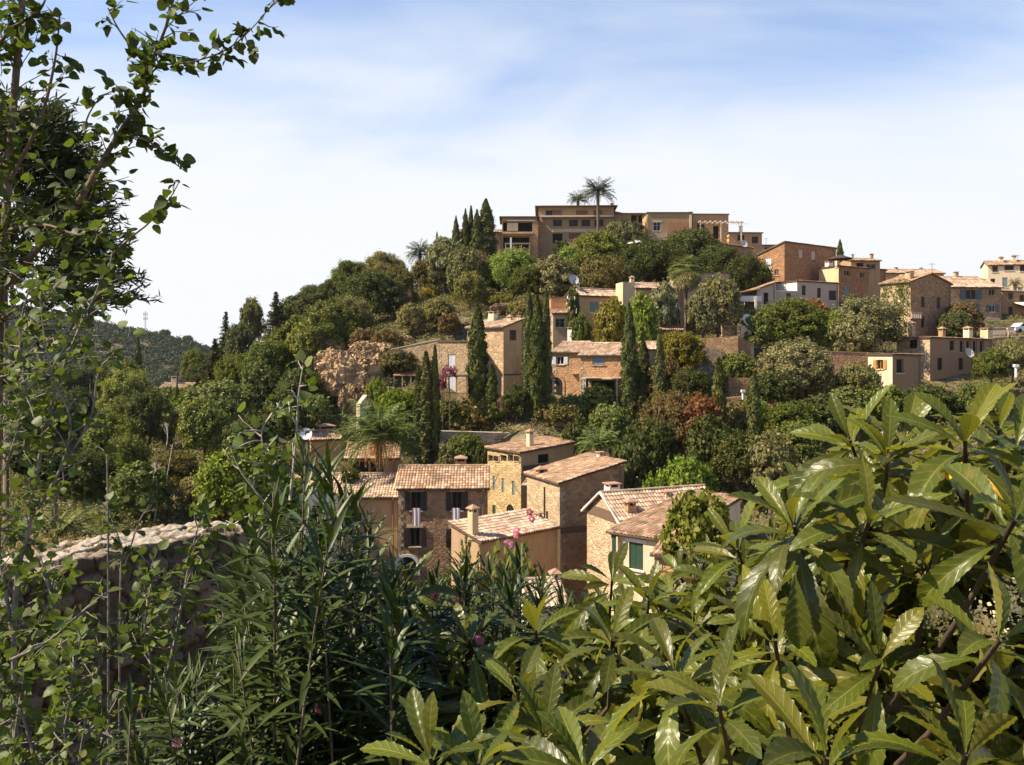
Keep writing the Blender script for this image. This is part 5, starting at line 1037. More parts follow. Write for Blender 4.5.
('airy', 752, 402, 436, 34, 83, 'fresh', 'thin bright green tree between the short cypresses'), ('shrub', 738, 358, 384, 34, 96, 'mid', 'clipped arch of greenery on the stone wall'), ('shrub', 712, 352, 374, 30, 98, 'olive', 'pale shrub at the foot of the grey buttress'), ('tree', 792, 405, 442, 44, 80, 'mid', 'green tree right of the dry grass patch'), ('tree', 825, 400, 440, 44, 82, 'deep', 'dark tree behind the topmost loquat leaves'), ('shrub', 768, 412, 440, 26, 79, 'yellow', 'dry yellow bush between the garden trees'), ('tree', 740, 436, 480, 50, 70, 'deep', 'dark tree hidden behind the loquat, left'), ('shrub', 858, 370, 400, 40, 92, 'olive', 'bush behind the cream hut with orange shutters'),
('shrub', 430, 287, 300, 14, 134, 'bright', 'bright yellow bush on the left slope'), ('tree', 700, 500, 556, 62, 44, 'pine', 'light green feathery tree beside the red tiled lean-to'),
# left slope
('shrub', 322, 356, 372, 16, 97, 'dull', 'dry bush hanging over the left shoulder of the rock face'), ('shrub', 352, 388, 404, 18, 92, 'olive', 'olive bush at the foot of the orange rock face'), ('shrub', 378, 340, 354, 22, 101, 'brown', 'brown dry bush over the upper rock ledge'), ('shrub', 356, 338, 352, 20, 103, 'yellow', 'yellowish bush above the orange rock face'),
('shrub', 515, 563, 640, 56, 48, 'mid', 'leafy bush in front of the small plastered house, right half'), ('shrub', 468, 566, 640, 50, 49, 'olive', 'olive toned bush in front of the small plastered house, left half'),
('shrub', 410, 588, 640, 50, 63, 'mid', 'bushes at the foot of the brown house, left part'), ('shrub', 455, 575, 640, 56, 62, 'deep', 'bushes at the foot of the brown house, right part'), ('tree', 500, 548, 600, 34, 70, 'deep', 'dark tree squeezed between brown house and tower house'), ('shrub', 600, 600, 650, 40, 50, 'mid', 'bush beneath the gabled cream stone house'),
('shrub', 490, 312, 322, 14, 119, 'dull', 'dry brush at the left of the rough rock band'), ('shrub', 517, 300, 316, 18, 119, 'olive', 'olive scrub at the right of the rough rock band'), ('shrub', 500, 296, 306, 22, 123, 'yellow', 'yellowish scrub above the rough rock band'),
('shrub', 338, 378, 400, 16, 95, 'dull', 'dry bush at the lower left edge of the orange rock face'), ('shrub', 364, 372, 382, 9, 93, 'olive', 'olive bush growing in the middle of the orange rock face'), ('shrub', 343, 354, 363, 10, 95, 'dull', 'dull bush on top of the orange rock face'), ('shrub', 372, 384, 402, 14, 93, 'yellow', 'yellowish bush at the right foot of the orange rock face'), ('shrub', 330, 392, 412, 18, 92, 'mid', 'green bush below the left shoulder of the rock face'), ('shrub', 384, 362, 380, 14, 96, 'mid', 'green bush between rock face and sunlit wall stub'),
('tree', 800, 425, 468, 50, 72, 'mid', 'green tree behind the loquat, between two dark crowns'), ('tree', 770, 440, 480, 44, 68, 'olive', 'olive toned crown just above the middle loquat leaves'), ('tree', 735, 405, 440, 30, 79, 'dull', 'dull crown below the lowest reddish retaining wall'), ('tree', 850, 392, 430, 46, 86, 'mid', 'green crown below the wall with the orange band'), ('shrub', 815, 372, 400, 36, 93, 'dull', 'dry scrub bush right of the grey bushy olive'), ('tree', 885, 392, 425, 44, 88, 'mid', 'tree below the cream hut, partly behind loquat leaves'), ('tree', 930, 392, 425, 50, 90, 'deep', 'dark tree below the four chimney house'), ('tree', 985, 388, 425, 50, 90, 'mid', 'green tree below the bollard at right'), ('shrub', 575, 398, 418, 30, 91, 'mid', 'green bush at the foot of the arched doorway cottage'), ('shrub', 545, 392, 412, 22, 89, 'fresh', 'fresh low bush in front of the tall trio'), ('tree', 660, 405, 440, 34, 82, 'dull', 'dull bushy tree left of the large brown one'), ('tree', 610, 412, 440, 40, 85, 'mid', 'green bushy tree above the spiky palm'), ('tree', 495, 402, 428, 26, 92, 'mid', 'green bush tree under the magenta bougainvillea'), ('shrub', 640, 440, 470, 40, 76, 'mid', 'leafy bush between spiky palm and autumn trees'),
('tree', 270, 345, 395, 46, 112, 'mid', 'green tree in front of the tiled spur house'), ('tree', 262, 372, 425, 40, 96, 'deep', 'tall dark tree beneath the tiled spur house'), ('tree', 300, 372, 420, 44, 95, 'deep', 'dark green tree left of the small rounded rock'), ('tree', 316, 398, 432, 28, 90, 'mid', 'green tree above the boxy chimney house'), ('tree', 168, 389, 418, 36, 118, 'mid', 'leafy tree hiding the front of the distant low house'), ('tree', 190, 388, 418, 26, 118, 'pine', 'light green tree at the right end of the distant low house'), ('tree', 285, 398, 442, 40, 86, 'deep', 'dark tree just left of the small dish'), ('tree', 238, 358, 405, 40, 118, 'pine', 'light green pine like tree on the spur flank'), ('tree', 205, 365, 400, 34, 135, 'deep', 'dark tree at the toe of the spur'),
('olive', 222, 388, 450, 66, 92, 'mid', 'big rounded green bushy tree in the left valley'), ('olive', 205, 405, 460, 44, 86, 'pine', 'green tree overlapping the big rounded bushy one'), ('shrub', 228, 382, 400, 42, 102, 'yellow', 'yellow green top above the big rounded bushy tree'), ('tree', 250, 420, 468, 46, 80, 'deep', 'dark crown right of the big rounded bushy tree'), ('tree', 230, 460, 512, 60, 62, 'fresh', 'fresh green tree above the dry stone wall'), ('shrub', 262, 452, 495, 44, 66, 'mid', 'dense green bush behind the oleander tips'), ('shrub', 205, 478, 515, 44, 58, 'dull', 'dry brush above the flat stones of the wall'), ('shrub', 280, 478, 525, 44, 60, 'fresh', 'bright shrub left of the broken gable'),
('tree', 128, 375, 440, 44, 110, 'pine', 'tall light green pine in the left valley'), ('tree', 148, 395, 462, 38, 100, 'deep', 'dark pine right of the tall light green one'), ('tree', 112, 418, 470, 46, 86, 'pine', 'light green young pine in front of the dark pine'), ('airy', 127, 440, 500, 40, 72, 'mid', 'loose green tree below the young pine'), ('tree', 90, 455, 512, 46, 68, 'deep', 'dark olive tree in the valley shade'), ('shrub', 140, 470, 520, 54, 60, 'mid', 'green thicket above the wall, centre left'), ('shrub', 78, 458, 505, 44, 62, 'pine', 'light green thicket beside the fan shaped plant'), ('shrub', 175, 455, 492, 42, 72, 'dull', 'dull thicket under the white branches'), ('tree', 168, 405, 440, 24, 100, 'pine', 'narrow green tree below the thin dark pole'), ('tree', 182, 398, 425, 26, 112, 'fresh', 'fir like green tree by the red earth bank'),
('tree', 75, 392, 440, 36, 118, 'deep', 'dark woodland tree far in the left valley'), ('tree', 50, 395, 450, 44, 112, 'deep', 'shadowed tree behind the poplar leaves'), ('tree', 20, 400, 460, 50, 108, 'mid', 'valley tree behind the poplar trunk'), ('tree', 100, 362, 400, 40, 165, 'deep', 'distant dark tree in front of the far hill'), ('tree', 60, 368, 405, 44, 160, 'deep', 'distant tree at the foot of the far hill'), ('tree', 195, 352, 382, 22, 160, 'mid', 'small tree where spur meets far hill'), ('tree', 128, 348, 392, 34, 168, 'pine', 'yellow green tree crown below the lone thin cypress') if False else ('tree', 125, 366, 395, 30, 150, 'pine', 'yellow green crown below the lone thin cypress'),
('tree', 165, 330, 342, 10, 600, 'deep', 'larger round tree on the far hill skyline'), ('tree', 188, 336, 348, 9, 598, 'deep', 'small round tree on the far hill skyline'), ('tree', 153, 334, 342, 12, 601, 'deep', 'bushy trees beside the mast on the far hill'),
('shrub', 330, 420, 445, 20, 82, 'mid', 'bush on the roofline of the boxy chimney house') ,
('tree', 350, 465, 500, 20, 74, 'deep', 'dark bush under the drooping palm'), ('shrub', 404, 418, 450, 30, 84, 'fresh', 'fresh green garden bush right of the drooping palm'),
]
GRP = {'cypress': 'dark cypress trees', 'fir': 'layered conifers on the left spur'}
for t in TREES:
    kind, px, top, bot, wpx, Y, colr, lab = t
    plant(kind, px, top, bot, wpx, Y, colr, lab, 'bush' if kind == 'shrub' else 'cypress' if kind == 'cypress' else 'tree', GRP.get(kind))
# palms
palm(598, 193, 150, 20, 'deep', 'tall skyline palm rising in front of the hilltop villa', nf=44, trunk_r=.24, low=-.25)
palm(578, 201, 158, 13, 'deep', 'smaller palm crown behind the villa roof', nf=36, low=-.1)
palm(420, 253, 148, 17, 'deep', 'feathery skyline palm left of the hilltop cypresses', nf=50, low=-.6)
palm(686, 270, 110, 16, (.15, .17, .05), 'shaggy fan palm with a tall bare trunk below the dark evergreens', True, 56, .2, skirt=(.95, (.30, .21, .10)), low=-1.0)
palm(379, 436, 76, 44, (.12, .16, .045), 'large drooping date palm with dead orange fronds behind the oleander', nf=60, trunk_r=.24, skirt=(.62, (.75, .38, .12)), low=-.35)
palm(599, 446, 80, 25, (.12, .165, .04), 'spiky green palm in the garden above the long brown side wall', nf=46, low=-.2)
palm(1015, 284, 140, 9, 'mid', 'small palm before the pale yellow house at the right edge', nf=30, low=-.3)
palm(500, 512, 75, 7, 'mid', 'little cactus like palm in front of the tower house wall', nf=22, low=-.1) if False else None
# bougainvillea, ivy
for px, top, bot, w_, Y, lab in ((449, 367, 379, 15, 91, 'magenta bougainvillea on the thin post pergola'), (442, 376, 394, 10, 91, 'dangling bougainvillea stem left of the white door'), (505, 399, 413, 17, 91.5, 'magenta bougainvillea bush by the short narrow cypress')):
    c = P(px, bot, Y); me, cw, ch = proto('round', w_ / F * Y, (bot - top) / F * Y); w2 = w_ / F * Y; h2 = (bot - top) / F * Y; g0 = min(gz1(c.x, Y), c.z - .3)
    root = empty('bougainvillea', (c.x, Y, g0)); tag(root, lab, 'flowering climber'); link_mesh('blossom', me, root, (0, 0, c.z - g0), (w2 / cw, w2 / cw, h2 / ch), color=(.25, .085, .16))
    s_ = MB(); s_.tube([(0, 0, -.2), (.1, 0, (c.z - g0) * .6), (0, 0, c.z - g0 + h2 * .4)], .05, 5); s_.build('stem', M_BARK, root)
def ivy(house, face, rects, dens, col, label, name='ivy'):
    C = []; n = -house.dL if face == 'R' else -house.dR; d = house.dR if face == 'R' else house.dL
    for (px0, px1, py0, py1) in rects:
        u0, z1 = house.loc(face, px0, py0); u1, z0 = house.loc(face, px1, py1); u0, u1 = sorted((u0, u1)); m = int(abs(u1 - u0) * abs(z1 - z0) * dens)
        u = RG.uniform(u0, u1, m); z = RG.uniform(min(z0, z1), max(z0, z1), m); keep = vnoise(u + 50, z + 50, .7, 3) > -.28; u = u[keep]; z = z[keep]
        off = .05 + .3 * RG.random(len(u)) ** 2
        for a_, b_, c_ in zip(u, z, off): C.append(house.base + d * a_ + n * c_ + Vector((0, 0, b_)))
    C = np.array([tuple(c) for c in C]); N = unit(np.array([tuple(n)]) + RG.normal(size=(len(C), 3)) * .5); o0 = C.mean(0)
    V, Q = quads_from(C - o0, N, RG.uniform(.1, .2, len(C)), 1.2); o = link_mesh(name, np_mesh(name, V, Q, M_LEAF), None, tuple(o0), color=col); tag(o, label, 'climbing plant')
ivy(HIVY, 'L', [(881, 893, 284, 297), (893, 903, 280, 312), (899, 910, 279, 325)], 60, (.09, .13, .025), 'bright green ivy climbing the sunlit side of the gabled brown house')
# ---------------------------------------------------------------- undergrowth of the slopes (uncountable)
def scrub(n, xr, yr, seed, leaf, cl, name, label, colr, mat, per=40, clear=True, cond=None):
    global RG
    RG = np.random.default_rng(seed); x = RG.uniform(*xr, n); y = RG.uniform(*yr, n)
    keep = np.abs(x) < (y * .62 + 12)
    if cond is not None: keep &= cond(x, y)
    x = x[keep]; y = y[keep]
    if clear:
        for base, dR, dL, W, D, zt in FOOT:
            u = (x - base.x) * dR.x + (y - base.y) * dR.y; v = (x - base.x) * dL.x + (y - base.y) * dL.y; k = ~((u > -1.2) & (u < W + 1.2) & (v > -1.6) & (v < D + 1)); x = x[k]; y = y[k]
    z = gz(x, y); n = len(x); r = RG.uniform(cl[0], cl[1], n) * (1 + .8 * vnoise(x, y, 6, 5)); 
    idx = np.repeat(np.arange(n), per); dd = unit(RG.normal(size=(len(idx), 3))); dd[:, 2] = np.abs(dd[:, 2])
    C = np.stack([x, y, z], 1)[idx] + dd * (r[idx] * RG.uniform(.5, 1.0, len(idx)))[:, None] * np.array([1.1, 1.1, .9])
    N = unit(dd + RG.normal(size=(len(idx), 3)) * .6); V, Q = quads_from(C, N, leaf * RG.uniform(.6, 1.4, len(idx)), 1.5)
    o = link_mesh(name, np_mesh(name, V, Q, mat), color=colr); tag(o, label, 'undergrowth', kind='stuff'); return o
scrub(26000, (-90, 110), (40, 172), 21, .13, (.35, 1.2), 'undergrowth', 'low scrub and dry brush covering the slopes', (.17, .155, .06), M_SCRUB, 46)
scrub(6000, (-75, -8), (30, 150), 22, .14, (.5, 1.3), 'undergrowth', 'denser green scrub of the left valley', (.13, .14, .04), M_SCRUB, 50)
scrub(9500, (-430, -60), (330, 720), 23, .8, (1.6, 4.2), 'far_woodland', 'evergreen woodland covering the far hill', (.048, .062, .03), M_LEAFD, 42, False, lambda x, y: (x / y > -.66) & (x / y < -.25))
scrub(1800, (-150, -35), (160, 340), 24, .5, (1.2, 2.6), 'far_woodland', 'woods at the foot of the far hill', (.065, .08, .035), M_LEAFD, 42, False, lambda x, y: (x / y > -.66) & (x / y < -.28))

def cable(a, c, sag, label):
    A, B = P(*a), P(*c); b = MB(); b.tube([A.lerp(B, k / 14) - A - Vector((0, 0, sag * 4 * (k / 14) * (1 - k / 14))) for k in range(15)], .022, 4); o = b.build('overhead_cable', M_IRON, None, loc=A); tag(o, label, 'cable')
cable((524, 337, 101), (566, 300, 112), .5, 'cable sagging from the peaked stone house up to the white gable'); cable((729, 277, 122), (776, 262, 139), .6, 'cable from the plain beige block to the red gable house'); cable((885, 283, 133), (912, 284, 119), .3, 'cable between terracotta house and ivy house'); cable((951, 292, 121), (1008, 330, 116), .8, 'cable from the ivy house to the pale utility pole'); cable((487, 494, 70), (500, 470, 79), .2, 'cable between brown house and tower house')
# ================================================================ foreground
HAZE = 0.00007
def strips(B, D, N, L, W, prof, K, M, curl=0.6, fold=0.25, ribs=0, rib=0.0, serr=0.0, twist=0.0, lobes=None):
    """leaves as curved strips: base B, direction D, face normal N, length L, half width W; curl bends towards -N"""
    n = len(B); D = unit(D); N = unit(N - (N * D).sum(1, keepdims=True) * D); Sd = np.cross(D, N)
    L = np.broadcast_to(L, n); W = np.broadcast_to(W, n); curl = np.broadcast_to(curl, n) + 1e-4
    t = np.linspace(0, 1, K + 1); s = np.linspace(-1, 1, M + 1)
    w = np.interp(t, *prof); w = w * (1 + serr * np.where(np.arange(K + 1) % 2, 1, -1))
    ct = curl[:, None] * t[None]; ax = np.sin(ct) / curl[:, None]; dn = (1 - np.cos(ct)) / curl[:, None]
    cen = B[:, None] + L[:, None, None] * (D[:, None] * ax[..., None] - N[:, None] * dn[..., None])
    Nc = N[:, None] * np.cos(ct)[..., None] + D[:, None] * np.sin(ct)[..., None]
    a = np.abs(s)
    wl = (L * 0 + W)[:, None, None] * w[None, :, None] * s[None, None, :]
    hgt = fold * np.abs(wl)
    if ribs: hgt = hgt + rib * (W[:, None, None]) * np.cos(2 * np.pi * ribs * (t[None, :, None] - .16 * a[None, None, :])) * np.minimum(1, w[None, :, None] * 1.5) * np.minimum(1, a[None, None, :] * 3)
    V = cen[:, :, None] + Sd[:, None, None] * wl[..., None] + Nc[:, :, None] * hgt[..., None]
    V = V.reshape(-1, 3); st = (K + 1) * (M + 1); i, j = np.meshgrid(np.arange(K), np.arange(M), indexing='ij'); q = (i * (M + 1) + j).ravel()
    Q = np.stack([q, q + 1, q + M + 2, q + M + 1], 1); Q = (Q[None] + (np.arange(n) * st)[:, None, None]).reshape(-1, 4)
    uv = np.stack(np.meshgrid(t, s * .5 + .5, indexing='ij')[::-1], 2).reshape(-1, 2); uv = np.tile(uv, (n, 1))
    return V, Q, uv
def biglleaf_mat(name, top, under, vein, gloss=0.32, trans=0.18, nveins=8.0, spot=0.35, spec=0.5):
    m, T = newmat(name); g = T.n('ShaderNodeNewGeometry'); uv = T.n('ShaderNodeTexCoord').outputs['UV']; rp = g.outputs['Random Per Island']
    sx = T.n('ShaderNodeSeparateXYZ', i={0: uv}).outputs; a = T.math('ABSOLUTE', T.math('SUBTRACT', sx[0], .5)); 
    mid = T.n('ShaderNodeMapRange', clamp=True, i={0: a, 1: 0.012, 2: 0.045, 3: 1.0, 4: 0.0}).outputs[0]
    ph = T.math('FRACT', T.math('MULTIPLY', T.math('SUBTRACT', sx[1], T.math('MULTIPLY', a, .32)), nveins)); vn = T.n('ShaderNodeMapRange', clamp=True, i={0: T.math('ABSOLUTE', T.math('SUBTRACT', ph, .5)), 1: 0.38, 2: 0.5, 3: 0.0, 4: 0.5}).outputs[0]
    vs = T.math('MAXIMUM', mid, vn)
    v = T.n('ShaderNodeMapRange', i={0: rp, 3: .62, 4: 1.35}).outputs[0]; r2 = T.n('ShaderNodeTexWhiteNoise', noise_dimensions='1D', i={'W': T.math('MULTIPLY', rp, 517.3)}).outputs[0]
    ct = T.mix(T.n('ShaderNodeMapRange', clamp=True, i={0: r2, 1: .6, 2: 1., 3: 0., 4: .55}).outputs[0], (*top, 1), (top[0] * 2.0, top[1] * 1.35, top[2] * .9, 1))
    ct = T.mix(vs, ct, (*vein, 1)); cu = T.mix(vs, (*under, 1), (under[0] * .6, under[1] * .68, under[2] * .6, 1)); c = T.mix(g.outputs['Backfacing'], ct, cu)
    ob = T.n('ShaderNodeTexCoord').outputs['Object']; sp = T.n('ShaderNodeMapRange', clamp=True, i={0: T.noise(ob, 22, 4, .6), 1: .58, 2: .72, 3: 0., 4: spot}).outputs[0]
    c = T.mix(sp, c, (.22, .15, .05, 1)); c = T.n('ShaderNodeHueSaturation', i={0: .5, 1: 1., 2: v, 4: c}).outputs[0]
    rg = T.n('ShaderNodeMapRange', i={0: g.outputs['Backfacing'], 3: gloss, 4: .8}).outputs[0]
    p = T.n('ShaderNodeBsdfPrincipled', i={'Base Color': c, 'Roughness': rg, 'Specular IOR Level': spec}); T.link(bump(T, T.math('ADD', vn, T.math('MULTIPLY', T.noise(ob, 120, 2), .3)), .25, .003), p.inputs['Normal'])
    tr = T.n('ShaderNodeBsdfTranslucent', i={0: T.mix(1.0, c, (1.5, 1.7, .5, 1), 'MULTIPLY')}); out(T, T.n('ShaderNodeMixShader', i={0: trans, 1: p.outputs[0], 2: tr.outputs[0]}).outputs[0]); return m
M_LOQ = biglleaf_mat('loquat_leaf', (.076, .090, .009), (.23, .20, .045), (.17, .18, .035), .36, .28, 8.0, .35, .34)
M_OLE = biglleaf_mat('oleander_leaf', (.030, .050, .009), (.055, .075, .018), (.07, .09, .025), .42, .15, 0.0, .12, .3)
M_POP = biglleaf_mat('poplar_leaf', (.075, .105, .016), (.13, .15, .05), (.16, .2, .06), .5, .3, 5.0, .15, .3)
M_POPD = biglleaf_mat('poplar_leaf_shaded', (.055, .075, .012), (.075, .095, .026), (.09, .12, .04), .5, .34, 5.0, .1, .3)  # darker copy of the poplar leaf, backlit shade put into its colour
PR_LOQ = ([0, .06, .25, .5, .68, .84, .95, 1], [.07, .14, .52, .92, 1, .74, .32, .02])
PR_OLE = ([0, .1, .4, .7, 1], [.15, .55, 1, .8, .02])
PR_POP = ([0, .07, .10, .3, .42, .52, .68, .75, 1], [.03, .03, .55, 1.0, .72, .86, .5, .52, .02])
class Cloud:
    def __init__(s): s.V = []; s.Q = []; s.U = []; s.n = 0
    def add(s, V, Q, U): s.V.append(V); s.Q.append(Q + s.n); s.U.append(U); s.n += len(V)
    def build(s, name, mat, parent, o0, color=None):
        V = np.concatenate(s.V) - np.array(o0); return link_mesh(name, np_mesh(name, V, np.concatenate(s.Q), mat, True, np.concatenate(s.U)), parent, color=color)
def vec(p): return np.array(tuple(p))
# ---- dry stone wall
def cells(u, v, su, sv, seed, tilt=False):
    tl_ = u * 0
    x, y = u / su, v / sv; xi, yi = np.floor(x), np.floor(y); d1 = np.full(u.shape, 9.); d2 = d1.copy(); idv = d1 * 0
    def h(a, b, k): return np.modf(np.abs(np.sin(a * 12.9898 + b * 78.233 + k * 37.7 + seed) * 43758.5453))[0]
    for i in (-1, 0, 1):
        for j in (-1, 0, 1):
            a, b = xi + i, yi + j; cx = a + .05 + .9 * h(a, b, 1) + (b % 2) * .4; cy = b + .1 + .8 * h(a, b, 2); d = np.hypot((x - cx), (y - cy) * .9)
            new = d < d1; d2 = np.where(new, d1, np.minimum(d2, d)); idv = np.where(new, h(a, b, 3), idv); tl_ = np.where(new, (x - cx) * (h(a, b, 4) - .5) + (y - cy) * (h(a, b, 5) - .5), tl_); d1 = np.where(new, d, d1)
    return (d2 - d1, idv, tl_) if tilt else (d2 - d1, idv)
A0, A1 = Vector((-5.7, 3.48, -1.607)), Vector((-2.37, 7.80, -1.607)); wd = (A1 - A0); WL = wd.length; wd.normalize(); wn = Vector((-wd.y, wd.x, 0)); TH = .5
nu, nf_, nt = 330, 130, 44
us = np.linspace(0, WL, nu); 
prof = [(0, z) for z in np.linspace(-3.4, 0, nf_)] + [(x, 0) for x in np.linspace(0, TH, nt)[1:]] + [(TH, z) for z in np.linspace(0, -1.5, 12)[1:]]
prof = np.array(prof); sl_ = np.concatenate([[0], np.cumsum(np.hypot(*(prof[1:] - prof[:-1]).T))])
UU, SS_ = np.meshgrid(us, sl_, indexing='ij'); Ud = UU + vnoise(UU, SS_, .11, 21) * .06; Vd = SS_ + vnoise(UU, SS_, .1, 22) * .05; g1, i1, t1 = cells(Ud, Vd, .19, .115, 3, True); g2, i2, t2 = cells(Ud, Vd, .25, .16, 8, True); top = (np.arange(len(prof)) >= nf_ - 1) & (np.arange(len(prof)) < nf_ + nt - 1)
dF = np.clip(g1 * 7, 0, 1) * .045 + i1 * .055 + t1 * .09; dT = np.clip(g2 * 8, 0, 1) * .02 + i2 * .03 + t2 * .04; rough = (vnoise(UU * 1., SS_, .07, 9) + vnoise(UU, SS_, .028, 4) * .8 + vnoise(UU, SS_, .16, 5) * 1.2) * .026
PX = np.broadcast_to(prof[:, 0], UU.shape).copy(); PZ = np.broadcast_to(prof[:, 1], UU.shape).copy()
PX = np.where(top[None] & (np.arange(len(prof)) > nf_ - 1)[None], PX, PX - (dF + rough)); PZ = np.where(top[None], PZ + dT + rough + vnoise(UU, SS_, .8, 2) * .08, PZ)
PX = PX + vnoise(UU, SS_, .9, 6) * .12; endr = np.clip((UU - (WL - .25)) / .25, 0, 1)
V = np.array(tuple(A0))[None, None] + UU[..., None] * vec(wd) + PX[..., None] * vec(wn); V[..., 2] += PZ
m2 = len(prof); i, j = np.meshgrid(np.arange(nu - 1), np.arange(m2 - 1), indexing='ij'); k = (i * m2 + j).ravel(); Q = np.stack([k, k + m2, k + m2 + 1, k + 1], 1)
mi = (top[:-1] & top[1:])[j.ravel()].astype(int)
# closed, rough end of the wall
ev = V[-1]; ce = len(V.reshape(-1, 3)); VV = list(V.reshape(-1, 3)); eq = []
back = ev[-1]; Mx = 16; rows = []
fr = ev[:nf_]; bk = np.stack([vec(A0 + wd * WL + wn * TH) + np.array([0, 0, z]) for z in prof[:nf_, 1]])
ge, ie = cells(*np.meshgrid(np.linspace(0, TH, Mx), sl_[:nf_]), .25, .16, 14)
E = fr[:, None] * (1 - np.linspace(0, 1, Mx))[None, :, None] + bk[:, None] * np.linspace(0, 1, Mx)[None, :, None]; E = E + vec(wd) * (np.clip(ge * 3, 0, 1) ** .6 * .05 + ie * .06)[..., None] * np.minimum(1, np.linspace(0, 6, Mx))[None, :, None]
VV = np.concatenate([V.reshape(-1, 3), E.reshape(-1, 3)]); tone = np.concatenate([np.where(top[None], i2, i1).ravel(), ie.ravel()]); gap = np.concatenate([np.where(top[None], g2, g1).ravel(), ge.ravel()])
i, j = np.meshgrid(np.arange(nf_ - 1), np.arange(Mx - 1), indexing='ij'); k = ce + (i * Mx + j).ravel(); Q = np.concatenate([Q, np.stack([k, k + 1, k + Mx + 1, k + Mx], 1)]); mi = np.concatenate([mi, np.zeros(len(k), int)])
def fieldstone(name, cols, sc):
    m, T = newmat(name); tco = T.n('ShaderNodeTexCoord').outputs['Object']; r = T.n('ShaderNodeAttribute', attribute_name='tone').outputs['Fac']; gp = T.n('ShaderNodeAttribute', attribute_name='gap').outputs['Fac']
    c = T.ramp(T.math('ADD', T.math('MULTIPLY', r, .5), T.math('MULTIPLY', T.noise(tco, 5, 6, .7), .5)), [(.25, cols[0]), (.5, cols[1]), (.75, cols[2])]); f = T.noise(tco, 45, 4, .7)
    c = T.mix(T.n('ShaderNodeMapRange', clamp=True, i={0: gp, 1: .03, 2: .16, 3: 1., 4: 0.}).outputs[0], c, (.07, .05, .033, 1))
    c = T.n('ShaderNodeHueSaturation', i={0: .5, 1: 1., 2: T.n('ShaderNodeMapRange', i={0: f, 1: .3, 2: .7, 3: .7, 4: 1.25}).outputs[0], 4: c}).outputs[0]
    p = T.n('ShaderNodeBsdfPrincipled', i={'Base Color': c, 'Roughness': .92, 'Specular IOR Level': .15}); T.link(bump(T, f, .8, .012), p.inputs['Normal']); out(T, p.outputs[0]); return m
o = link_mesh('dry_stone_wall', np_mesh('dry_stone_wall', VV - vec(A0), Q, [fieldstone('shaded_wall_stone', ((.06, .042, .03), (.11, .078, .054), (.18, .13, .09)), 5), fieldstone('cap_stone', ((.20, .145, .09), (.33, .26, .18), (.44, .37, .28)), 3.2)], False, None, mi), None, tuple(A0))  # face stones coloured darker for the shaded side, cap stones kept pale
for nm, arr in (('tone', tone), ('gap', gap)):
    at = o.data.attributes.new(nm, 'FLOAT', 'POINT'); at.data.foreach_set('value', np.asarray(arr, dtype=np.float32))
tag(o, 'rough dry stone wall with pale flat capping stones in the left foreground', 'stone wall')
# earth terrace behind the wall
b = MB(); NX, NY = 40, 30
def tp(i, j):
    p = A0 + wd * (i / (NX - 1) * (WL - 1.0) - .5) + wn * (TH - .1 + j / (NY - 1) * 4.5); t = j / (NY - 1); return (p.x, p.y, -1.74 + float(vnoise(np.array([p.x]), np.array([p.y]), .7, 4)[0]) * .16 - 5.5 * max(0, t - .35) ** 1.6 - 3 * max(0, i / (NX - 1) - .82) * t * 4)
for i in range(NX - 1):
    for j in range(NY - 1): b.poly([tp(i, j), tp(i + 1, j), tp(i + 1, j + 1), tp(i, j + 1)])
o = b.build('earth_terrace', M_GROUND, smooth=True); tag(o, kind='structure')
def grass(n, area, hgt, col, name, label, seed=3):
    r = np.random.default_rng(seed); B = np.array([area(r) for _ in range(n)]); D = unit(np.stack([r.normal(0, .5, n), r.normal(0, .5, n), np.ones(n)], 1)); N = unit(r.normal(size=(n, 3)))
    V, Q, U = strips(B, D, N, hgt * r.uniform(.5, 1.2, n), .004, ([0, 1], [1, .1]), 3, 1, curl=r.uniform(.2, 1.6, n), fold=0); o = link_mesh(name, np_mesh(name, V, Q, M_SCRUB), color=col); tag(o, label, 'grass', kind='stuff')
def beh(r): p = A0 + wd * r.uniform(0, WL - 1.2) + wn * (TH * .75 + abs(r.normal(0, .5))); return (p.x, p.y, -1.66)
grass(5200, beh, .20, (.34, .24, .12), 'dry_grass', 'dry straw coloured grass along the back of the wall')

# ---- loquat trees (big ribbed leaves in rosettes)
def rosette_leaves(r, c, axis, L, n, cloud_args):
    n = n + 3
    ax = Vector(axis).normalized(); a = ax.orthogonal().normalized(); b_ = ax.cross(a); ph = r.uniform(0, 6.28)
    for k in range(n):
        t = (k + .5) / n; th = ph + k * 2.39996 + r.uniform(-.25, .25); el = math.radians(76 - 92 * t ** .8 + r.uniform(-12, 12)); rad = a * math.cos(th) + b_ * math.sin(th)
        d = ax * math.sin(el) + rad * math.cos(el); nn = ax * math.cos(el) - rad * math.sin(el)
        nn = nn + a * r.uniform(-.35, .35) + b_ * r.uniform(-.35, .35)
        l = L * 1.04 * (0.62 + .5 * t) * r.uniform(.8, 1.15); cloud_args.append((tuple(Vector(c) + d * .012 - ax * .05 * t), tuple(d), tuple(nn), l, l * r.uniform(.115, .155), r.uniform(.35, 1.5) * (.5 + .85 * t), r.uniform(.1, .5)))
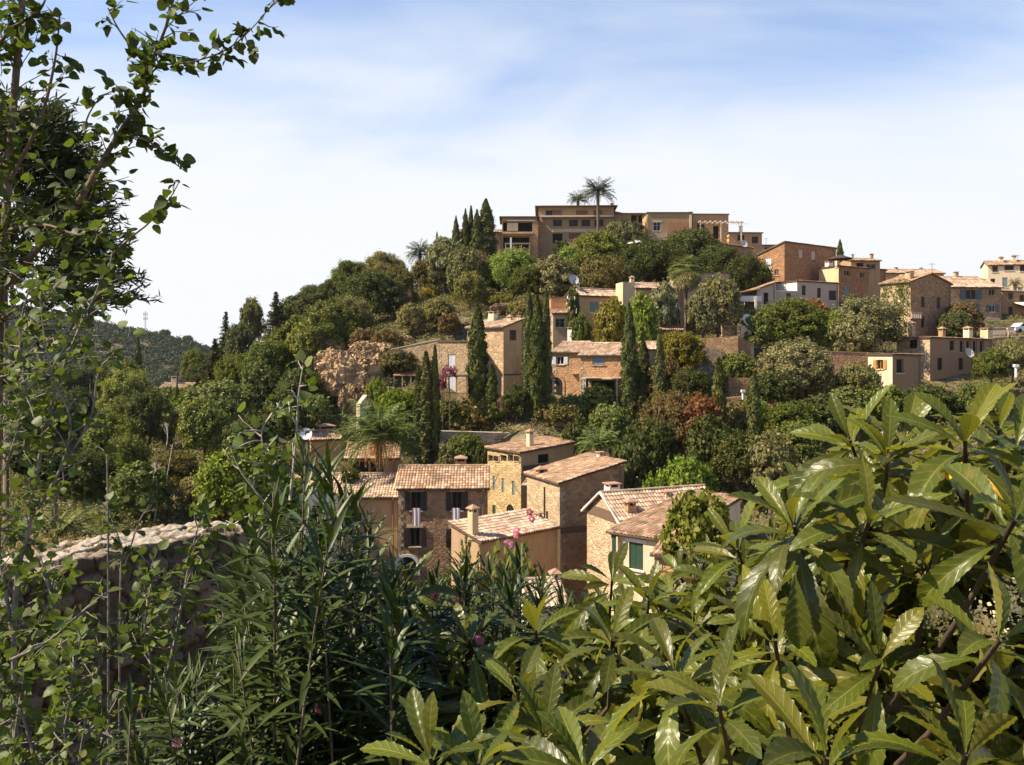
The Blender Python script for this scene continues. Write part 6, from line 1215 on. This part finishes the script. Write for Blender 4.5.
def loquat(rng_, roots, trunk, label, extra=None):
    args = []; o0 = trunk; root = empty('loquat_tree', o0); tag(root, label, 'tree'); br = MB(); O = Vector(o0); nodes = []
    for k in range(16): nodes.append(O + Vector((rng_.uniform(-.9, .9), rng_.uniform(-.4, .8), rng_.uniform(.2, .9))))
    for (px, py, Y, L, n, tx, tz) in roots:
        c = P(px, py, Y); ax = Vector((tx, -.25 + rng_.uniform(-.3, .3), tz)); rosette_leaves(rng_, c, ax, L, n, args)
        nd = min(nodes, key=lambda q: (q - c).length + max(0, q.z - c.z + .15) * 3); mid = c - ax.normalized() * .22
        br.tube([c - O, mid - O, (mid + nd) / 2 - O + Vector((0, 0, -.05)), nd - O], [.004, .0055, .007, .009], 6)
    for nd in nodes: br.tube([nd - O, (nd - O) * .55 + Vector((0, 0, .1)), Vector((0, 0, .1))], [.011, .016, .024], 7)
    br.tube([(0, 0, -.5), (0, 0, .3)], [.07, .04], 9); br.build('branches', bark('dark_bark', (.085, .06, .042)), root, True)
    if extra: args += extra
    Bp = np.array([a[0] for a in args]); Dd = np.array([a[1] for a in args]); Nn = np.array([a[2] for a in args]); Ll = np.array([a[3] for a in args]); Ww = np.array([a[4] for a in args]); Cc = np.array([a[5] for a in args]); Ff = np.array([a[6] for a in args])
    cl = Cloud()
    for f in (0, 1):
        s_ = (np.arange(len(Bp)) % 2) == f; cl.add(*strips(Bp[s_], Dd[s_], Nn[s_], Ll[s_], Ww[s_], PR_LOQ, 32, 6, Cc[s_], .15 + .3 * f, 8, .07, .042))
    cl.build('foliage', M_LOQ, root, o0); return root
TOPX = [390, 440, 470, 540, 590, 615, 650, 690, 735, 775, 815, 870, 930, 980, 1080]; TOPY = [610, 640, 650, 640, 600, 590, 610, 565, 548, 508, 455, 438, 425, 418, 415]
r = random.Random(5)
hero = [(887, 459, 1.95, .20, 11, -.1, 1), (850, 440, 2.1, .20, 10, -.5, 1), (794, 526, 1.75, .20, 11, -.35, 1), (869, 522, 1.7, .19, 10, .1, 1), (965, 440, 1.8, .20, 10, -.2, .9), (737, 549, 2.1, .18, 10, -.4, 1), (1016, 450, 1.8, .19, 9, .1, 1), (1015, 520, 1.5, .18, 9, .2, 1),
        (905, 438, 2.1, .19, 10, 0, 1), (719, 705, 1.55, .185, 10, -.2, 1), (827, 758, 1.3, .19, 10, .1, 1), (674, 671, 1.75, .18, 10, -.3, 1), (966, 755, 1.35, .18, 10, .2, 1), (930, 560, 1.7, .18, 9, .1, 1), (1000, 640, 1.4, .17, 8, .3, .8), (880, 660, 1.6, .17, 9, 0, 1),
        (775, 640, 1.75, .17, 9, -.2, 1)]
heroL = [(536, 630, 2.5, .18, 10, -.1, 1), (469, 640, 2.6, .17, 9, -.3, 1), (519, 690, 2.1, .175, 10, .1, 1), (430, 758, 1.75, .18, 10, -.2, 1), (545, 735, 1.9, .18, 10, .2, 1), (612, 640, 2.2, .18, 10, 0, 1), (403, 590, 2.8, .17, 9, -.2, 1), (649, 600, 2.4, .18, 10, .1, 1), (612, 580, 2.7, .17, 8, 0, 1), (479, 765, 1.75, .17, 9, .3, 1), (585, 770, 1.7, .17, 10, 0, 1)]
def fill(x0, x1, n, lst):
    tries = 0; pts = [(a[0], a[1]) for a in lst]; o = []
    while len(o) < n and tries < 6000:
        tries += 1; px = r.uniform(x0, x1); ty = np.interp(px, TOPX, TOPY); py = r.uniform(ty, 850); t = (py - ty) / (850 - ty); yt = np.interp(px, [400, 600, 800, 1000], [3.1, 3.0, 2.5, 2.1]); Y = yt * (1 - t) + 1.75 * t + r.uniform(-.1, .55)
        if any(math.hypot(px - a, py - b_) < 19 for a, b_ in pts): continue
        pts.append((px, py)); o.append((px, py, Y, r.uniform(.125, .18), r.choice([7, 8, 9]), r.uniform(-.5, .5), 1))
    return o
def loose(x0, x1, n):
    o = []
    for _ in range(n):
        px = r.uniform(x0, x1); ty = np.interp(px, TOPX, TOPY) + 25; py = r.uniform(ty, 860); Y = np.interp(px, [400, 1000], [3.0, 2.4]) + r.uniform(.0, .7) - .5 * (py - ty) / 400; c = P(px, py, Y)
        d = Vector((r.gauss(0, 1), r.gauss(0, .6), r.gauss(-.1, .6))).normalized(); nn = Vector((r.gauss(0, .5), r.gauss(-.3, .5), 1)); l = r.uniform(.11, .19); o.append((tuple(c), tuple(d), tuple(nn), l, l * .15, r.uniform(.2, 1), r.uniform(.1, .4)))
    return o
ex = loose(690, 1080, 1500); c = P(795, 575, 1.62); ex.append((tuple(c), (.02, -.12, -1), (-.25, -1, .1), .135, .024, .15, .2)); 
rr_ = loquat(r, hero + fill(700, 1090, 190, hero), tuple(P(880, 700, 2.6) + Vector((0, 0, -1.2))), 'large loquat tree with big ribbed leaves filling the right foreground', ex)
rl_ = loquat(r, heroL + fill(395, 705, 170, heroL), tuple(P(560, 760, 2.9) + Vector((0, 0, -1.2))), 'lower loquat tree in the bottom centre, its leaf rosettes below the houses', loose(420, 700, 1100))
# withered yellow leaf and blossom panicles on the right tree
V, Q, U = strips(np.array([vec(P(1003, 500, 1.66)), vec(P(962, 462, 1.7))]), np.array([[-.75, .1, 1.0], [-.8, .1, -.7]]), np.array([[.3, -1, .3], [.1, -1, .5]]), np.array([.09, .055]), np.array([.010, .012]), PR_LOQ, 14, 4, np.array([1.1, 1.6]), .7)
o = link_mesh('withered_leaf', np_mesh('withered_leaf', V - vec(rr_.location), Q, simple('yellow_leaf', (.62, .36, .03), .6, nz=.4, sc=60), True), rr_)
fp = []
for px, py, Y, n, sp in ((985, 628, 1.62, 260, .020), (940, 612, 1.75, 200, .018), (1012, 600, 1.7, 130, .016), (930, 578, 1.85, 80, .014)):
    c = vec(P(px, py, Y)); fp.append(c + RG.normal(size=(n, 3)) * sp * np.array([1, .6, 1]))
fp = np.concatenate(fp); V, Q = quads_from(fp, unit(RG.normal(size=fp.shape)), RG.uniform(.005, .010, len(fp)), 1.1)
link_mesh('blossom', np_mesh('blossom', V - vec(rr_.location), Q, M_FLOWER), rr_, color=(.72, .66, .50))

# ---- oleander: upright stems with whorls of narrow leaves
def oleander(stems, label, seed, LL=.145, dens=1.0, flowers=()):
    r = random.Random(seed); B = []; D = []; N = []; L = []; o0 = stems[0][0]; root = empty('oleander', o0); tag(root, label, 'shrub'); O = Vector(o0); mb = MB()
    for (b0, tip) in stems:
        b0 = Vector(b0); tip = Vector(tip); mid = (b0 + tip) / 2 + Vector((r.uniform(-.08, .08), r.uniform(-.08, .08), r.uniform(.0, .1))); n = 14
        pts = [(b0 * (1 - t) + mid * t) * (1 - t) + (mid * (1 - t) + tip * t) * t for t in [k / n for k in range(n + 1)]]
        mb.tube([p - O for p in pts], [.0065 * (1 - k / n) + .002 for k in range(n + 1)], 5)
        ln = (tip - b0).length; m = int(ln / .042 * dens); st = r.uniform(.25, .5)
        for k in range(m):
            t = st + (1 - st) * k / m; x = t * n; i = min(int(x), n - 1); p = pts[i].lerp(pts[i + 1], x - i); ax = (pts[i + 1] - pts[i]).normalized(); a = ax.orthogonal().normalized(); b_ = ax.cross(a); ph = r.uniform(0, 6.28)
            for q in range(3):
                if r.random() < .2: continue
                th = ph + q * 2.09; rad = a * math.cos(th) + b_ * math.sin(th); el = R(r.uniform(-5, 50)) if t < .93 else R(r.uniform(40, 80)); d = ax * math.sin(el) + rad * math.cos(el); B.append(tuple(p)); D.append(tuple(d)); N.append(tuple(ax * math.cos(el) - rad * math.sin(el) + rad * .001 + Vector((0, 0, .05)))); L.append(LL * r.uniform(.7, 1.15) * (.7 if t > .95 else 1))
    mb.build('stems', M_BARK, root, True); B, D, N, L = map(np.array, (B, D, N, L)); n = len(B); cl = Cloud()
    cl.add(*strips(B, D, N, L, L * .062, PR_OLE, 5, 2, RG.uniform(-.1, .7, n), .4)); cl.build('foliage', M_OLE, root, o0)
    for px, py, Y in flowers:
        F_ = []; Nf = []
        for _ in range(2):
            c = P(px + r.uniform(-4, 4), py + r.uniform(-4, 4), Y + r.uniform(-.03, .03)); ax = Vector((r.gauss(0, .5), -1, r.gauss(.3, .4))).normalized(); a = ax.orthogonal().normalized(); b_ = ax.cross(a)
            for q in range(5): th = q * 1.2566; rad = a * math.cos(th) + b_ * math.sin(th); F_.append(tuple(c + rad * .009)); Nf.append(tuple(ax + rad * .3))
        F_ = np.array(F_); V, Q = quads_from(F_, unit(np.array(Nf)), np.full(len(F_), .014), 1.1); link_mesh('flower_cluster', np_mesh('flower_cluster', V - vec(o0), Q, M_FLOWER), root, color=(.50, .17, .25))
    return root
def stemset(x0, x1, n, topx, topy, Ys, seed, spread=.35, deep=300):
    r = random.Random(seed); o = []
    for k in range(n):
        px = r.uniform(x0, x1); ty = np.interp(px, topx, topy); py = ty + abs(r.gauss(0, 1)) * deep * .5 if r.random() > .3 else ty + r.uniform(0, 25); Y = r.uniform(*Ys); tip = P(px, min(py, 760), Y); b0 = Vector((tip.x * .75 + (x0 + x1 - 1024) / 2 / F * Y * .25 + r.uniform(-.15, .15), Y + r.uniform(-.1, spread), -2.3 + r.uniform(-.2, .2))); o.append((tuple(b0), tuple(tip)))
    return o
oleander(stemset(232, 400, 52, [230, 262, 285, 300, 318, 345, 380, 410], [565, 505, 450, 430, 455, 475, 510, 575], (2.2, 3.1), 1), 'tall dark oleander with narrow leaves left of the brown house', 11, .15)
oleander(stemset(385, 590, 84, [380, 430, 470, 505, 520, 545, 570, 600], [575, 578, 552, 560, 540, 565, 600, 650], (2.9, 3.7), 2), 'lower pink flowering oleander in front of the small plastered house', 12, .13, 1.0, [(432, 598, 3.0), (514, 533, 3.1), (509, 541, 3.1), (528, 516, 3.15), (455, 602, 3.0), (480, 640, 2.8)])
oleander(stemset(130, 330, 46, [120, 200, 260, 330], [690, 660, 620, 560], (2.3, 3.0), 3, .3, 200), 'low oleander with a few pink buds at the foot of the dry stone wall', 13, .13, 1.0, [(180, 742, 2.4), (253, 664, 2.5), (322, 706, 2.4)])

# ---- broad-leaved branches (poplar)
def leafy(name, label, limbs, seed, mat, leafL, per, spread, cat='tree', barkm=None, o0=None, bend=.5, droop=-.2, twigs=True, limb_n='limbs'):
    """limbs: (pixel polyline with depth, radius start, radius end, leaves per metre, cloud width)"""
    r = random.Random(seed); g = np.random.default_rng(seed); mb = MB(); Bs = []; Ds = []; o0 = o0 or tuple(P(*limbs[0][0][0])); O = Vector(o0); root = empty(name, o0); tag(root, label, cat)
    for pts, r0, r1, lpm, wd_ in limbs:
        W = [P(*p) for p in pts]; n = len(W); fine = []
        for i in range(n - 1):
            p0, p1, p2, p3 = W[max(i - 1, 0)], W[i], W[i + 1], W[min(i + 2, n - 1)]
            for k in range(6): t = k / 6; fine.append(0.5 * ((2 * p1) + (p2 - p0) * t + (2 * p0 - 5 * p1 + 4 * p2 - p3) * t * t + (3 * p1 - p0 - 3 * p2 + p3) * t ** 3))
        fine.append(W[-1]); m = len(fine); rad = [r0 + (r1 - r0) * k / (m - 1) for k in range(m)]; mb.tube([p - O for p in fine], rad, 7)
        ln = sum((fine[k + 1] - fine[k]).length for k in range(m - 1)); nt_ = max(2, int(ln * lpm / per))
        for q in range(nt_):
            t = (q + r.random()) / nt_; x = t * (m - 1); i = min(int(x), m - 2); p = fine[i].lerp(fine[i + 1], x - i); ax = (fine[i + 1] - fine[i]).normalized()
            d = (ax * r.uniform(.2, 1.2) + Vector((r.gauss(0, .8), r.gauss(0, .7), r.gauss(.15, .7)))).normalized(); l = wd_ * r.uniform(.35, 1.0); tw = [p]; 
            for k in range(4): d = (d + Vector((r.gauss(0, .18), r.gauss(0, .18), r.gauss(-.02, .18)))).normalized(); tw.append(tw[-1] + d * l / 4)
            mb.tube([a - O for a in tw], [min(.004, rad[i]), .003, .0025, .002, .0012], 4)
            for k in range(per): s_ = (k + .7) / per * 4; j = min(int(s_), 3); Bs.append(tuple(tw[j].lerp(tw[j + 1], s_ - j))); Ds.append(tuple(d * .5 + Vector((r.gauss(0, .8), r.gauss(0, .8), r.gauss(droop, .6)))))
    B, D = np.array(Bs), unit(np.array(Ds)); n = len(B); N = unit(g.normal(size=(n, 3)) * .6 + np.array([-.2, -.2, .8])); L = leafL * g.uniform(.6, 1.25, n)
    B2 = B + D * .02; mb.build(limb_n, barkm or M_BARK, root, True); V, Q, U = strips(B2, D, N, L, L * .46, PR_POP, 8, 2, g.uniform(-.3, .9, n), g.uniform(0, .5), 0); link_mesh('foliage', np_mesh('foliage', V - vec(o0), Q, mat, True, U), root); return root
Yp = 4.6
limbs = [([(-6, 900, Yp), (-4, 500, Yp), (0, 300, Yp), (7, 200, Yp), (13, 110, Yp), (22, 0, Yp), (26, -60, Yp)], .026, .016, 120, .42),
 ([(0, 292, Yp), (40, 246, Yp - .1), (72, 212, Yp - .15), (98, 168, Yp - .2), (124, 126, Yp - .2), (142, 98, Yp - .2), (152, 62, Yp - .2), (168, 20, Yp - .25), (182, -40, Yp - .3)], .02, .005, 190, .30),
 ([(146, 80, 4.4), (160, 66, 4.35), (186, 63, 4.3), (212, 56, 4.3), (235, 44, 4.3), (255, 25, 4.3), (270, 8, 4.3), (290, -8, 4.3)], .005, .002, 150, .15),
 ([(150, 70, 4.4), (132, 48, 4.4), (118, 28, 4.4), (108, 8, 4.4)], .007, .003, 60, .16), ([(118, 135, 4.4), (146, 140, 4.3), (168, 158, 4.3), (186, 172, 4.3)], .006, .002, 60, .12),
 ([(60, 300, 4.4), (98, 268, 4.3), (128, 240, 4.3), (150, 222, 4.3), (170, 198, 4.3), (180, 180, 4.3)], .007, .002, 48, .10), ([(20, 330, 4.4), (70, 312, 4.3), (108, 300, 4.3), (132, 308, 4.3)], .006, .002, 30, .08), ([(70, 330, 4.3), (95, 296, 4.3), (118, 270, 4.3)], .006, .002, 60, .15),
 ([(100, 165, 4.4), (85, 130, 4.4), (98, 100, 4.4), (120, 88, 4.4)], .006, .002, 60, .16), ([(10, 180, 4.6), (40, 120, 4.5), (55, 60, 4.5), (60, 10, 4.5)], .012, .003, 60, .22), ([(8, 230, 4.6), (45, 225, 4.4), (80, 235, 4.3), (110, 225, 4.3)], .01, .003, 90, .25),
 ([(0, 320, 4.6), (30, 300, 4.4), (60, 280, 4.3), (90, 262, 4.3)], .01, .003, 110, .28), ([(-10, 380, 4.6), (20, 360, 4.4), (50, 340, 4.3), (78, 345, 4.3)], .01, .003, 90, .22), ([(-10, 60, 4.6), (10, 30, 4.4), (40, 10, 4.3), (50, -20, 4.3)], .01, .003, 120, .25)]
limbs = [l_ if k_ < 3 else (l_[0], l_[1], l_[2], l_[3] * 1.45, l_[4]) for k_, l_ in enumerate(limbs)]
leafy('poplar_tree', 'large poplar with dark backlit leaves reaching across the upper left sky', limbs, 31, M_POPD, .060, 7, .2, o0=tuple(P(-6, 900, Yp)))
s1 = [([(150, 900, 3.2), (155, 740, 3.2), (175, 640, 3.25), (190, 560, 3.3), (200, 520, 3.3)], .008, .002, 50, .14), ([(150, 900, 3.2), (110, 760, 3.1), (80, 690, 3.1), (60, 640, 3.1)], .008, .002, 55, .16), ([(100, 860, 3.0), (150, 700, 3.0), (145, 620, 3.0), (160, 575, 3.0)], .008, .002, 70, .16),
 ([(60, 880, 3.0), (30, 740, 3.0), (10, 690, 3.0), (-20, 640, 3.0)], .008, .002, 60, .18), ([(200, 860, 3.1), (140, 760, 3.0), (90, 730, 3.0), (40, 745, 3.0)], .008, .002, 80, .18), ([(10, 660, 2.9), (50, 640, 2.9), (90, 605, 2.95), (110, 590, 3)], .006, .002, 36, .12), ([(180, 860, 2.9), (75, 760, 2.7), (70, 700, 2.7), (80, 640, 2.7)], .007, .002, 60, .16)]
s1 += [([(60, 900, 3.3), (90, 700, 3.3), (120, 640, 3.3), (180, 600, 3.35)], .006, .002, 60, .16), ([(0, 900, 3.2), (20, 700, 3.2), (50, 600, 3.2), (40, 570, 3.2)], .006, .002, 60, .16), ([(230, 900, 3.3), (215, 720, 3.3), (225, 640, 3.3), (215, 570, 3.4)], .006, .002, 55, .15), ([(120, 900, 3.1), (60, 800, 3.1), (20, 780, 3.1), (-20, 760, 3.1)], .006, .002, 60, .16)]
s1 = [(a, b_, c_, d_ * 2.6, e_) for a, b_, c_, d_, e_ in s1]
leafy('poplar_sapling', 'leafy sapling shoots with sunlit yellow green leaves in front of the dry stone wall', s1, 32, M_POP, .042, 7, .15, 'sapling', M_BARKG, tuple(P(130, 900, 3.2)), limb_n='shoots')
s2 = [([(300, 900, 3.0), (296, 640, 3.0), (285, 520, 3.0), (272, 470, 3.0), (262, 430, 3.0), (290, 395, 3.0)], .009, .002, 34, .12), ([(285, 540, 3.0), (262, 500, 3.0), (240, 470, 3.0), (228, 440, 3.0)], .006, .002, 40, .10), ([(290, 500, 2.95), (296, 440, 2.95), (298, 400, 2.95), (303, 366, 2.95)], .005, .0015, 26, .06), ([(280, 520, 3.0), (258, 515, 2.9), (235, 520, 2.9)], .005, .002, 44, .1)]
s2 = [(a, .005, b_ * 0 + .0015, d_ * 2.4, e_) for a, c_, b_, d_, e_ in s2]
leafy('poplar_sapling', 'slender pale stemmed sapling rising above the tall dark oleander', s2, 33, M_POP, .042, 4, .12, 'sapling', simple('pale_bark', (.34, .31, .25), .8), tuple(P(300, 900, 3.0)), limb_n='shoots')
s3 = [([(20, 900, 3.4), (14, 620, 3.4), (30, 520, 3.4), (45, 430, 3.4), (70, 350, 3.4), (100, 285, 3.4)], .012, .003, 50, .22), ([(14, 640, 3.4), (0, 560, 3.4), (-10, 480, 3.4), (10, 400, 3.4)], .01, .003, 60, .25), ([(30, 520, 3.4), (60, 470, 3.3), (70, 420, 3.3), (50, 370, 3.3), (40, 300, 3.3)], .007, .002, 56, .2), ([(5, 470, 3.4), (25, 400, 3.3), (20, 330, 3.3), (35, 270, 3.3)], .007, .002, 56, .2), ([(60, 470, 3.3), (90, 420, 3.3), (100, 370, 3.3), (130, 340, 3.3)], .005, .002, 30, .12)]
s3 = [(a, b_, c_, d_ * 2.6, e_) for a, b_, c_, d_, e_ in s3]
leafy('poplar_sapling', 'young poplar with lit green leaves and pale stem at the left edge', s3, 34, M_POP, .044, 5, .15, 'sapling', M_BARKG, tuple(P(20, 900, 3.4)), limb_n='shoots')
s4 = [([(118, 1100, 5.0), (120, 600, 5.0), (125, 560, 5.0), (112, 520, 5.0), (108, 505, 5)], .006, .002, 26, .1), ([(125, 565, 5.0), (140, 520, 5.0), (152, 505, 5.0)], .005, .002, 26, .1), ([(108, 1100, 5.0), (108, 520, 5.0), (104, 452, 5.0)], .008, .003, 5, .1)]
leafy('young_shoot', 'thin shoots with sparse leaves standing in front of the flat wall stones', s4, 35, M_POPD, .055, 3, .12, 'sapling', M_BARKG, tuple(P(120, 640, 5.0)), limb_n='shoots')
# bare pale dead branches in the valley
def deadtree(px, py, Y, h, label, seed):
    r = random.Random(seed); c = P(px, py, Y); g0 = gz1(c.x, Y); b = MB()
    def grow(p, d, l, rad, k):
        q = p + d * l; b.tube([p, (p + q) / 2 + Vector((r.uniform(-.05, .05) * l, 0, .02)), q], [rad, rad * .8, rad * .6], 5)
        if k: [grow(q, (d + Vector((r.gauss(0, .55), r.gauss(0, .4), r.gauss(.1, .3)))).normalized(), l * .68, rad * .6, k - 1) for _ in range(3)]
    grow(Vector((0, 0, -.3)), Vector((.1, 0, 1)).normalized(), max(c.z - g0, .6) , .05, 0); grow(Vector((.06, 0, max(c.z - g0, .6) - .35)), Vector((.1, 0, 1)).normalized(), h * .4, .045, 3); o = b.build('dead_tree', simple('bleached_wood', (.38, .34, .27), .9), None, True, (c.x, Y, g0)); tag(o, label, 'tree')
deadtree(166, 452, 70, 3.2, 'bleached bare tree among the green thickets of the left valley', 1) if False else deadtree(166, 440, 70, 1.8, 'bleached bare tree among the green thickets of the left valley', 1); deadtree(152, 478, 62, 1.6, 'small white forked branch below the bleached bare tree', 2)
# dark conifer behind the poplar
def spraytree(label, c, h, w, n, seed, col):
    g = np.random.default_rng(seed); root = empty('conifer_tree', c); tag(root, label, 'tree'); b = MB(); b.tube([(0, 0, 0), (0, 0, h * .95)], [.03, .012], 8); b.build('trunk', M_BARK, root, True); B = []; D = []
    for k in range(n):
        t = g.random() ** .8; th = g.random() * 6.283; rad = w * (1 - t) ** .7 * g.uniform(.55, 1.05) + .1; p = np.array([math.cos(th) * rad, math.sin(th) * rad, h * (.56 + .44 * t)]); ax = unit(np.array([[math.cos(th), math.sin(th), g.normal(.35, .3)]]))[0]; l = g.uniform(.3, .6); m = 40
        s = g.random(m)[:, None]; B.append(p + ax * l * s + g.normal(size=(m, 3)) * .02); D.append(unit(ax[None] + g.normal(size=(m, 3)) * .55))
    B = np.concatenate(B); D = np.concatenate(D); V, Q, U = strips(B, D, unit(g.normal(size=D.shape)), .10, .010, ([0, .5, 1], [.6, 1, .05]), 2, 1, .1, 0); link_mesh('crown', np_mesh('sprays', V, Q, M_LEAFD), root, color=col)
spraytree('dark feathery conifer filling the space behind the poplar branches', tuple(P(6, 560, 9.0)), 4.55, .85, 800, 4, (.035, .052, .02))
# fan shaped plant and flat-topped little tree beyond the wall
def spiky(px, py, Y, L, col, label):
    c = P(px, py, Y); root = empty('cycad', c); tag(root, label, 'plant'); b = MB(); b.tube([(0, 0, -.6), (0, 0, .05)], .1, 8); b.build('trunk', M_BARK, root); link_mesh('fronds', palm_crown('cycad_fronds', L, 34, .022, .15, 34, 77, M_LEAFD, False, .05), root, (0, 0, 0), color=col)
spiky(56, 543, 8.5, .62, (.13, .16, .05), 'fan shaped cycad behind the left end of the dry stone wall')
c = P(55, 545, 9.0); root = empty('flat_topped_tree', (c.x, c.y, -2.0)); tag(root, 'little flat topped tree on a thin stem behind the wall', 'tree'); b = MB(); b.tube([(0, 0, -.3), (.01, 0, .4), (0, 0, .72)], [.022, .018, .014], 6)
for k in range(9): th = k * .7; b.tube([(0, 0, .55), (math.cos(th) * .2 - .1, math.sin(th) * .2, .72)], [.01, .005], 4)
b.build('trunk', M_BARK, root); m = 9000; dd = unit(RG.normal(size=(m, 3))) * (RG.random(m) ** .4)[:, None] * np.array([.36, .26, .13]) + np.array([-.12, 0, .78]); dd[:, 2] -= dd[:, 0] * .25; V, Q = quads_from(dd, unit(RG.normal(size=(m, 3)) + np.array([0, 0, .8])), RG.uniform(.012, .03, m), 2.2); link_mesh('crown', np_mesh('flat_crown', V, Q, M_LEAFD), root, color=(.035, .05, .02))

# ---------------------------------------------------------------- air over the valley
b = MB(); b.box((-700, -30, -60), (700, 1100, 90)); hz = b.build('haze', []); hz.data.materials.clear(); m, T = newmat('valley_air'); hz.data.materials.append(m)
v_ = T.n('ShaderNodeVolumePrincipled', i={'Color': (.86, .91, 1.0, 1), 'Density': HAZE, 'Anisotropy': .35}); T.link(v_.outputs[0], T.n('ShaderNodeOutputMaterial').inputs[1]); tag(hz, kind='stuff')
